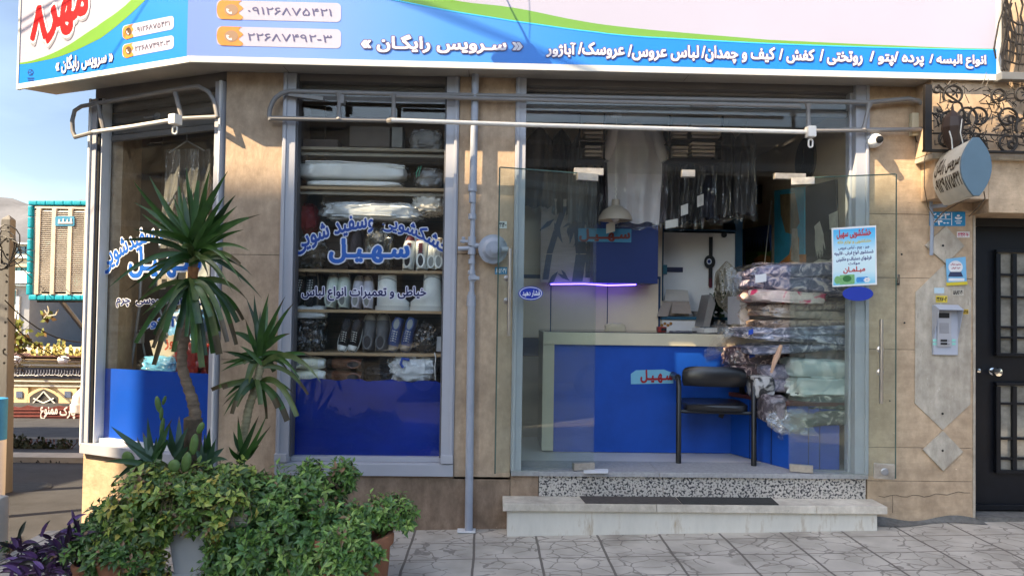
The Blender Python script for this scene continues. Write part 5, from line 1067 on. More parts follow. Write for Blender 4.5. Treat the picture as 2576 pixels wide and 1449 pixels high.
g = MB(); c = I(2396, 372, .06); g.lathe([(.01, -.02), (.03, 0), (.050, .04), (.066, .13), (.058, .19), (.03, .22), (.010, .24), (.005, .28)], c, (0, 0, 1), 8); g.build('body', mat('lantern_brown', (.04, .022, .015), .5, .3, 10), ln)
g = MB(); g.tube([I(2388, 330, .17), I(2394, 350, .17), I(2396, 375, .16)], .004, 5); g.tube([I(2420, 300, .17), I(2416, 335, .17), I(2425, 372, .16)], .003, 5); g.build('strap', m_offw, ln)
sd = thing('side_street_house', 'brown brick house on the far corner of the side street', 'building', (-14, 0, -.5))
g = MB(); g.box(-17, -12.2, -4.6, 5.5, -1, 8.4); g.build('wall', mat('brown_brick', (.15, .105, .075), .85, .2, 3, .2), sd)
g = MB()
for zz in (1.0, 3.9, 6.8):
    for k in range(4): g.box(-12.2, -12.15, -3.9+k*2.3, -2.7+k*2.3, zz, zz+1.3)
g.build('window', m_blugl, sd); g = MB()
for zz in (.9, 2.9, 3.8, 5.8, 6.7, 8.3): g.box(-12.2, -12.02, -4.6, 5.5, zz, zz+.10)
g.build('sill_band', m_offw, sd)
# ================================================================== the block across the street that throws the big shade
blk = thing('street_block', 'brick apartment block across the street facing the shop', 'building', (-11.6, -8, 0))
HT = 13.05
g = MB(); g.box(-12.5, -4.6, -7.2, -5.02, -.5, HT); g.build('wall', m_beige, blk)
g = MB()
for zz in range(4):
    for k in range(3): g.box(-11.8+k*2.0, -10.6+k*2.0, -5.02, -4.99, 1.0+zz*3, 2.6+zz*3)
g.build('window', m_blugl, blk)
hs = thing('facing_house', 'rendered house facing the shop from the far side of the street', 'building', (3, -19, 0))
g = MB(); g.box(-7, 22, -26, -18.5, -.5, 7.4); g.build('wall', mat('grey_render', (.27, .22, .17), .9, .2, 1), hs)
g = MB()
for zz in range(2):
    for k in range(9): g.box(-6+k*3.1, -4.3+k*3.1, -18.5, -18.44, .9+zz*3, 2.5+zz*3)
g.build('window', m_blugl, hs)
g = MB()
for zz in (2.9, 5.9): g.box(-7, 22, -18.5, -18.2, zz, zz+.25)
g.build('floor_band', m_offw, hs)

# ================================================================== inside the shop
XRW = 2.62; YB = 2.7; XL = X(1300, 800, .1)-.02; zc = 3.02
m_iw = mat('interior_plaster', (.66, .54, .40), .8, .08, 2); m_ceil = mat('ceiling_paint', (.5, .46, .42), .8, .1, 2)
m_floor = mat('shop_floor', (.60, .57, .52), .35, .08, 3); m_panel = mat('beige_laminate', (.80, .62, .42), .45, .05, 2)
m_bluel = mat('blue_laminate', (.003, .065, .36), .4, .16, 3); m_cream = mat('cream_laminate', (.60, .53, .38), .4, .06, 4)
part_box('shop_floor', m_floor, shop, (XL, XRW+.1, .321, YB+.02, zth-.05, zth-.003), bevel=0)
g = MB(); f0, f1_ = fpt(.0, -.28, zc), fpt(LF-.06, -.28, zc); g.prism([f1_, f0, (CORN.x+.14, .26, zc), (XRW+.3, .26, zc), (XRW+.3, YB+.1, zc), (f1_.x+.01, YB+.1, zc)], (0, 0, .1)); g.build('ceiling', m_ceil, shop)
part_box('interior_wall', m_iw, shop, (fpt(LF, 0, 0).x+.1, XRW+.001, YB, YB+.1, -.3, zc), bevel=0)
part_box('interior_wall', m_iw, shop, (XRW, XRW+.1, .102, YB-.001, -.3, zc), bevel=0)
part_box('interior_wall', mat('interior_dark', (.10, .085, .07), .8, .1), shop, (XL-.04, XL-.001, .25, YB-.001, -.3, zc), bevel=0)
IB = lambda x, y, o=0.0: P(x, y, YB-o)         # the back wall
def bxf(mb, Y, x0, y0, x1, y1, dep): return bx(mb, Y, x0, y0, x1, y1, dep)
YBK = YB; YB = 1.28                              # a nearer partition closes off the left part of the back
part_box('interior_wall', m_iw, shop, (XL, X(1664, 800, 1.28), 1.28, 1.33, -.3, zc), bevel=0)
for x0, x1 in ((1310, 1383), (1388, 1526), (1530, 1655)):
    g = MB(); bxf(g, YB-.02, x0, 700, x1, 850, .018); g.build('wall_panel', m_panel, shop, bevel=.002)
g = MB(); bxf(g, YB-.012, 1300, 690, 1660, 900, .010); g.build('panel_backing', mat('panel_gap_blue', (.012, .04, .10), .6, .1), shop)
# hanging blue cabinet with the shop name, and the led strip under it
wc = thing('wall_cabinet', 'blue wall cabinet with a pale blue lettered strip behind the counter', 'cabinet', tuple(P(1575, 715, YB-.3)))
g = MB(); bxf(g, YB-.30, 1493, 545, 1655, 714, .28); g.build('body', mat('blue_cabinet', (.008, .025, .13), .4, .08, 2), wc, bevel=.004)
g = MB(); bxf(g, YB-.306, 1455, 574, 1588, 610, .004); st_ = g.build('name_strip', mat('pale_blue_strip', (.04, .22, .36), .5, .06), wc)
g = MB(); text_on(g, 'سـهــیـل', plY(YB-.308), 1458, 577, 1584, 607, .002, .05); g.build('lettering', mat('dark_red_vinyl', (.16, .02, .01), .5, .1), st_)
g = MB(); a, b = P(1385, 714, YB-.16), P(1600, 718, YB-.16); g.tube([P(1385, 715, YB-.16), P(1470, 714, YB-.16), P(1530, 718, YB-.16), P(1600, 716, YB-.16)], .006, 6); led = top(g, 'led_strip', emitter('led_blue', (.10, .06, 1.0), 3.5), 'glowing violet blue light strip under the blue wall cabinet', 'light strip')
# painted bamboo roller blind left of the cabinet
bb = thing('bamboo_panel', 'painted hanging panel of grey mauve colour with dark blue bamboo stems and leaves', 'panel', tuple(P(1425, 715, YB-.1)))
g = MB(); bxf(g, YB-.12, 1362, 500, 1494, 712, .015); sh_ = g.build('sheet', mat('bamboo_sheet', (.40, .33, .29), .8, .18, 5, stretch=(1, 1, 9)), bb)
g = MB(); pb = lambda x, y, o=.003: P(x, y, YB-.121-o)
for pts, w in ((((1440, 505), (1455, 560), (1462, 640), (1452, 710)), .035), (((1420, 520), (1400, 580), (1382, 640), (1372, 705)), .02), (((1478, 520), (1482, 600), (1478, 700)), .015)):
    for i in range(len(pts)-1):
        (x0, y0), (x1, y1) = pts[i], pts[i+1]; k = w*380; g.poly([pb(x0-k, y0), pb(x0+k, y0), pb(x1+k, y1-2), pb(x1-k, y1-2)])
for k in range(26):
    x, y = rr_.choice([(1440, 560), (1470, 600), (1400, 560), (1480, 650), (1400, 690), (1460, 530)]); a = rr_.uniform(.3, 2.6); L = rr_.uniform(25, 60); x += rr_.uniform(-12, 12); y += rr_.uniform(-12, 12)
    dx, dy = math.cos(a)*L, math.sin(a)*L; o_ = .004+k*.0003; g.poly([pb(x, y, o_), pb(x+dx*.4-dy*.12, y+dy*.4+dx*.12, o_), pb(x+dx, y+dy, o_), pb(x+dx*.4+dy*.12, y+dy*.4-dx*.12, o_)])
g.build('bamboo_painting', mat('bamboo_ink', (.02, .05, .10), .7, .3, 10), sh_)
YB = YBK
# white cabinet with an evil-eye hanging
wd = thing('white_cabinet', 'tall white cabinet with blue edging behind the fan', 'cabinet', tuple(P(1760, 800, 1.6)))
g = MB(); bxf(g, 1.55, 1668, 584, 1850, 900, .34); g.build('door', mat('white_laminate', (.76, .73, .70), .4, .05, 3), wd, bevel=.004)
g = MB(); bxf(g, 1.53, 1658, 550, 1667, 900, .36); bxf(g, 1.53, 1851, 550, 1866, 900, .36); bxf(g, 1.53, 1658, 575, 1866, 583, .3); g.build('blue_edging', mat('cabinet_edge_blue', (.01, .06, .12), .4, .1), wd, bevel=.003)
g = MB(); bxf(g, 1.54, 1672, 672, 1718, 685, .008); g.build('handle_plate', mat('navy_plate', (.012, .014, .05), .4, .1), wd); g = MB(); bxf(g, 1.53, 1663, 666, 1678, 690, .008); g.build('lock_plate', mat('teal_plate', (.02, .16, .22), .4, .1), wd)
ee = thing('evil_eye_hanging', 'black eye charm hanging on a strap from the white cabinet', 'charm', tuple(P(1785, 585, 1.52)))
g = MB(); bxf(g, 1.525, 1784, 596, 1792, 720, .006); g.build('strap', m_black, ee); g = MB(); g.prism(ellipse(plY(1.522), 1785, 659, 14, 17, 0), (0, -.008, 0)); ey = g.build('charm', m_black, ee)
for r_, c_, o_ in ((6.5, (.6, .65, .7), .0085), (4, (.02, .06, .3), .0095), (1.8, (.01, .01, .02), .0105)):
    g = MB(); g.poly(ellipse(plY(1.522), 1784, 658, r_, r_*1.15, o_, 16)); g.build('eye_ring', mat('eye_%.2f' % c_[0], c_, .3, .02), ey)
g = MB(); bxf(g, 1.52, 1784, 700, 1791, 724, .006); g.build('tassel', mat('maroon_yarn', (.10, .02, .03), .9, .2), ee)
g = MB(); g.prism(ellipse(plY(1.545), 1821, 591, 7, 7, 0, 16), (0, -.01, 0)); top(g, 'round_magnet', m_black, 'small black round magnet near the top of the white cabinet', 'magnet')
# counter
ctr = thing('shop_counter', 'blue fronted L shaped shop counter edged in cream laminate', 'counter', tuple(P(1600, 1150, .65)))
YC0 = .62; zct = P(1600, 838, YC0).z; zcl = P(1600, 869, YC0).z; cx0 = X(1364, 1000, YC0); cxr = XRW-.005
part_box('front_panel', m_bluel, ctr, (cx0+.09, cxr, YC0+.02, YC0+.05, zth, zcl-.001), bevel=.002)
part_box('edge_frame', m_cream, ctr, (cx0, cx0+.088, YC0, YC0+.5, zth+.01, zcl-.002), bevel=.004)
part_box('top_board', m_cream, ctr, (cx0, cxr, YC0-.005, YC0+.55, zcl, zct), bevel=.004)
part_box('top_glass', mat('counter_dark_glass', (.02, .02, .022), .1, .1, spec=.7), ctr, (cx0+.01, cxr, YC0+.002, YC0+.54, zct+.001, zct+.006), bevel=.001)
zs_ = P(1900, 996, .4).z; s0 = P(1838, 1143, YC0+.018); s1 = P(1986, 1190, .11)
sl_a = Vector((s0.x, YC0+.018, 0)); sl_b = Vector((X(1985, 1000, .11), .11, 0))
g = MB(); g.prism([(sl_a.x, sl_a.y, zth), (sl_b.x, sl_b.y, zth), (X(2112, 1100, .11), .11, zth), (X(2112, 1100, .11), YC0+.018, zth)], (0, 0, zs_-.03-zth)); g.build('side_panel', m_bluel, ctr, bevel=.003)
g = MB(); g.prism([(sl_a.x-.02, YC0+.017, zs_-.029), (sl_b.x-.02, .09, zs_-.029), (XRW-.01, .09, zs_-.029), (XRW-.01, YC0+.017, zs_-.029)], (0, 0, .029)); g.build('side_top', mat('maroon_board', (.09, .025, .02), .5, .2, 4), ctr, bevel=.003)
g = MB()
for t in (.35, .72): p = sl_a.lerp(sl_b, t); g.box(p.x-.004, p.x+.004, p.y-.003, p.y+.003, zth, zs_-.03)
for xx in (2034, 2062): g.box(X(xx, 1100, .11)-.002, X(xx, 1100, .11)+.002, .106, .112, zth, zs_-.03)
g.build('panel_joint', mat('joint_blue', (.003, .015, .08), .5, .1), ctr)
plC = lambda x, y, o=0.0: P(x, y, YC0+.02-o)
g = MB(); g.prism([plC(1587, 966, .001), plC(1587, 940, .001), plC(1600, 931, .001), plC(1670, 929, .001), plC(1692, 938, .001), plC(1694, 964, .001)], (0, -.003, 0)); stp = g.build('name_strip', mat('counter_strip_blue', (.16, .42, .55), .5, .06), ctr)
g = MB(); text_on(g, 'سـهـیـل', shift(plC, .006), 1612, 931, 1693, 962, .0, .05); g.build('lettering', mat('counter_red_vinyl', (.30, .012, .02), .4, .1), stp)
# --- things on and behind the counter
zt_ = zct+.007
tb = thing('back_table', 'white back table with blue edging carrying boxes and a monitor', 'table', tuple(P(1760, 830, 1.3)))
zt2 = P(1760, 797, 1.3).z
part_box('top_board', mat('table_edge_blue', (.02, .10, .16), .4, .1), tb, (X(1660, 800, 1.3), X(1868, 800, 1.3), 1.25, 1.53, zt2-.025, zt2), bevel=.003)
part_box('front_panel', mat('white_laminate', ()), tb, (X(1664, 800, 1.3), X(1866, 800, 1.3), 1.27, 1.30, zth, zt2-.026), bevel=.003)
g = MB()
for k in range(4): g.prism(ellipse(plY(1.265), 1665+k*7.5, 818-(k % 2)*4, 4, 4, 0, 10), (0, -.002, 0))
g.build('flower_motif', mat('orange_motif', (.35, .16, .04), .6, .3, 30), tb)
m_card = mat('cardboard', (.34, .27, .22), .85, .1, 6, .1)
cb = thing('cardboard_box', 'opened pale cardboard box with raised flaps on the back table', 'box', tuple(P(1700, 795, 1.35)))
g = MB(); bxf(g, 1.30, 1664, 757, 1734, 795, .18); g.build('body', m_card, cb, bevel=.002)
g = MB(); a = [P(1672, 757, 1.30), P(1734, 757, 1.30), P(1730, 730, 1.42), P(1676, 728, 1.42)]; g.prism(a, (0, .004, 0)); g.build('flap', mat('cardboard_light', (.52, .46, .40), .85, .08), cb)
g = MB(); g.prism([P(1692, 762, 1.295), P(1735, 764, 1.295), P(1740, 790, 1.22), P(1690, 788, 1.22)], (0, .004, 0)); g.prism([P(1666, 760, 1.295), P(1690, 762, 1.295), P(1680, 796, 1.24), P(1652, 796, 1.22)], (0, .004, 0)); g.build('flap', m_card, cb)
bw = thing('small_bowl', 'small grey bowl beside the cardboard box', 'bowl', tuple(P(1755, 795, 1.4))); g = MB(); g.lathe([(.03, 0), (.06, .045), (.055, .045), (.028, .008)], P(1755, 796, 1.36), n=20); g.build('dish', mat('grey_ceramic', (.3, .27, .24), .4, .1), bw, smooth=True)
mo = thing('monitor', 'thin grey monitor seen edge on at the end of the counter', 'monitor', tuple(P(1780, 835, .95)))
g = MB(); a = P(1772, 822, .95); b = P(1798, 741, 1.0); g.prism([a, a+Vector((.045, .0, .0)), b+Vector((.05, .28, -.03)), b+Vector((.012, .0, 0))], (.0, .012, .0)); g.prism([P(1768, 823, .93), P(1784, 823, .93), P(1800, 765, .95), P(1790, 741, .95), P(1786, 741, .95)], (.02, .32, 0)); g.build('screen', mat('monitor_grey', (.24, .22, .20), .35, .08), mo, bevel=.003)
g = MB(); g.tube([P(1786, 822, 1.08), P(1787, 800, 1.08)], .015, 8); g.lathe([(.07, 0), (.07, .01), (.01, .014)], Vector((P(1786, 830, 1.08).x, 1.08, zt_)), n=18); g.build('stand', m_black, mo)
fn = thing('pedestal_fan', 'cream desk fan with a wire cage turned towards the right wall', 'fan', tuple(P(1830, 800, 1.05)))
m_fan = mat('fan_cream', (.55, .48, .36), .4, .06); YF = 1.0; fc = P(1832, 724, YF); fax = Vector((.80, -.50, .05)).normalized(); fu, fv, _ = frame_of(fax, (0, 0, 1))
g = MB(); Rf = .215
for k in range(36):
    a = k*math.pi/18; e_ = fu*math.cos(a)+fv*math.sin(a); g.tube([fc+e_*.03-fax*.085, fc+e_*Rf*.7-fax*.07, fc+e_*Rf, fc+e_*Rf*.7+fax*.06, fc+e_*.04+fax*.08], .0022, 4)
for r_, o_ in ((Rf, 0), (Rf*.7, -.07), (Rf*.7, .06), (.05, .08)): g.tube([fc+(fu*math.cos(t)+fv*math.sin(t))*r_+fax*o_ for t in [i*math.pi/14 for i in range(29)]], .004, 5)
g.build('cage', mat('fan_wire', (.32, .27, .19), .4, .1), fn)
for k in range(3):
    a = k*2.094+.4; g = MB(); pts = []
    for i in range(9): t = i/8; a2 = a-.75+1.5*t; r_ = Rf*(.86-.1*abs(2*t-1)); pts.append(fc+(fu*math.cos(a2)+fv*math.sin(a2))*r_+fax*(.03*(t-.5)))
    g.prism([fc+(fu*math.cos(a)+fv*math.sin(a))*.02]+pts, fax*.004); g.build('blade', mat('fan_blade', (.50, .44, .33), .35, .05), fn)
g = MB(); g.tube([fc+fax*.08, fc+fax*.16], [.045, .05], 14); g.tube([fc-fax*.09, fc-fax*.07], .03, 14); g.tube([fc+fax*.10-ZN*.03, Vector((fc.x+.08, fc.y-.04, P(1830, 800, YF).z-.03))], .02, 8); g.build('motor', m_fan, fn, smooth=True)
g = MB(); g.lathe([(.10, 0), (.10, .02), (.03, .04), (.02, .08)], Vector((fc.x+.08, fc.y-.04, zt_)), n=20); g.tube([Vector((fc.x+.08, fc.y-.04, zt_+.05)), Vector((fc.x+.08, fc.y-.04, fc.z-.2))], .014, 8); g.build('stand', m_fan, fn)
ap = thing('artificial_plant', 'small dark leafed artificial plant between monitor and fan', 'plant', tuple(P(1805, 800, 1.2))); g = MB()
for k in range(90):
    c = P(rr_.gauss(1806, 11), rr_.gauss(765, 20), 1.2+rr_.uniform(-.08, .08)); a = rr_.uniform(0, 6.28); u = Vector((math.cos(a), .4, math.sin(a)))*.025; v = Vector((-math.sin(a), .3, math.cos(a)))*.014; g.poly([c-u, c-v, c+u, c+v])
g.build('leaves', mat('plastic_leaf', (.025, .06, .02), .5, .3, 20), ap); g = MB(); g.tube([P(1808, 800, 1.2), P(1804, 745, 1.2)], .005, 5); g.lathe([(.04, 0), (.055, .09)], Vector((P(1808, 800, 1.2).x, 1.2, zt_)), n=14); g.build('pot', m_black, ap)
def ctop(x, y, Y): p = P(x, y, Y); return Vector((p.x, Y, zt_))
cr_ = thing('card_reader', 'grey white card terminal lying on the counter', 'card terminal', tuple(ctop(1772, 834, .8))); g = MB(); g.obox(ctop(1772, 834, .8)+Vector((0, 0, .018)), (Vector((1, .3, .05)), Vector((-.3, 1, 0)), ZN), (.06, .09, .018)); g.build('case', m_offw, cr_, bevel=.006); g = MB(); g.obox(ctop(1772, 834, .8)+Vector((.02, .02, .040)), (Vector((1, .3, .05)), Vector((-.3, 1, 0)), ZN), (.03, .04, .003)); g.build('screen', mat('terminal_screen', (.1, .14, .16), .2, .1), cr_)
g = MB(); g.blob(ctop(1815, 828, .85)+Vector((0, 0, .03)), (.09, .06, .035), 3, .2); top(g, 'leather_pouch', m_black, 'black pouch on the counter beside the card terminal', 'pouch', smooth=True)
g = MB(); g.tube([ctop(1700+k*8, 832, .78+.04*math.sin(k*2.1))+Vector((0, 0, .006)) for k in range(9)], .005, 5); top(g, 'cable', m_cable, 'black cable lying along the counter top', 'cable')
g = MB(); g.obox(ctop(1664, 833, .8)+Vector((0, 0, .02)), (XN, YN, ZN), (.034, .03, .02)); tcn = top(g, 'paper_clip_box', mat('red_tin', (.30, .03, .02), .5, .2, 20), 'small red and black box on the counter in front of the beige wall panel', 'box', bevel=.003)
g = MB(); g.obox(ctop(1668, 833, .79)+Vector((0, -.02, .02)), (XN, YN, ZN), (.02, .012, .012)); g.build('lid', m_black, tcn)
g = MB(); g.obox(ctop(1712, 834, .72)+Vector((0, 0, .005)), (Vector((1, .2, 0)), Vector((-.2, 1, 0)), ZN), (.08, .035, .005)); top(g, 'notebook', mat('grey_card', (.12, .12, .14), .5, .1), 'thin grey notebook lying on the counter', 'notebook', bevel=.002)
g = MB(); g.blob(P(1548, 830, 1.0), (.085, .04, .055), 5, .15); top(g, 'cap', mat('cream_cloth', (.62, .50, .34), .8, .1, 10), 'small cream cloth bundle on the far side of the counter', 'bundle', smooth=True)
# --- pendant lamp
pn_ = thing('pendant_lamp', 'beige dome pendant lamp hanging over the counter', 'pendant lamp', tuple(P(1548, 268, .75)))
YL = .75; pc = P(1548, 555, YL); ptop = P(1551, 268, YL)
g = MB(); g.lathe([(.045, .0), (.045, -.025), (.02, -.03)], Vector((ptop.x, YL, zc)), n=18); g.build('ceiling_rose', m_white, pn_)
g = MB(); g.tube([Vector((ptop.x, YL, zc-.02)), Vector((pc.x, YL, pc.z+.2))], .003, 5); g.tube([Vector((pc.x+.004*math.cos(t), YL, pc.z+.17+t*.006)) for t in range(18)], .006, 5); g.build('flex', m_offw, pn_)
g = MB(); g.lathe([(.030, .165), (.032, .115), (.055, .105), (.10, .075), (.125, .035), (.133, .0), (.130, .0), (.12, .033), (.095, .07), (.05, .098)], pc, n=32); g.build('shade', mat('lamp_beige', (.42, .35, .27), .5, .06), pn_, smooth=True)
g = MB(); g.blob(pc+Vector((0, 0, .03)), (.034, .034, .045), 2, 0, e=1); g.build('bulb', mat('bulb_glass', (.65, .62, .58), .2, .02), pn_, smooth=True)
# --- clothes hanging from the ceiling rail
m_wrap = plastic_film('garment_wrap', .07, 8, .03); m_bagw = plastic_film('bag_wrap', .06, 6, .025)
g = MB(); yr = 1.05; a = P(1320, 283, yr); b = P(1900, 292, yr); g.tube([Vector((XL, yr, a.z)), Vector((XRW-.02, yr, a.z))], .014, 8); top(g, 'clothes_rail', m_steel, 'steel rail under the ceiling carrying the bagged clothes', 'rail')
def garment(x0, x1, yt, yb, Y, m, label, seed, wrap=True, sleeve=False):
    cx = (x0+x1)/2; base = P(cx, yt, Y); hw = (P(x1, yt, Y).x-P(x0, yt, Y).x)/2; H = base.z-P(cx, yb, Y).z
    t = thing('hanging_garment', label, 'garment', (base.x, Y, base.z), 'bagged clothes on the rail')
    def side(sgn, inf=0.0, drop=0.0):
        def f(u, v):
            sh = min(1, .16+v/.10) if v < .10 else 1; a = (u*2-1)
            w = hw*(.72+.28*sh if v < .1 else 1-.06*math.sin(v*3+seed))+inf
            fold = .018*math.sin(a*9+seed*1.7+v*2)*min(1, v*3)+.03*noise.noise(Vector((a*3, v*3, seed)))
            top_ = H*.10*abs(a)**1.4
            z = base.z-top_-(H-top_)*v+drop*v*-1+(.012*math.sin(a*7+seed) if v > .97 else 0)
            return Vector((base.x+a*w, Y+sgn*(.045*(1-a*a)+.008+inf)+fold, z))
        return f
    g = MB(); g.grid(side(-1), 18, 14); g.grid(side(1), 18, 14); g.build('cloth', m, t, smooth=True)
    if sleeve:
        for sg_ in (-1, 1):
            g = MB(); p0 = Vector((base.x+sg_*hw*.78, Y, base.z-H*.06)); p1 = Vector((base.x+sg_*hw*1.18, Y-.02, base.z-H*.38)); p2 = Vector((base.x+sg_*hw*1.02, Y-.03, base.z-H*.40)) 
            g.tube([p0, p0.lerp(p1, .5), p1], [hw*.22, hw*.25, hw*.22], 10); g.build('sleeve', m, t, smooth=True)
    g = MB(); g.tube([Vector((base.x, Y, base.z+.12)), Vector((base.x+.02, Y, base.z+.10)), Vector((base.x+.015, Y, base.z+.06)), Vector((base.x, Y, base.z+.02))], .003, 5); g.tube([Vector((base.x-hw*.7, Y, base.z-.06)), Vector((base.x, Y, base.z+.02)), Vector((base.x+hw*.7, Y, base.z-.06))], .005, 5); g.build('hanger', m_steel, t)
    if wrap:
        g = MB(); g.grid(side(-1, .015, .05), 18, 14); g.build('plastic_cover', m_wrap, t, smooth=True)
    return t
m_cl = [mat('cloth_black', (.014, .013, .014), .8, .3, 12), mat('cloth_charcoal', (.035, .033, .035), .8, .25, 12), mat('cloth_brown', (.06, .042, .03), .85, .25, 12), mat('cloth_mauve', (.14, .11, .13), .85, .3, 60), mat('cloth_grey', (.14, .14, .135), .85, .2, 12), mat('cloth_navy', (.015, .018, .035), .8, .2, 12)]
m_shirt = mat('shirt_white', (.62, .58, .57), .85, .06, 4)
garment(1532, 1662, 312, 562, .95, m_shirt, 'white short sleeved shirt on a hanger behind the pendant lamp', 4, True, True)
for i, (x0, x1, yt, yb, Y, mi, lb) in enumerate((
    (1322, 1392, 325, 520, 1.10, 2, 'dark brown coat at the left end of the clothes rail'), (1385, 1440, 330, 540, 1.2, 0, 'black garment next to the brown coat at the left end'), (1432, 1478, 345, 560, 1.12, 4, 'grey garment hanging left of the left hinge fitting'),
    (1478, 1512, 420, 565, 1.0, 1, 'charcoal garment just behind the left hinge fitting'), (1508, 1548, 400, 560, 1.08, 3, 'mauve patterned shirt beside the white shirt, on its left'), (1655, 1682, 395, 560, 1.02, 3, 'mauve shirt tucked against the right of the white shirt'),
    (1676, 1720, 385, 568, .98, 1, 'charcoal trousers right of the white shirt'), (1712, 1765, 400, 560, .94, 0, 'black garment with a white paper tag, in the middle of the dark clothes'), (1758, 1810, 395, 550, .97, 5, 'navy garment between two black ones'),
    (1800, 1856, 330, 545, .9, 0, 'black coat near the right end of the clothes rail'), (1848, 1902, 325, 540, .84, 1, 'charcoal coat at the right end of the clothes rail'))):
    garment(x0, x1, yt, yb, Y, m_cl[mi], lb, i*1.3+.5)
for x, y, w, h, Y, lb in ((1762, 505, 16, 28, .88, 'white paper tag on the middle black garment'), (1690, 563, 32, 20, .9, 'cream paper tag hanging below the charcoal trousers'), (1722, 528, 18, 26, .88, 'white paper tag beside the navy garment'), (1536, 573, 22, 24, .88, 'white and orange tag hanging below the pendant lamp')):
    g = MB(); g.prism([P(x-w/2, y-h/2+3, Y), P(x+w/2, y-h/2-3, Y), P(x+w/2, y+h/2-3, Y), P(x-w/2, y+h/2+3, Y)], (0, .002, 0)); top(g, 'paper_tag', m_offw, lb, 'tag', 'paper tags on the clothes')
# folded shirts stacked on a high shelf
hs_ = thing('high_shelf', 'dark two tier shelf of folded shirts hung under the shop ceiling', 'shelf', tuple(P(1650, 400, .8)))
m_db = mat('dark_board', (.03, .022, .018), .6, .2, 4)
for y in (352, 398):
    for xa_, xb_ in ((1458, 1524), (1684, 1822)): g = MB(); bxf(g, .70, xa_, y, xb_, y+4, .24); g.build('board', m_db, hs_, bevel=.003)
g = MB()
for x in (1459, 1521, 1686, 1819): p = P(x, 300, .72); g.box(p.x-.006, p.x+.006, .72, .74, P(x, 402, .72).z, zc)
g.build('hanger_strip', m_db, hs_)
m_sp = [mat('packed_shirt_%d' % i, c, .6, .08, 6) for i, c in enumerate(((.42, .34, .26), (.37, .30, .25), (.45, .37, .30), (.34, .28, .25)))]
k_ = 0
for (x0, x1, ys_) in ((1470, 1517, (350, 339, 327, 316)), (1470, 1516, (396, 386, 375)), (1691, 1730, (350, 340, 329, 318)), (1691, 1733, (396, 386, 376)), (1738, 1812, (350, 340, 330, 320)), (1738, 1800, (396, 386, 376, 366))):
    for y in ys_:
        a, b = P(x0, y-9, .72), P(x1, y, .72); g = MB(); g.box(a.x+.01*rr_.random(), b.x-.012*rr_.random(), .715, .93, b.z+.002, a.z); k_ += 1
        top(g, 'folded_shirt', m_sp[k_ % 4], 'cream packed folded shirt in one of the neat piles on the high dark shelf', 'shirt', 'folded shirts on the high shelf', bevel=.008)
# --- right wall: clock, pictures
def RW(x, y, o=0.0): return XP(x, y, XRW-.002-o)
ck = thing('wall_clock', 'round glass wall clock with a dark rim high on the right wall inside', 'clock', tuple(RW(2031, 405)))
cc_ = RW(2031, 405); cr = (RW(2031, 352).z-RW(2031, 460).z)/2
g = MB(); g.lathe([(cr, 0), (cr, .02), (cr*.95, .022), (.001, .022)], cc_, (-1, 0, 0), 40); ck1 = g.build('dial', mat('clock_dial', (.12, .115, .10), .25, .1, 3, spec=.6), ck); g = MB(); g.lathe([(cr*1.0, .02), (cr*1.03, .02), (cr*1.03, .03), (cr*.96, .03)], cc_, (-1, 0, 0), 40); g.build('rim', m_black, ck)
g = MB(); g.lathe([(.03, .024), (.03, .03), (.001, .03)], cc_, (-1, 0, 0), 14); g.tube([cc_+Vector((-.03, 0, 0)), cc_+Vector((-.03, .02, cr*.6))], .005, 4); g.tube([cc_+Vector((-.03, 0, 0)), cc_+Vector((-.03, .07, -.05))], .006, 4); g.build('hand', m_black, ck1)
def picture(nm, label, pts, base, cat='picture', frame=True):
    t = thing(nm, label, cat, tuple(RW(*pts[3])))
    g = MB(); g.prism([RW(x, y, .001) for x, y in pts], (-.02, 0, 0)); g.build('canvas', base, t, bevel=.002); return t
pc1 = picture('landscape_painting', 'small dark painting of trees under a blue sky on the right wall', [(1873, 577), (1941, 566), (1941, 662), (1875, 668)], mat('paint_night', (.03, .08, .26), .5, .2, 8))
RO = lambda o: (lambda x, y: RW(x, y, .022+o))
r1 = RO(.0); g = MB(); g.poly([r1(1874, 635), r1(1940, 630), r1(1940, 661), r1(1876, 667)]); g.build('painted_meadow', mat('paint_green', (.07, .16, .03), .6, .4, 15), pc1)
g = MB(); r2 = RO(.001); g.poly([r2(1895, 652), r2(1915, 640), r2(1938, 645), r2(1939, 659), r2(1900, 662)]); g.build('painted_path', mat('paint_orange', (.28, .12, .03), .6, .3, 15), pc1)
g = MB()
for k in range(9): x = 1877+k*7; g.poly([r2(x-4, 634), r2(x+5, 633), r2(x+1, 598+rr_.uniform(0, 14))])
g.build('painted_trees', mat('paint_dark', (.008, .018, .012), .6, .2), pc1)
pc2 = picture('tree_painting', 'tall painting of an orange tree trunk against turquoise sky on the right wall', [(1953, 480), (2029, 470), (2029, 670), (1953, 668)], mat('paint_turquoise', (.05, .42, .62), .5, .25, 6))
g = MB(); g.poly([r1(1962, 490), r1(2000, 486), r1(2012, 560), r1(1995, 590), r1(1976, 585), r1(1964, 540)]); g.build('painted_crown', mat('paint_olive', (.26, .19, .10), .7, .4, 14), pc2)
g = MB(); g.poly([r2(1954, 667), r2(1985, 640), r2(2000, 580), r2(2010, 600), r2(2010, 640), r2(2028, 640), r2(2028, 669)]); g.build('painted_ground', mat('paint_rust', (.75, .27, .06), .6, .35, 10), pc2)
g = MB(); r3 = RO(.002); g.poly([r3(1992, 575), r3(2006, 575), r3(2012, 665), r3(1990, 655)]); g.build('painted_trunk', mat('paint_bark', (.6, .5, .38), .7, .3, 12), pc2)
pc3 = picture('horse_picture', 'dark picture of a white horse head on the right wall nearest the door', [(2032, 470), (2108, 452), (2112, 690), (2032, 672)], mat('paint_charcoal', (.04, .038, .032), .6, .25, 6))
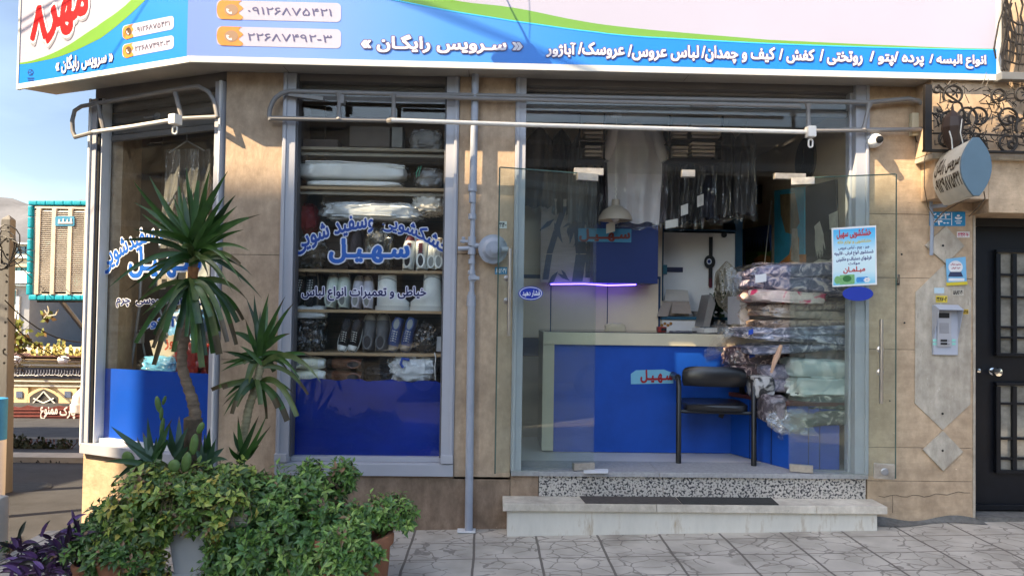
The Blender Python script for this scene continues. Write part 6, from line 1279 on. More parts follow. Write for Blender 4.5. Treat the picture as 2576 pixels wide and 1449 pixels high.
g = MB()
for k in range(30):
    x, y = 2056+rr_.uniform(-8, 12), 595+rr_.uniform(-20, 20); g.poly([r1(x, y), r1(x+4, y-3), r1(x+7+rr_.uniform(-4, 8), y+35), r1(x+3, y+30)] if False else [RW(x, y, .022+k*.0003), RW(x+5, y-3, .022+k*.0003), RW(x+6+rr_.uniform(-6, 8), y+40, .022+k*.0003)])
g.poly([RW(2048, 570, .032), RW(2062, 556, .032), RW(2072, 590, .032), RW(2066, 612, .032), RW(2054, 600, .032)]); g.build('painted_horse', mat('paint_white', (.85, .82, .72), .6, .15, 12), pc3)
g = MB(); g.poly([RW(2040, 664, .022), RW(2060, 652, .0222), RW(2084, 655, .022), RW(2110, 640, .022), RW(2111, 688, .022), RW(2040, 674, .022)]); g.poly([RW(2085, 540, .022), RW(2108, 530, .022), RW(2109, 575, .022), RW(2087, 578, .022)]); g.build('painted_light', mat('paint_bone', (.78, .75, .64), .6, .25, 12), pc3)
g = MB(); g.tube([RW(1941, 505, .05), RW(1930, 600, .05), RW(1921, 690, .05)], .005, 5); top(g, 'hanging_rod', m_offw, 'thin pale rod hanging in front of the small dark painting', 'rod')
g = MB(); g.obox(RW(1910, 490, .02), (XN, YN, ZN), (.015, .035, .09)); top(g, 'wall_phone', m_black, 'black wall mounted box at the right end of the clothes', 'phone', bevel=.004)
g = MB(); bxf(g, .55, 1862, 745, 1885, 818, .3); top(g, 'white_carton', m_white, 'white carton standing behind the bagged blankets', 'carton', bevel=.003)
# --- black visitor chair
m_leath = mat('black_leather', (.010, .010, .012), .32, .2, 10, .15, spec=.6, bscale=8); m_tube = mat('black_tube', (.012, .012, .013), .35, .1, spec=.5)
ch = thing('visitor_chair', 'black padded armchair with a tubular steel frame in front of the blue counter', 'chair', (P(1798, 1172, .35).x, .40, zth))
cxm = P(1798, 1172, .35).x; hw = .262; yf, yb_ = .18, .58; zseat = P(1798, 1022, .25).z; ztopb = P(1798, 917, .5).z; zarm = P(1715, 958, .3).z
for sg_ in (-1, 1):
    g = MB(); x = cxm+sg_*hw; g.tube([(x, yf, zth), (x, yf, zarm-.04), (x, yf+.02, zarm-.012), (x, yf+.06, zarm), (x, yb_-.10, zarm+.01), (x, yb_-.03, zarm-.0), (x, yb_, zarm-.04), (x, yb_+.02, zth)], .019, 10); g.build('side_frame', m_tube, ch, smooth=True)
    g = MB(); g.tube([(x, yf+.05, zarm+.012), (x, yb_-.06, zarm+.02)], [.026, .024], 10); g.build('arm_pad', m_leath, ch, smooth=True)
    g = MB(); g.tube([(x, yf, zth), (x, yf, zth+.07)], .0195, 10); g.tube([(x, yb_+.02, zth), (x, yb_+.018, zth+.06)], .0195, 10); g.build('foot_cap', m_black, ch)
g = MB(); g.blob((cxm, .40, zseat-.012), (.235, .20, .030), 2, .05, 4, e=.35); g.build('seat', m_leath, ch, smooth=True)
g = MB(); g.tube([(cxm-hw, yf+.03, zseat-.045), (cxm+hw, yf+.03, zseat-.045)], .013, 8); g.build('cross_bar', m_tube, ch); g = MB(); g.tube([(cxm-hw, yb_-.02, zseat-.045), (cxm+hw, yb_-.02, zseat-.045)], .013, 8); g.build('cross_bar', m_tube, ch)
g = MB()
def backf(u, v):
    a = u*2-1; w = .235*(1-.10*(2*v-1)**4*(1 if v > .5 else .4)); return Vector((cxm+a*w*(1-.04*abs(a)**6), .545-.06*(1-a*a)*.0-.05*(abs(a)**2)+.0, P(1798, 966, .5).z+(ztopb-P(1798, 966, .5).z)*(v*(1-.10*abs(a)**5))+.0))
g.grid(lambda u, v: backf(u, v)-Vector((0, .022*math.sin(math.pi*min(1, max(0, v)))**.5+.004, 0)), 20, 8); g.grid(lambda u, v: backf(u, v)+Vector((0, .02*math.sin(math.pi*v)**.5, 0)), 20, 8); g.build('backrest', m_leath, ch, smooth=True)
g = MB(); g.obox((cxm-.11, yf+.04, zseat-.10), (Vector((1, 0, .4)), YN, Vector((-.4, 0, 1))), (.018, .004, .035)); g.build('label_tag', m_black, ch)
ch.rotation_euler.z = R(180-7); ch.location.y += .04
# --- bagged blankets piled on the side counter
def pattern(name, c0, c1, scale, c2=None):
    if name.startswith('quilt'): c0, c1, c2 = [tuple(min(.8, v*1.45*f_+.015) for v, f_ in zip(c, (1.14, 1.0, .96))) if c else None for c in (c0, c1, c2)]
    m = mat(name, c0, .8, 0); nt = m.node_tree; b = nt.nodes['Principled BSDF']; tc = nt.nodes.new('ShaderNodeTexCoord')
    vo = nt.nodes.new('ShaderNodeTexNoise'); vo.inputs['Scale'].default_value = scale*.75; vo.inputs['Detail'].default_value = 1.5; vo.inputs['Distortion'].default_value = 2.2; lk(nt, tc.outputs['Object'], vo.inputs['Vector'])
    r = nt.nodes.new('ShaderNodeValToRGB'); e = r.color_ramp.elements; e[0].position = .42; e[0].color = (*c0, 1); e[1].position = .55; e[1].color = (*c1, 1)
    if c2: q = e.new(.68); q.color = (*c2, 1)
    lk(nt, vo.outputs['Fac'], r.inputs[0]); lk(nt, r.outputs[0], b.inputs['Base Color']); return m
def bundle(label, x0, x1, y0, y1, Y, m, seed, layers=3, dep=.24, knot=None, tag_at=None, name='bagged_blanket'):
    if x1 > 2130: x1 += 34
    y0 -= 3; y1 += 3; dep *= 1.1
    a, b = P(x0, y0, Y), P(x1, y1, Y); c = (a+b)/2; rx, rz = (b.x-a.x)/2, (a.z-b.z)/2
    t = thing(name, label, 'blanket', (c.x, Y, b.z))
    h = rz/layers
    for k in range(layers):                     # folded layers
        tl = .07*math.sin(seed*5.1+k*2.7); g = MB(); zz = b.z+h*(2*k+1); s_ = 1-.06*abs(k-(layers-1)/2)+.03*math.sin(seed+k*2)
        g.blob((c.x+.012*math.sin(seed*2+k), Y, zz), (rx*s_, dep*s_, h*1.2), seed+k*2.3, .13, 3.0, e=.42, nu=40, nv=14, ax=(Vector((math.cos(tl), 0, math.sin(tl))), Vector((0, 1, 0)), Vector((-math.sin(tl), 0, math.cos(tl))))); g.build('fold', m[k % len(m)] if isinstance(m, list) else m, t, smooth=True)
    g = MB(); g.blob((c.x, Y, c.z), (rx*1.05, dep*1.06, rz*1.08), seed+9, .10, 5, e=.42, nu=44, nv=22); g.build('plastic_bag', m_bagw, t, smooth=True)
    if knot:
        kx, ky, ang = knot; p = P(kx, ky, Y-dep*.6); g = MB()
        for q_ in range(11):
            a_ = ang+rr_.uniform(-.7, .7); L = rr_.uniform(.06, .15); d = Vector((math.cos(a_), rr_.uniform(-.5, .2), -math.sin(a_)))*L; n_ = Vector((-d.z, rr_.uniform(-.02, .02), d.x))*.35; g.poly([p-n_*.3, p+d-n_, p+d*1.1, p+d+n_, p+n_*.3])
        g.build('bag_end', m_bagw, t, smooth=True)
    if tag_at:
        tx, ty, w, hh = tag_at; p = lambda x, y: P(x, y, Y-dep*1.02); g = MB(); g.prism([p(tx-w, ty-hh+2), p(tx+w, ty-hh-2), p(tx+w, ty+hh-2), p(tx-w, ty+hh+2)], (0, .002, 0)); g.build('paper_tag', m_white if hh > 8 else mat('blue_tag', (.01, .06, .4), .5, .1), t)
    return t
bundle('rolled grey violet patterned blanket with a white tag at the very top of the pile', 1866, 2140, 668, 738, .36, [pattern('quilt_violet', (.05, .06, .12), (.16, .17, .26), 16, (.42, .40, .42))], 1, 2, .22, (1866, 700, 3.0), (1914, 700, 14, 10))
bundle('white quilt with red flowers squeezed under the grey violet blanket', 1880, 2060, 736, 762, .34, [pattern('quilt_floral', (.42, .38, .36), (.50, .45, .42), 9, (.45, .03, .10))], 2, 1, .20)
bundle('brown and taupe patterned blanket pile second from the top', 1884, 2148, 760, 824, .38, [pattern('quilt_brown', (.10, .075, .055), (.22, .18, .14), 18), pattern('quilt_taupe', (.19, .165, .13), (.28, .25, .20), 10)], 3, 3, .22)
bundle('slate blue patterned blanket with a small blue tag in the middle of the pile', 1846, 2148, 820, 880, .36, [pattern('quilt_slate', (.07, .09, .14), (.20, .24, .32), 14, (.42, .45, .50))], 4, 3, .23, (1846, 834, 2.8), (1889, 835, 6, 6))
bundle('dark maroon blanket with cream sprigs hanging over the counter edge', 1828, 1990, 876, 955, .50, [pattern('quilt_maroon', (.035, .022, .03), (.08, .05, .06), 20, (.42, .36, .33))], 5, 2, .125, (1822, 886, 3.6), (1892, 893, 7, 6))
bundle('brown blanket bag right of the maroon sprigged blanket', 1975, 2148, 876, 906, .40, [pattern('quilt_umber', (.06, .045, .035), (.13, .10, .08), 9)], 6, 1, .22)
bundle('blue grey striped cloth bag bulging below the maroon blanket', 1896, 1990, 920, 978, .40, [pattern('quilt_steel', (.12, .13, .19), (.26, .27, .34), 18)], 7, 2, .16)
bundle('pale aqua white blanket bag near the door frame', 1962, 2148, 904, 988, .34, [pattern('quilt_aqua', (.26, .36, .37), (.42, .50, .50), 5)], 8, 2, .22)
bundle('dark green blanket bag with pale sprigs at the bottom of the pile', 1966, 2148, 988, 1056, .32, [pattern('quilt_green', (.03, .05, .045), (.07, .10, .09), 14, (.34, .37, .34))], 9, 2, .22, (1980, 1055, 1.4))
bundle('small black and white bag on the maroon side board', 1882, 1934, 950, 992, .30, [pattern('bag_mono', (.02, .02, .022), (.50, .50, .50), 9)], 10, 1, .10)
bundle('dark rose and silver bag slumped over the end of the side counter', 1912, 1975, 1000, 1050, .2, [pattern('bag_rose', (.06, .05, .06), (.18, .16, .18), 14, (.30, .26, .27))], 12, 1, .10)
g = MB()
for k in range(34):
    p = P(rr_.uniform(1925, 2010), rr_.uniform(1030, 1065), .10); a_ = rr_.uniform(.05, .9); d = Vector((math.cos(a_), -.1, -math.sin(a_)*.6))*rr_.uniform(.08, .26); n_ = Vector((-d.z, rr_.uniform(-.05, .05), d.x))*.22; g.poly([p-n_*.4, p+d*.6-n_, p+d, p+d*.6+n_, p+n_*.4])
top(g, 'plastic_sheet', plastic_film('loose_film', .2, 10, .12), 'loose clear plastic trailing below the bagged blankets', 'plastic sheet', smooth=True)
g = MB(); g.blob(P(2136, 918, .22), (.045, .06, .075), 11, .2, 3); top(g, 'blue_bag', mat('blue_polythene', (.01, .08, .38), .25, .2, 12, .3, coat=.5), 'small bright blue bag squeezed against the door frame', 'bag', smooth=True)
g = MB(); g.tube([P(1962, 872, .10), P(1950, 905, .08), P(1940, 938, .08)], [.010, .018, .008], 6); g.tube([P(1965, 868, .10), P(1957, 895, .085), P(1949, 915, .08)], [.012, .016, .009], 6); top(g, 'ribbon_tie', mat('ribbon_peach', (.50, .32, .22), .7, .1), 'peach coloured cloth tie hanging from the maroon blanket', 'ribbon', smooth=True)
# ================================================================== display window
m_wood = mat('shelf_pine', (.40, .27, .15), .6, .2, 5, .1, stretch=(.3, 3, 3)); m_dwood = mat('shelf_dark', (.11, .082, .065), .6, .25, 4, stretch=(.3, 2, 2))
YD0, YD1 = .13, .52
du = thing('display_shelves', 'dark wooden shelf unit with pine edged boards behind the display window', 'shelf unit', ((gx0+gx1)/2, .3, zsi))
dx0, dx1 = gx0-.02, gx1+.05
part_box('back_board', m_dwood, du, (dx0, dx1, YD1, YD1+.02, zsi, zc), bevel=0)
part_box('side_board', m_dwood, du, (dx0-.02, dx0-.001, YD0, YD1, zsi, zc), (dx1+.001, dx1+.02, YD0, YD1, zsi, zc), bevel=.002)
part_box('top_valance', m_dwood, du, (dx0, dx1, YD0+.1, YD0+.12, Z(265, 920, .2), zc-.1), bevel=.002)
SHELF = {}
for y in (372, 471, 679, 780, 888, 964):
    z = P(925, y, YD0).z; SHELF[y] = z; part_box('shelf', m_wood if y != 372 else mat('shelf_beige', (.30, .25, .18), .6, .1), du, (dx0, dx1, YD0+.0, YD1-.001, z-.02, z), bevel=.002)
for y in (390, 488):
    z = P(925, y, YD0+.02).z; part_box('shelf_rail', mat('rail_beige', (.30, .265, .21), .6, .08), du, (dx0, dx1, YD0+.03, YD0+.05, z-.008, z+.012), bevel=.002)
g = MB()
for k in range(30): z = zsi+.3+k*.055; g.box(dx0+.01, dx1-.01, YD1-.006, YD1-.001, z, z+.003)
g.build('board_groove', m_black, du)
def DS(x, y_shelf, Y): return Vector((P(x, y_shelf, Y).x, Y, SHELF[y_shelf]))
# shoes
def shoe(name, label, x, shelf, Y, H, W, m_up, m_sole, m_lace, m_in, toe_up=False, lean=.18, yawz=0.0, roll_=0.0, group=None, lying=False, stripes=None):
    """a shoe standing on its toe or heel, laces to the viewer"""
    t = thing(name, label, 'shoe', (0, 0, 0), group)
    L = H
    def wd(s): return W*.5*(.62+.38*math.sin(min(1, s*2.6)*math.pi/2))*(1-.22*max(0, (s-.35)/.65)**1.2)*(1 if s > .04 else .75+6*s)
    def ht(s): return W*(.50+.55*min(1, max(0, (s-.15)/.4)))*(1 if s > .06 else .7+5*s)
    def upf(u, v):
        s = u; a = math.pi*v; w_ = wd(s)*.96; return Vector((-math.cos(a)*w_, -math.sin(a)**.8*ht(s)-.016, s*L))
    g = MB(); g.grid(upf, 16, 12); g.grid(lambda u, v: Vector(((v*2-1)*wd(0)*.9*.7, -.016-u*ht(0)*math.sin(math.pi*v), 0)), 3, 8); g.build('upper', m_up, t, smooth=True)
    g = MB(); n = 18; pr_ = [Vector((wd(i/n)*1.08, 0, i/n*L*1.03-.015*L)) for i in range(n+1)]+[Vector((-wd(i/n)*1.08, 0, i/n*L*1.03-.015*L)) for i in range(n, -1, -1)]; g.prism(pr_, (0, -.026, 0)); g.build('sole', m_sole, t, smooth=True, bevel=.003)
    g = MB(); s0_, s1_ = .58, .96; g.grid(lambda u, v: Vector((math.cos(2*math.pi*v)*wd(.8)*.62*(u), -ht(.8)-.021, L*(.79+.17*math.sin(2*math.pi*v)*u))), 2, 16); g.build('opening', m_in, t)
    g = MB(); g.tube([Vector((math.cos(q_*math.pi/8)*wd(.8)*.66, -ht(.8)-.018, L*(.79+.18*math.sin(q_*math.pi/8)))) for q_ in range(17)], .007, 6); g.build('collar', m_up, t, smooth=True)
    if m_lace:
        g = MB()
        for k in range(5):
            s = .30+.065*k; hh = ht(s)+.019; w_ = wd(s)*.42; g.tube([(-w_, -hh+.010, s*L), (0, -hh-.002, (s+.012)*L), (w_, -hh+.010, (s+.028)*L)], .0032, 5); g.tube([(w_, -hh+.010, s*L), (0, -hh-.003, (s+.02)*L), (-w_, -hh+.010, (s+.04)*L)], .0028, 5)
        g.build('laces', m_lace, t)
        g = MB(); g.grid(lambda u, v: Vector(((v*2-1)*wd(.42)*.30, -ht(.25+.35*u)-.0185, L*(.26+.34*u))), 6, 3); g.build('tongue', m_up if not stripes else stripes, t, smooth=True)
    g = MB(); g.grid(lambda u, v: upf(.02+.16*u, .12+.76*v)*1.0+Vector((0, -.003, 0)), 5, 8); g.build('toe_cap', m_sole if stripes is None else stripes, t, smooth=True) if stripes or m_sole is not m_up else None
    base = DS(x, shelf, Y)
    if lying:
        M = Matrix.Translation(base+Vector((0, 0, 0)))@Matrix.Rotation(yawz, 4, 'Z')@Matrix.Rotation(R(90), 4, 'X')@Matrix.Rotation(0, 4, 'Z')
        M = Matrix.Translation(base)@Matrix.Rotation(yawz, 4, 'Z')@Matrix(((1, 0, 0, 0), (0, 0, 1, 0), (0, -1, 0, 0), (0, 0, 0, 1)))
    else:
        M = Matrix.Translation(base)@Matrix.Rotation(yawz, 4, 'Z')@Matrix.Rotation(-lean, 4, 'X')@Matrix.Rotation(roll_, 4, 'Y')
        if toe_up: M = M@Matrix.Translation((0, 0, L))@Matrix.Diagonal((1, 1, -1, 1))
    if toe_up and not lying:                    # flip by a real half turn instead of a mirror
        M = Matrix.Translation(base)@Matrix.Rotation(yawz, 4, 'Z')@Matrix.Rotation(-lean, 4, 'X')@Matrix.Rotation(roll_, 4, 'Y')@Matrix.Translation((0, 0, L))@Matrix.Rotation(math.pi, 4, 'Y')
    t.matrix_world = M; return t
m_bk = mat('shoe_black', (.012, .012, .015), .5, .2, 20); m_wh = mat('shoe_white', (0.81, 0.84, 0.81), .55, .08, 10); m_wg = mat('shoe_mint_white', (0.70, 0.78, 0.70), .55, .1, 12); m_gr = mat('shoe_grey_lilac', (0.59, 0.59, 0.67), .6, .12, 14)
m_ivy = mat('shoe_cream', (0.76, 0.77, 0.62), .6, .1, 12); m_red = mat('shoe_maroon', (.12, .012, .025), .5, .2, 10); m_in = mat('shoe_lining', (.03, .03, .035), .8, .2); m_inw = mat('shoe_lining_pale', (.28, .30, .29), .8, .1); m_lw = mat('lace_white', (.65, .66, .62), .7, .05); m_mauve = mat('shoe_dusty', (.085, .07, .078), .7, .2, 15)
m_brn = mat('shoe_brown', (.13, .05, .025), .4, .25, 10, coat=.3); m_blu = mat('shoe_blue', (.05, .09, .24), .5, .25, 14); m_gum = mat('sole_gum', (.26, .22, .18), .7, .1)
prs = [
 ('sneaker', 'faded mauve grey sneaker behind the curved lettering', ((891, .34), (937, .34)), 679, .30, .105, m_mauve, m_mauve, m_mauve, m_in, True),
 ('sneaker', 'white sneaker with a maroon toe fan', ((1027, .24), (1062, .24)), 679, .255, .088, m_wh, m_wh, m_bk, m_in, True),
 ('sneaker', 'white laced sneaker at the right end of its shelf', ((1086, .26), (1106, .22)), 679, .235, .085, m_wh, m_gum, m_lw, m_inw, True),
 ('sneaker', 'black canvas sneaker with white zigzag laces', ((753, .25), (786, .25)), 780, .275, .088, m_bk, m_gum, m_lw, m_in, True),
 ('sneaker', 'mint white running shoe with its toe up', ((834, .26), (868, .26)), 780, .27, .092, m_wg, m_gum, m_wg, m_inw, True),
 ('sneaker', 'grey lilac trainer with its toe up', ((898, .25), (928, .25)), 780, .24, .080, m_gr, m_gum, m_gr, m_inw, True),
 ('sneaker', 'black and white sneaker with striped laces', ((860, .24), (886, .24)), 888, .225, .082, m_bk, m_wh, m_lw, m_in, False),
 ('sneaker', 'white and blue shoe wrapped in film', ((985, .25), (1018, .25)), 888, .24, .090, m_blu, m_gum, m_lw, m_inw, False)]
for nm, lb, xy, sh_, H, W, mu, ms, ml, mi_, tu in prs:
    for j, (x, Y) in enumerate(xy):
        o = shoe(nm, lb+(', left one of the pair' if j == 0 else ', right one of the pair'), x, sh_, Y, H, W, mu, ms, ml, mi_, tu, .16, 0, (.05 if j == 0 else -.05) if sh_ != 888 else .22, 'pairs of shoes in the display window', stripes=m_red if 'maroon' in lb else None)
def hightop(label, x0, x1, y0, y1, shelf, Y, flip):
    t = thing('ankle_boot', label, 'boot', tuple(DS((x0+x1)/2, shelf, Y)), 'pairs of shoes in the display window'); pl = plY(Y); sgn = -1 if flip else 1; f = (lambda u: x0+(x1-x0)*u) if not flip else (lambda u: x1-(x1-x0)*u)
    zb_ = SHELF[shelf]; c = lambda u, v: Vector((P(f(u), y1, Y).x, Y, zb_+v*(P(f(u), y0, Y).z-P(f(u), y1, Y).z)))
    def sect(v):                                # (heel, toe) extents up the boot
        toe = 1.0 if v < .25 else (.98-.34*min(1, (v-.25)/.25) if v < .5 else .62-.04*(v-.5)); heel = .02+.04*v; return heel, toe
    g = MB(); g.grid(lambda u, v: (lambda h, t_: c((h+t_)/2+(t_-h)/2*math.cos(2*math.pi*u), .12+.88*v)+Vector((0, .055*math.sin(2*math.pi*u)*(1 if v < .95 else .9), 0)))(*sect(.12+.88*v)), 24, 16); g.build('upper', m_wh, t, smooth=True)
    g = MB(); g.grid(lambda u, v: c(.5+.52*math.cos(2*math.pi*u)*(1 if v < .9 else .96), .13*v)+Vector((0, .062*math.sin(2*math.pi*u), 0)), 24, 3); g.build('sole', mat('boot_sole', (.60, .63, .62), .5, .04), t, smooth=True)
    g = MB()
    for v in (.86,): h, t_ = sect(v); g.tube([c((h+t_)/2+(t_-h)/2*math.cos(a)*1.01, v-.05*math.cos(a*2))+Vector((0, -.057*math.sin(a), 0)) for a in [i*math.pi/10 for i in range(11)]], .0035, 5)
    g.build('seam', mat('boot_seam', (.42, .45, .46), .7, .05), t, smooth=True)
    g = MB(); h, t_ = sect(1); g.grid(lambda u, v: c((h+t_)/2+(t_-h)/2*.9*v*math.cos(2*math.pi*u), .985)+Vector((0, .05*v*math.sin(2*math.pi*u), 0)), 16, 2); g.build('opening', m_inw, t)
hightop('white quilted ankle boot facing right in the middle of its shelf', 945, 1030, 692, 780, 780, .24, False)
hightop('white quilted ankle boot facing left at the right end of its shelf', 1032, 1114, 690, 784, 780, .22, True)
# slippers pair in one dark wrap
for x, lb in ((930, 'left grey slipper with a dark wrap round the pair'), (962, 'right grey slipper with a dark wrap round the pair')):
    shoe('slipper', lb, x, 888, .27, .265, .105, mat('slipper_grey', (.11, .115, .12), .6, .2, 8), mat('slipper_sole', (.36, .36, .33), .6, .1), None, m_in, True, .16, 0, 0, 'pairs of shoes in the display window')
for dz, lb in ((.0, 'lower cream shoe lying on its side under its twin'), (.088, 'upper cream shoe lying on top of its twin')):
    o = shoe('shoe', lb, 770, 964, .24, .25, .085, m_ivy, m_wh, m_lw, m_inw, False, 0, 0, 0, 'pairs of shoes in the display window'); c = DS(820, 964, .22); o.matrix_world = Matrix.Translation(c+Vector((.0, 0, .04+dz)))@Matrix(((0, 0, -1, 0), (0, 1, 0, 0), (1, 0, 0, 0), (0, 0, 0, 1)))
for dz, lb in ((.0, 'lower brown leather shoe lying under its twin in clear film'), (.088, 'upper brown leather shoe lying on its twin in clear film')):
    o = shoe('shoe', lb, 860, 964, .24, .255, .088, m_brn, mat('shoe_dark_sole', (.03, .02, .015), .5, .1), mat('lace_brown', (.10, .05, .03), .6, .1), m_in, False, 0, 0, 0, 'pairs of shoes in the display window'); c = DS(822, 964, .22); o.matrix_world = Matrix.Translation(c+Vector((0, 0, .042+dz)))@Matrix(((0, 0, 1, 0), (0, 1, 0, 0), (-1, 0, 0, 0), (0, 0, 0, 1)))
def lump(name, label, cat, x0, x1, y0, y1, shelf, Y, m, seed, film=False, amp=.12, e=.6, dep=.10, fr=3.5):
    a, b = P(x0, y0, Y), P(x1, y1, Y); zb_ = SHELF[shelf]+.001 if shelf else b.z; hz = (a.z-b.z)/2; c = Vector(((a.x+b.x)/2, Y, zb_+hz))
    t = thing(name, label, cat, (c.x, Y, zb_)); g = MB(); g.blob(c, ((b.x-a.x)/2, dep, hz), seed, amp, fr, e, 40, 22); g.build('contents', m, t, smooth=True)
    if film: g = MB(); g.blob(c, ((b.x-a.x)/2*1.06, dep*1.08, hz*1.06), seed+5, amp*1.5, fr*1.5, e, 44, 24); g.build('film_wrap', m_bagw, t, smooth=True)
    return t
m_pil = mat('pillow_white', (.86, .85, .80), .85, .05, 4); m_pilf = mat('pillow_white_seam', (.88, .87, .82), .8, .04)
p1_ = lump('pillow', 'large white quilted pillow in clear plastic, upper of the two on its shelf', 'pillow', 756, 1022, 400, 448, 471, .26, m_pil, 21, True, .05, .42, .13)
for o in [p1_]: o.location.z += .055
g = MB(); p = lambda x, y: P(x, y, .135); g.tube([p(768, 426), p(850, 426), p(940, 432), p(1018, 438)], .004, 5); g.tube([p(768, 431), p(850, 431), p(940, 437), p(1018, 443)], .004, 5); g.build('piping', m_pilf, p1_)
lump('pillow', 'flat white pillow in clear plastic, lower of the two on its shelf', 'pillow', 778, 1012, 450, 470, 471, .25, m_pil, 22, True, .05, .42, .13)
lump('shopping_bag', 'dark plastic bag with a green loop and small printed mark beside the pillows', 'bag', 1046, 1118, 416, 470, 471, .24, mat('dark_bag', (.055, .05, .05), .3, .3, 10, .3, coat=.4), 23, True, .15, .55, .09)
g = MB(); g.tube([P(1054, 420, .14), P(1047, 436, .14), P(1048, 446, .14)], .004, 5); g.tube([P(1060, 418, .14), P(1055, 432, .14), P(1053, 444, .14)], .004, 5); top(g, 'bag_loop', mat('green_cord', (.03, .30, .18), .5, .1), 'green cord loop hanging by the dark plastic bag', 'cord')
lump('cloth_pile', 'pile of white folded linen in crinkled clear plastic behind the curved lettering', 'linen', 820, 1060, 512, 560, None, .30, mat('linen_white', (.74, .77, .78), .8, .1, 12), 24, True, .16, .5, .14, 5)
lump('plastic_bag', 'crinkled clear white plastic bag at the right above the curved lettering', 'bag', 1040, 1122, 488, 545, None, .28, mat('bag_milky', (.68, .64, .57), .5, .1, 14), 25, True, .22, .7, .12, 5)
lump('red_bag', 'red bag half hidden at the left above the curved lettering', 'bag', 742, 802, 512, 590, None, .36, mat('bag_red', (.22, .012, .015), .5, .3, 8, .2), 26, False, .2, .8, .1)
lump('boot_bag', 'bronze coloured boot in crumpled film at the left of its shelf', 'bag', 742, 815, 598, 678, 679, .30, mat('bag_bronze', (.09, .07, .045), .45, .4, 12, .3), 27, True, .25, .7, .10, 5)
lump('sandal_bag', 'black strappy sandals in a shiny clear bag behind the large lettering', 'bag', 926, 988, 574, 676, 679, .28, mat('bag_blackish', (.02, .028, .032), .3, .4, 30, .4, coat=.6), 28, True, .22, .6, .10, 6)
lump('folded_cloth', 'folded pale cloth in film lying at the left under the black sneakers', 'cloth', 744, 822, 768, 802, None, .22, mat('cloth_pale', (.72, .75, .75), .7, .08, 8), 29, True, .10, .45, .08)
lump('shoe_bag', 'black shoes in a dark glossy bag at the left end of their shelf', 'bag', 752, 818, 800, 886, 888, .26, mat('bag_gloss', (.018, .019, .022), .2, .4, 14, .3, coat=.8), 30, True, .25, .65, .10, 5)
lump('shoe_bag', 'black shoes in a peaked dark bag at the right end of their shelf', 'bag', 1040, 1100, 812, 887, 888, .24, mat('bag_gloss', ()), 31, True, .22, 1.15, .09, 5)
lump('pouch', 'black soft pouch on the bottom shelf', 'pouch', 922, 990, 918, 962, 964, .24, mat('pouch_black', (.010, .010, .012), .6, .3, 10, .2), 32, False, .22, .8, .10)
lump('laundry_bag', 'white and blue laundry bag with blue lettering on the bottom shelf', 'bag', 984, 1096, 896, 966, 964, .24, mat('bag_white', (.74, .78, .82), .5, .12, 6, .3), 33, True, .26, .75, .13, 4)
g = MB(); g.tube([P(1030, 905, .12), P(1012, 902, .11), P(1008, 915, .10), P(1014, 925, .10)], .010, 6); top(g, 'ribbon', mat('bag_ribbon_blue', (.01, .06, .34), .5, .1), 'blue ribbon tied round the neck of the white laundry bag', 'ribbon')
g = MB(); bxf(g, .22, 1098, 847, 1116, 884, .1); top(g, 'small_carton', mat('carton_white', (.50, .52, .56), .6, .1, 20), 'small white and blue carton at the right end of the slipper shelf', 'carton', bevel=.002)
g = MB(); g.tube([P(1093, 886, .125), P(1096, 900, .12), P(1094, 925, .12), P(1095, 956, .12)], .004, 5); top(g, 'string', m_white, 'white string hanging down from the slipper shelf', 'string')
for x0, x1, y0, y1, c, lb in ((880, 980, 318, 371, (.16, .13, .11), 'brown carton on the topmost display shelf'), (986, 1012, 320, 371, (.30, .29, .27), 'narrow grey box next to the brown carton on the topmost shelf'), (760, 850, 350, 371, (.14, .11, .10), 'flat brown parcel at the left of the topmost shelf')):
    g = MB(); bxf(g, .26, x0, y0, x1, y1, .16); top(g, 'carton', mat('carton_%.2f' % c[0], c, .8, .12, 6), lb, 'carton', bevel=.003)
lump('folded_bag', 'stack of folded grey bags at the right of the topmost shelf', 'bag', 1034, 1112, 318, 371, 372, .28, mat('bag_grey', (.22, .21, .20), .5, .2, 10), 34, True, .18, .5, .10, 5)
# ================================================================== things behind the corner window
def cblob(name, label, cat, x0, x1, y0, y1, off, m, seed, film=False, amp=.15, e=.7, dep=.10):
    a, b = FPt(x0, y0, off), FPt(x1, y1, off); c = (a+b)/2; hw_ = abs((b-a).dot(E1))/2; hz = abs(a.z-b.z)/2; t = thing(name, label, cat, (c.x, c.y, c.z-hz)); g = MB(); g.blob(c, (hw_, dep, hz), seed, amp, 3.5, e, 40, 22, (E1, EN, ZN)); g.build('contents', m, t, smooth=True)
    if film: g = MB(); g.blob(c, (hw_*1.06, dep*1.06, hz*1.06), seed+5, amp*1.4, 5, e, 44, 24, (E1, EN, ZN)); g.build('film_wrap', m_bagw, t, smooth=True)
    return t
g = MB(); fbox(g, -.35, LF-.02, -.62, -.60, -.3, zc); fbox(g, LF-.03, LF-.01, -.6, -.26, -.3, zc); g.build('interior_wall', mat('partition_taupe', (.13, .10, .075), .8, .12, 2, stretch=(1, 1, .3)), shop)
g = MB(); fbox(g, .0, LF-.04, -.60, -.12, zs1i-.12, zs1i-.02); g.build('display_sill', m_wood, shop)
g = MB()
for y in (520, 700, 850): a = FPt(390, y, -.59); fbox(g, .02, LF-.05, -.597, -.592, a.z, a.z+.006)
g.build('partition_seam', m_joint, shop)
g = MB(); g.prism([FPt(268, 396, -.13), FPt(283, 394, -.13), FPt(279, 928, -.13), FPt(255, 926, -.13)], EN*-.02); top(g, 'wooden_batten', mat('batten_cream', (.56, .46, .32), .6, .1, 4), 'cream wooden batten standing just inside the corner window at its left edge', 'batten', bevel=.002)
zbs = zs1i-.02
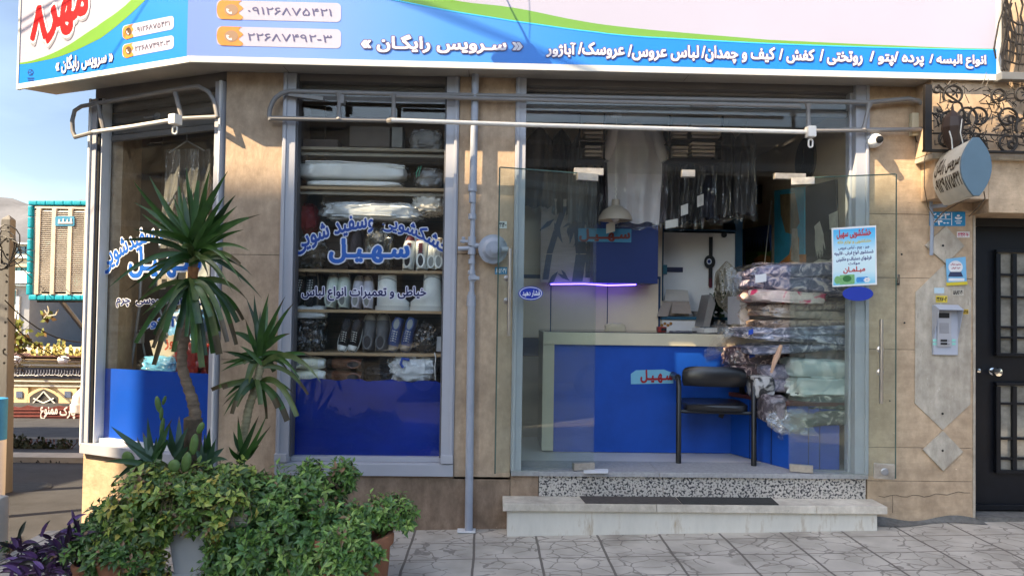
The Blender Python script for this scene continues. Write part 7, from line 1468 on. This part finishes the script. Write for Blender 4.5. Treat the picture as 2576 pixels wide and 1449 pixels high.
bp2 = cblob('blue_bundle', 'bundle of light blue plastic wrapped cloth behind the corner window', 'bundle', 372, 470, 893, 950, -.30, mat('poly_lightblue', (.10, .36, .58), .35, .3, 10, .3), 41, True, .2)
cblob('red_bundle', 'red and blue plastic bundle at the right of the corner window', 'bundle', 455, 532, 862, 948, -.32, mat('poly_red', (.45, .03, .02), .35, .35, 8, .3), 42, True, .22)
cblob('blue_bundle', 'white and blue striped plastic bundle leaning behind the palm trunk', 'bundle', 440, 520, 780, 880, -.40, pattern('poly_stripe', (.10, .30, .55), (.50, .55, .58), 9), 43, True, .2)
cx_ = thing('printed_carton', 'cream carton with red printing leaning inside the corner window', 'carton', tuple(FPt(430, 915, -.3))); g = MB(); g.prism([FPt(376, 857, -.26), FPt(452, 838, -.26), FPt(456, 905, -.30), FPt(392, 918, -.30)], EN*-.16); g.build('box', mat('carton_cream', (.50, .43, .33), .7, .08), cx_, bevel=.002)
g = MB(); g.poly([FPt(391, 904, -.285), FPt(455, 890, -.285), FPt(456, 904, -.288), FPt(392, 917, -.288)]); g.build('red_band', mat('carton_red', (.40, .06, .03), .6, .1), cx_)
g = MB(); text_on(g, 'روز', lambda x, y, o=0: FPt(x, y, -.252+o), 416, 856, 447, 880, .004, .04, slope=-6); g.build('lettering', mat('carton_red', ()), cx_)
g = MB(); hw_ = thing('plastic_curtain', 'crinkled clear plastic garment cover hanging inside the corner window', 'plastic cover', tuple(FPt(480, 360, -.2)))
def curt(u, v): p = FPt(412+118*u+(-8*v)+6*math.sin(v*5), 375+250*v, -.20-.03*math.sin(u*17+v*2)-.02*math.sin(u*31+v*6)); return p
g.grid(curt, 60, 20); g.build('sheet', plastic_film('curtain_film', .25, 6, .14), hw_, smooth=True)
g = MB(); g.tube([FPt(425, 385, -.2), FPt(470, 355, -.2), FPt(515, 380, -.2)], .006, 5); g.tube([FPt(470, 355, -.2), FPt(470, 335, -.2)], .003, 5); g.build('hanger', m_steel, hw_)
st = thing('steam_iron_stand', 'grey folding stand with clamps standing inside the corner window', 'stand', tuple(FPt(340, 930, -.35)))
g = MB(); g.tube([FPt(330, 926, -.35), FPt(352, 760, -.35), FPt(356, 640, -.38)], .012, 6); g.tube([FPt(352, 830, -.35), FPt(372, 926, -.42)], .008, 6); g.tube([FPt(396, 760, -.4), FPt(430, 870, -.4)], .008, 6); g.build('legs', m_steel, st)
g = MB()
for x, y in ((352, 850), (418, 690), (432, 705), (405, 715)): g.obox(FPt(x, y, -.34), (E1, EN, ZN), (.03, .02, .04))
g.build('clamp', mat('grey_ceramic', ()), st, bevel=.006)
for x0, x1, y0, y1, c, lb in ((455, 470, 640, 930, (.50, .40, .26), 'pale wooden post inside the corner window behind the palm'), (478, 530, 600, 780, (.42, .44, .44), 'pale hanging cloth at the right inside the corner window')):
    g = MB(); a, b = FPt(x0, y0, -.5), FPt(x1, y1, -.5); g.obox((a+b)/2, (E1, EN, ZN), (abs((b-a).dot(E1))/2, .02, abs(a.z-b.z)/2)); top(g, 'wooden_post' if c[0] > .45 else 'hanging_cloth', mat('c_%.2f' % c[0], c, .7, .15, 5), lb, 'post' if c[0] > .45 else 'cloth', bevel=.004)

# ================================================================== plants in front of the shop
z6 = lambda x, y: ((240+x/2.498)*.8954, (480+y/2.498)*.8954)
z7 = lambda x, y: ((560+x/2.8975)*.8954, (820+y/2.8975)*.8954)
z8 = lambda x, y: (.33373*x, 965.2+.33373*y)
rp_ = random.Random(11)
def blade(mb, b, c, t, w, blunt=0.0, crease=.25, n=10, twist=0.0):
    """a strap leaf along a quadratic curve; b, c, t: base, control, tip; crease folds it along the midrib"""
    bi = len(mb.v); L_ = (t-b).length; wig = rp_.uniform(-1, 1)
    for i in range(n+1):
        s = i/n; p = b*(1-s)**2+c*(2*s*(1-s))+t*(s*s); d = ((c-b)*(2-2*s)+(t-c)*(2*s)).normalized()
        view = (CAM-p).normalized(); side = d.cross(view)
        if side.length < .15: side = d.cross(Vector((.3, -.4, .85)))
        side = (Matrix.Rotation(twist*(1-.4*s), 3, d)@side.normalized()); nrm = side.cross(d)
        k = (.55+.45*math.sin(min(1, s*2.6)*math.pi/2))*(1-max(0, (s-.30)/.70)**1.5*(1-blunt)); k = max(k, .02)
        p = p+Vector((0, 0, -.05*L_*s*s*abs(wig)-.02*L_*math.sin(s*math.pi)*wig))+side.normalized()*(.035*L_*math.sin(s*4+wig*3)*wig); mb.v += [p-side*w*k*.5+nrm*w*k*crease*.5, p.copy(), p+side*w*k*.5+nrm*w*k*crease*.5]
    dry = rp_.random() < .35
    for i in range(n):
        a = bi+i*3; mb.f += [[a, a+1, a+4, a+3], [a+1, a+2, a+5, a+4]]; mb.m += [3 if dry and i >= n-2 else mb.mi]*2
def leafmat(name, c, dk):
    m = mat(name, c, .38, .0, 3, spec=.45); nt = m.node_tree; b = nt.nodes['Principled BSDF']
    tc = nt.nodes.new('ShaderNodeTexCoord'); nz = nt.nodes.new('ShaderNodeTexNoise'); nz.inputs['Scale'].default_value = 14; nz.inputs['Detail'].default_value = 5; lk(nt, tc.outputs['Object'], nz.inputs['Vector'])
    r = nt.nodes.new('ShaderNodeValToRGB'); e = r.color_ramp.elements; e[0].position = .3; e[0].color = (*dk, 1); e[1].position = .7; e[1].color = (*c, 1); lk(nt, nz.outputs['Fac'], r.inputs[0]); lk(nt, r.outputs[0], b.inputs['Base Color'])
    b.inputs['Subsurface Weight'].default_value = 0; b.inputs['Transmission Weight'].default_value = 0; return m
m_yu = [leafmat('yucca_green', (.05, .13, .022), (.022, .065, .014)), leafmat('yucca_deep', (.022, .065, .012), (.010, .032, .008)), leafmat('yucca_olive', (.11, .15, .04), (.05, .08, .02)), leafmat('yucca_tip_brown', (.10, .07, .03), (.05, .035, .015))]
YU = -.80
def rosette(mb, base, tips, Y, w, droop_from=None, blunt=0.0, arch=0.0, spread=.28, zf=z6):
    b0 = P(*zf(*base), Y)
    for k, tp in enumerate(tips):
        x, y = tp[0], tp[1]; t_ = P(*zf(x, y), Y+rp_.uniform(-spread, spread*.45)); L = (t_-b0).length
        ar = tp[2] if len(tp) > 2 else arch; bl = tp[3] if len(tp) > 3 else blunt; wk = tp[4] if len(tp) > 4 else 1
        b = b0+Vector((rp_.uniform(-.018, .018), rp_.uniform(-.03, .01), rp_.uniform(-.04, .04)))
        c = b.lerp(t_, .5)+Vector((0, (t_.y-b.y)*.2, ar*L)); mb.mi = rp_.choice((0, 0, 0, 1)) if ar < .3 else rp_.choice((0, 1, 0, 2)); mb.mi = 2 if bl > .5 and rp_.random() < .35 else mb.mi
        blade(mb, b, c, t_, w*wk*rp_.uniform(.6, .84), bl, rp_.uniform(.2, .4), 12, rp_.uniform(-.5, .5))
m_trunk = mat('palm_trunk', (.20, .145, .10), .9, .4, 14, .7, stretch=(1, 1, 3)); m_trunkd = mat('palm_stub', (.10, .075, .05), .95, .4, 14, .7)
yu = thing('yucca_palm', 'tall yucca with a bent ringed trunk and two tiers of leaves before the corner window', 'yucca', tuple(P(490, 1160, YU)))
g = MB(); pts = [P(x, y, YU) for x, y in ((489, 1175), (488, 1090), (492, 1045), (484, 1005), (470, 965), (457, 922), (458, 880), (468, 835), (478, 790), (484, 740), (486, 690), (489, 640), (490, 600))]
fine = []
for i in range(len(pts)-1):
    for k in range(6): fine.append(pts[i].lerp(pts[i+1], k/6))
rad = [(.034-.014*i/len(fine))*(1+.09*math.sin(i*2.1)+.05*rp_.uniform(-1, 1)) for i in range(len(fine))]; g.tube(fine, rad, 14); g.build('trunk', m_trunk, yu, smooth=True)
g = MB(); g.tube([P(484, 1180, YU), P(484, 1110, YU), P(486, 1052, YU), P(488, 1047, YU)], [.05, .048, .050, .02], 12); g.build('stump', m_trunkd, yu, smooth=True)
g = MB(); g.tube([P(484, 700, YU-.005), P(487, 672, YU-.005)], [.026, .030], 10); g.build('bare_stem', mat('stem_rust', (.26, .11, .04), .8, .4, 20, .4), yu, smooth=True)
g = MB()
rosette(g, (755, 560), [(335, 45, .05), (350, 180, .05), (400, 210, .04), (405, 285), (640, 0), (725, -50), (815, -40), (885, -25), (1000, 0), (985, 165), (1070, 155), (1065, 240), (1230, 270, .10), (1180, 315, .08), (1110, 395, .06), (235, 455, .12), (340, 395, .05), (455, 25), (620, 170), (565, 230), (760, 100), (840, 240), (920, 150), (680, 120), (700, 250), (870, 330), (1000, 340), (500, 330, .05), (450, 420, .1), (790, 150), (945, 250)], YU, .054)
rosette(g, (755, 610), [(150, 780, .16), (275, 830, .2), (370, 890, .3), (960, 750, .5, .7, 1.1), (1100, 790, .4), (1170, 720, .28), (1240, 890, .22), (1080, 650, .3, .6), (560, 720, .35), (420, 700, .25), (980, 430, .1), (690, 540, .35, .85, 1.2), (880, 520, .3, .8), (1150, 560, .25), (470, 830, .4), (860, 740, .5), (1030, 850, .4)], YU, .046)
rosette(g, (765, 800), [(360, 1185, .45, .5), (475, 1235, .4, .6), (640, 1185, .2, .6, 1.1), (470, 1340, .4, .7), (510, 1060, .35), (620, 1270, .3, .9), (770, 1275, .2, .9), (810, 1370, .15, .9), (835, 1285, .12, .9), (940, 1280, .3, .9, 1.4), (900, 1275, .25, .9), (925, 1125, .35, .9, 1.4), (795, 1070, .25, .95, 1.2), (1110, 1030, .4, .6), (1070, 1060, .45, .8), (1040, 985, .4, .7), (1060, 1215, .5, .6), (490, 1150, .4, .8), (770, 900, .3, .9, 1.2), (300, 960, .35), (400, 1000, .3), (560, 980, .3), (1130, 900, .3), (700, 1150, .2, .7), (880, 1020, .35, .8), (990, 1180, .45, .7), (560, 1130, .4, .8)], YU, .046)
g.build('leaves', m_yu, yu, smooth=True)
yu2 = thing('yucca_palm', 'shorter yucca with a thin pale trunk before the pillar, right of the tall one', 'yucca', tuple(P(645, 1290, -.7)))
Y2 = -.70
g = MB(); pts = [P(*z7(x, y), Y2) for x, y in ((335, 1390), (345, 1250), (365, 1130), (385, 1040), (400, 950), (430, 860), (465, 760), (490, 640), (500, 540))]
fine = []
for i in range(len(pts)-1):
    for k in range(6): fine.append(pts[i].lerp(pts[i+1], k/6))
g.tube(fine, [.024*(1+.10*math.sin(i*2.3)) for i in range(len(fine))], 12); g.build('trunk', mat('young_trunk', (.30, .27, .16), .85, .3, 16, .6, stretch=(1, 1, 3)), yu2, smooth=True)
g = MB()
rosette(g, (500, 520), [(400, 20), (455, 10), (568, 0), (705, 30, .02), (790, 70, .04), (745, 330, .08), (560, 90), (640, 200), (500, 150), (380, 210, .05), (250, 325, .25)], Y2, .048, zf=z7, spread=.2)
rosette(g, (500, 560), [(930, 525, .25), (820, 715, .4), (875, 825, .4, .5), (610, 640, .45, .6, 1.3), (360, 585, .35, .3, 1.3), (175, 575, .2), (175, 635, .25), (370, 795, .4, .5, 1.3), (185, 470, .2), (330, 440, .2), (1000, 715, .4), (900, 640, .3), (280, 520, .2), (720, 640, .35)], Y2, .045, zf=z7, spread=.2)
rosette(g, (470, 720), [(265, 990, .75, .7, 1.2), (300, 930, .5, .8), (640, 935, .45, .9, 1.4), (715, 1035, .4, .9, 1.2), (790, 1005, .55, .8, 1.2), (100, 780, .2, .8), (185, 765, .15, .9), (200, 850, .25), (185, 930, .3), (195, 1008, .3), (495, 910, .3, .9), (770, 830, .3), (540, 1020, .5, .5), (350, 830, .3, .8)], Y2, .040, zf=z7, spread=.18)
rosette(g, (340, 1340), [(315, 1000), (490, 1000, .0), (590, 1080, -.08), (495, 1240, -.05), (280, 1130), (550, 990, -.25), (420, 1150), (240, 1250)], Y2-.05, .042, zf=z7, spread=.12)
g.build('leaves', m_yu, yu2, smooth=True)
m_ag = [leafmat('agave_blue_green', (.05, .11, .055), (.025, .06, .035)), leafmat('agave_green', (.045, .12, .035), (.02, .06, .02)), m_yu[2], m_yu[3]]
for bs, tips, Y, lb in (((1160, 610), [(840, 310, .04), (1030, 385), (1120, 240), (1075, 360), (1310, 250), (1290, 400), (780, 590, .12), (1010, 660, .5, .3, 1.4), (1270, 620, .35, .2, 1.3), (820, 760, .3), (1225, 330), (1000, 480), (1180, 400), (930, 430)], -.98, 'spiky blue green succulent at the left of the planter top'),
                        ((1340, 590), [(1355, 235), (1285, 300), (1420, 320), (1500, 420), (1250, 400), (1390, 380), (1440, 450)], -.93, 'spiky upright succulent just left of the yucca stump'),
                        ((1580, 610), [(1580, 330), (1545, 370), (1640, 400), (1690, 480), (1480, 600, .2), (1470, 480), (1610, 440), (1720, 560, .2), (1520, 430)], -.90, 'small spiky succulent right of the yucca stump')):
    o = thing('spiky_succulent', lb, 'succulent', tuple(P(*z8(*bs), Y)), 'spiky succulents on the planter'); g = MB(); rosette(g, bs, tips, Y, .05, zf=z8, spread=.12); g.build('leaves', m_ag, o, smooth=True)
m_cac = mat('cactus_green', (.095, .17, .045), .5, .2, 30, .15)
def pad(g, x, y, rx, ry, Y, tilt=0, th=.014):
    c = P(*z8(x, y), Y); k = (5+Y)/1860*.33373; ca, sa = math.cos(R(tilt)), math.sin(R(tilt)); a1 = Vector((ca, -.25, sa)).normalized(); a3 = Vector((-sa, 0, ca)); g.blob(c, (rx*k, th, ry*k), x, .04, 3, 1, 20, 12, (a1, a1.cross(a3), a3))
for lb, pads in (('prickly pear pad standing alone at the left of the planter', [(968, 568, 52, 62, -1.0, 25)]), ('forked prickly pear of five pads at the front of the planter', [(1312, 618, 50, 48, -1.06, -25), (1404, 590, 40, 76, -1.05, -12), (1462, 458, 34, 80, -1.03, -8), (1512, 332, 26, 46, -1.02, -25)]), ('thin tall prickly pear stem with one pad behind the succulents', [(1192, 155, 24, 62, -.86, 12), (1238, 125, 9, 36, -.86, -15), (1216, 225, 11, 50, -.86, -2), (1222, 330, 16, 75, -.86, -6)])):
    o = thing('prickly_pear', lb, 'cactus', tuple(P(*z8(pads[0][0], pads[0][1]+60), pads[0][4])))
    for p in pads: g = MB(); pad(g, *p); g.build('pad', m_cac, o, smooth=True)
# --- leafy bushes: every shoot a whorl of small folded leaves
def small_leaf(g, p, d, n, L, w):
    s = d.cross(n).normalized(); b = len(g.v); g.v += [p.copy(), p+d*L*.45+s*w*.5+n*w*.18, p+d*L-n*L*.12, p+d*L*.45-s*w*.5+n*w*.18, p+d*L*.5]
    g.f += [[b, b+1, b+4], [b+1, b+2, b+4], [b, b+4, b+3], [b+4, b+2, b+3]]; g.m += [g.mi]*4
def bush(t, clusters, mats, wts, n, L, W, seed, stem_m, name='foliage', shoot=6):
    q = random.Random(seed); g = MB(); st = MB(); tot = sum(c[2]*c[3] for c in clusters)
    for cx, cy, rx, ry, Y, dep in clusters:
        k = (5+Y)/1860; c = P(cx, cy, Y); R3 = Vector((rx*k, dep, ry*k)); cnt = int(n*rx*ry/tot)
        for _ in range(cnt):
            v = Vector((q.gauss(0, 1), q.gauss(0, 1)-.35, q.gauss(0, 1)+.15)).normalized(); rr = q.random()**.38*q.uniform(.85, 1.12); p = c+Vector((v.x*R3.x, v.y*R3.y, v.z*R3.z))*rr
            clump = noise.noise(p*9+Vector((seed, 0, 0)))
            if clump < -.20 and q.random() < .8: continue
            axis = (v*.8+Vector((q.uniform(-.5, .5), q.uniform(-.6, .1), q.uniform(.1, .9)))).normalized(); u, w_, _ = frame_of(axis)
            mi = q.choices(range(len(mats)), wts)[0]
            if q.random() < .10: p = c+Vector((v.x*R3.x, v.y*R3.y, v.z*R3.z))*q.uniform(1.1, 1.45); st.tube([c+(p-c)*.6, c+(p-c)*.85+Vector((0, 0, .01)), p], .0016, 3, False)
            if q.random() < .25: st.tube([p-axis*L*2.2, p], .0012, 3, False)
            a0 = q.uniform(0, 6.28)
            for j in range(shoot):
                a = a0+j*2.4; e_ = (u*math.cos(a)+w_*math.sin(a)); d = (e_*.85+axis*(.55-.09*j)+Vector((0, 0, -.12))).normalized(); nn = (axis-d*axis.dot(d)).normalized(); g.mi = mi if q.random() < .8 else q.choices(range(len(mats)), wts)[0]
                s_ = q.uniform(.4, 1.35); small_leaf(g, p-axis*L*.28*j/2, d, nn, L*s_, W*s_)
    g.build(name, mats, t)
    if st.v: st.build('stem', stem_m, t)
lm = lambda nm, c: mat(nm, tuple(v*1.3 for v in c), .42, .35, 16, spec=.5)
m_mint = [lm('bush_green', (.085, .17, .03)), lm('bush_dark', (.038, .09, .018)), lm('bush_light', (.16, .25, .055)), lm('bush_bluegreen', (.06, .14, .04)), lm('bush_dead', (.16, .10, .045))]
m_yel = [lm('trailing_green', (.10, .17, .03)), lm('trailing_lime', (.22, .27, .05)), lm('trailing_dark', (.045, .09, .02)), lm('trailing_yellow', (.34, .28, .05)), lm('trailing_brown', (.16, .09, .04))]
m_stem = mat('twig_brown', (.09, .06, .035), .85, .3, 20)
tp_ = thing('trailing_plant', 'yellow green trailing groundcover spilling over the rim of the white planter', 'plant', tuple(P(480, 1300, -1.0)))
bush(tp_, [(470, 1212, 120, 34, -1.02, .15), (560, 1208, 90, 38, -.98, .16), (390, 1222, 64, 44, -1.02, .15), (345, 1275, 60, 66, -1.05, .15), (322, 1340, 48, 66, -1.08, .14), (350, 1395, 56, 66, -1.1, .14), (470, 1250, 100, 24, -1.18, .06), (575, 1258, 58, 34, -1.17, .08), (455, 1305, 60, 24, -1.22, .05), (600, 1230, 60, 44, -1.0, .15), (640, 1235, 46, 40, -.9, .14), (330, 1440, 66, 44, -1.12, .14), (545, 1325, 26, 46, -1.22, .05), (398, 1345, 30, 50, -1.2, .06), (480, 1335, 22, 18, -1.22, .03), (385, 1420, 26, 50, -1.2, .06)], m_yel, (5, 3, 5, 1.0, .6), 2300, .044, .025, 5, m_stem)
g = MB()
for k in range(44):
    x, y = rp_.uniform(400, 620), rp_.uniform(1225, 1260); pts = [P(x, y, -1.17)]
    for i in range(4): x += rp_.uniform(-9, 9); y += rp_.uniform(6, 26); pts.append(P(x, y, -1.19-.01*i))
    g.tube(pts, .0018, 4)
g.build('runner', mat('runner_tan', (.22, .17, .08), .8, .3, 20), tp_)
mb_ = thing('leafy_bush', 'dense mint green bush filling the space between the white planter and the terracotta pot', 'bush', tuple(P(680, 1449, -1.0)))
bush(mb_, [(560, 1355, 36, 70, -1.10, .14), (620, 1300, 62, 76, -1.0, .18), (700, 1262, 90, 66, -.95, .18), (770, 1222, 60, 40, -.92, .14), (785, 1186, 28, 28, -.9, .09), (660, 1385, 104, 70, -1.1, .18), (780, 1365, 84, 82, -1.06, .2), (850, 1335, 56, 60, -1.0, .16), (740, 1425, 116, 46, -1.14, .16), (565, 1435, 50, 44, -1.14, .13), (870, 1410, 64, 50, -1.26, .10), (735, 1320, 76, 54, -1.1, .14), (660, 1230, 40, 30, -.9, .1)], m_mint, (5, 4, 1.6, 3, .35), 3500, .048, .023, 8, m_stem)
tw = thing('woody_shrub', 'dark stemmed leggy shrub rising behind the mint green bush', 'shrub', tuple(P(850, 1300, -.85)))
bush(tw, [(862, 1185, 34, 26, -.85, .09), (880, 1205, 18, 32, -.84, .07), (845, 1240, 26, 30, -.84, .07), (865, 1275, 30, 26, -.84, .08)], m_mint[:2]+[m_yel[4]], (5, 4, 1), 210, .040, .015, 9, m_stem)
g = MB(); g.tube([P(800, 1176, -.82), P(825, 1215, -.83), P(855, 1240, -.85), P(862, 1330, -.9)], [.006, .011, .013, .015], 6); g.tube([P(855, 1240, -.85), P(870, 1180, -.85)], [.008, .004], 5); g.build('branch', mat('dark_branch', (.03, .024, .018), .9, .3, 10, .4), tw)
pp = thing('pot_plant', 'soft leafed plant spilling over the rim of the right terracotta pot', 'plant', tuple(P(950, 1335, -1.05)))
bush(pp, [(945, 1292, 50, 36, -1.05, .14), (990, 1278, 44, 30, -1.0, .12), (1020, 1300, 28, 30, -1.02, .09), (900, 1320, 40, 46, -1.1, .12), (905, 1385, 34, 34, -1.26, .05), (950, 1392, 14, 14, -1.28, .03), (850, 1375, 46, 54, -1.26, .08), (890, 1345, 34, 26, -1.26, .06), (885, 1425, 30, 24, -1.30, .05)], m_mint, (5, 2, 2.4, 1.5, .3), 1250, .042, .017, 12, m_stem)
ds = thing('dark_shrub', 'dark straggly shrub at the left of the planter above the small terracotta pots', 'shrub', tuple(P(230, 1380, -1.1)))
bush(ds, [(235, 1345, 62, 36, -1.08, .14), (200, 1372, 46, 30, -1.12, .12), (280, 1372, 36, 34, -1.12, .1), (258, 1298, 30, 26, -1.02, .08), (275, 1272, 12, 18, -1.0, .05), (240, 1425, 24, 26, -1.3, .05), (290, 1395, 40, 22, -1.34, .05), (330, 1420, 20, 30, -1.34, .04), (250, 1398, 36, 16, -1.3, .05)], m_mint[:2]+[m_yel[2], m_yel[4]], (3, 5, 2, .6), 850, .042, .019, 15, m_stem)
tr = thing('purple_plant', 'purple leafed trailing plant in the lower left corner', 'plant', tuple(P(120, 1449, -1.15)))
m_pur = [leafmat('purple_leaf', (.10, .035, .13), (.045, .016, .06)), leafmat('purple_dark', (.045, .014, .05), (.02, .008, .024)), leafmat('purple_light', (.22, .11, .30), (.11, .05, .16)), leafmat('purple_green', (.04, .05, .03), (.02, .02, .02))]
g = MB()
for cx, cy, n_, sx_, sy_ in ((70, 1400, 34, 30, 22), (115, 1420, 46, 34, 24), (165, 1392, 40, 28, 24), (178, 1350, 18, 14, 18), (60, 1440, 26, 36, 10), (150, 1440, 26, 30, 8), (300, 1415, 8, 16, 10), (50, 1368, 4, 5, 14)):
    for _ in range(n_):
        p = P(rp_.gauss(cx, sx_), rp_.gauss(cy, sy_), -1.12+rp_.uniform(-.14, .12)); a = rp_.uniform(-.4, 3.6); d = Vector((math.cos(a), rp_.uniform(-.7, .2), math.sin(a)*.8-.1)).normalized(); L = rp_.uniform(.05, .11); g.mi = rp_.choices((0, 1, 2, 3), (5, 4, 1.6, 1))[0]
        blade(g, p, p+d*L*.5+Vector((0, 0, L*.2)), p+d*L, .022, .0, .5, 6, rp_.uniform(-.8, .8))
g.build('leaves', m_pur, tr, smooth=True); g = MB()
for k in range(26): x, y = rp_.uniform(40, 200), rp_.uniform(1380, 1449); g.tube([P(x, y, -1.1), P(x+rp_.uniform(-14, 14), y-rp_.uniform(5, 22), -1.14), P(x+rp_.uniform(-26, 26), y-rp_.uniform(0, 26), -1.16)], .004, 5)
g.build('stem', m_pur[1], tr)
gt = thing('wispy_twig', 'small wispy sprig at the far left above the purple plant', 'plant', tuple(P(30, 1395, -1.0))); bush(gt, [(24, 1372, 22, 13, -1.0, .05), (52, 1362, 10, 10, -1.0, .04)], [m_yel[2], m_yel[4]], (3, 2), 60, .020, .009, 18, m_stem)
# pots
m_ter = mat('terracotta', (.30, .125, .065), .85, .22, 5, .15); m_soil = mat('soil', (.03, .022, .016), .95, .3, 30, .6)
def pot(label, cx, ytop, Y, r, H, k=.72, name='terracotta_pot', rim=True, m=None):
    c = P(cx, ytop, Y); zb_ = c.z-H; t = thing(name, label, 'pot', (c.x, Y, zb_)); o = Vector((c.x, Y, zb_))
    prof = [(r*k*.9, 0), (r*k, .01)]+[(r*(k+(1.0-k)*math.sin(s*math.pi/2)), H*(.04+.84*s)) for s in (.2, .4, .6, .8, 1)]+[(r*1.0, H*.89), (r*1.09, H*.90), (r*1.10, H*.96), (r*1.07, H), (r*.96, H), (r*.92, H*.93)]
    g = MB(); g.lathe(prof, o, n=40); g.build('body', m or m_ter, t, smooth=True); g = MB(); g.lathe([(.001, H*.93), (r*.925, H*.925)], o, n=24); g.build('soil', m_soil, t)
pot('round terracotta pot with a thick rim at the right end of the plants', 886, 1338, -1.08, .198, .52)
pot('small terracotta pot in the lower left under the dark shrub', 300, 1398, -1.26, .10, .28)
pot('small terracotta pot half hidden behind purple leaves in the lower left', 232, 1412, -1.2, .085, .28)
wp = thing('white_planter', 'white square planter with a ribbed rim under the trailing plant', 'planter', tuple(P(510, 1449, -1.0)))
m_wpl = mat('planter_white', (.40, .405, .40), .6, .08, 4, .05); zr = P(510, 1258, -1.17).z; xa, xb = P(405, 1260, -1.17).x, P(622, 1260, -1.17).x
def frus(x0, x1, y0, y1, z0, z1, k):
    cx, cy = (x0+x1)/2, (y0+y1)/2; g = MB(); q = lambda s: [(cx+(x-cx)*s, cy+(y-cy)*s) for x, y in ((x0, y0), (x1, y0), (x1, y1), (x0, y1))]
    vs = [(*p, z0) for p in q(k)]+[(*p, z1) for p in q(1)]; return g.raw(vs, [(3, 2, 1, 0), (4, 5, 6, 7), (0, 1, 5, 4), (1, 2, 6, 5), (2, 3, 7, 6), (3, 0, 4, 7)])
frus(xa+.02, xb-.02, -1.15, -.84, zr-.55, zr-.13, .72).build('body', m_wpl, wp, bevel=.008)
g = MB()
for k, (dz, ex) in enumerate(((-.13, .004), (-.105, .0), (-.08, .006), (-.04, .0))): g.box(xa-ex, xb+ex, -1.17-ex, -.82+ex, zr+dz, zr+dz+.024 if k < 3 else zr)
g.build('rim', mat('planter_rim_dirty', (.30, .28, .22), .75, .25, 8, .1), wp, bevel=.004); g = MB(); g.box(xa+.01, xb-.01, -1.16, -.83, zr+.0005, zr+.008); g.build('soil', m_soil, wp)
g = MB(); zz = P(500, 1441, -1.1).z; cx_m = (xa+xb)/2; g.box(cx_m-.175, cx_m+.175, -1.13, -.86, zz-.012, zz+.006); g.build('foot_ledge', m_wpl, wp, bevel=.003)
g = MB(); p0, p1 = P(-60, 1252, -.5), P(24, 1388, -.40); g.box(p0.x-.3, p1.x, -.5, -.40, p1.z-.03, p0.z); cbk = top(g, 'cream_block', mat('cream_paint', (.52, .47, .40), .6, .12, 5, .1), 'cream painted rounded block cut off by the left edge of the picture', 'block', bevel=.03, smooth=True)
# --- a pale car parked across the street (it shows in the door glass)
car = thing('parked_car', 'pale saloon car parked across the street, mirrored in the door glass', 'car', (.5, -8.6, -.13))
def car_mesh(prof, y0, y1, inset):
    g = MB(); n = len(prof); v = [Vector((x, y0+(inset if z > .85 else 0), z-.13)) for x, z in prof]+[Vector((x, y1-(inset if z > .85 else 0), z-.13)) for x, z in prof]
    return g.raw(v, [list(range(n)), list(range(n, 2*n))[::-1]]+[(i, (i+1) % n, (i+1) % n+n, i+n) for i in range(n)])
pf_ = [(-1.95, .28), (-2.0, .55), (-1.93, .82), (-1.35, .90), (-.78, 1.38), (-.4, 1.45), (.55, 1.45), (.95, 1.36), (1.72, .90), (2.45, .80), (2.62, .66), (2.65, .30)]
m_carp = mat('car_paint', (.55, .55, .53), .25, .03, spec=.6, coat=.6); car_mesh(pf_, -9.4, -7.75, .14).build('body', m_carp, car, bevel=.05, smooth=True)
for pts in (((-1.18, .93), (-.70, 1.34), (.02, 1.38), (.02, .93)), ((.10, .93), (.10, 1.38), (.62, 1.37), (.92, 1.28), (1.45, .93))):
    g = MB(); g.prism([Vector((x, -7.885 if False else -7.74-(.145*(z-.90)/.45), z-.13)) for x, z in pts], (0, -.004, 0)); g.build('side_window', mat('car_glass', (.02, .025, .03), .08, .05, spec=.7), car)
for x in (-1.2, 1.75):
    g = MB(); g.lathe([(.18, 0), (.31, .0), (.33, .05), (.33, .18), (.18, .2)], Vector((x, -7.74, .19)), (0, -1, 0), 28); wl = g.build('wheel', m_black, car, smooth=True); g = MB(); g.lathe([(.001, .01), (.19, .0), (.20, .02)], Vector((x, -7.73, .19)), (0, -1, 0), 20); g.build('rim', m_steel, wl)
g = MB(); g.blob((1.05, -7.68, .85), (.09, .06, .06), 1, 0, e=.8); g.build('mirror', m_carp, car, smooth=True)
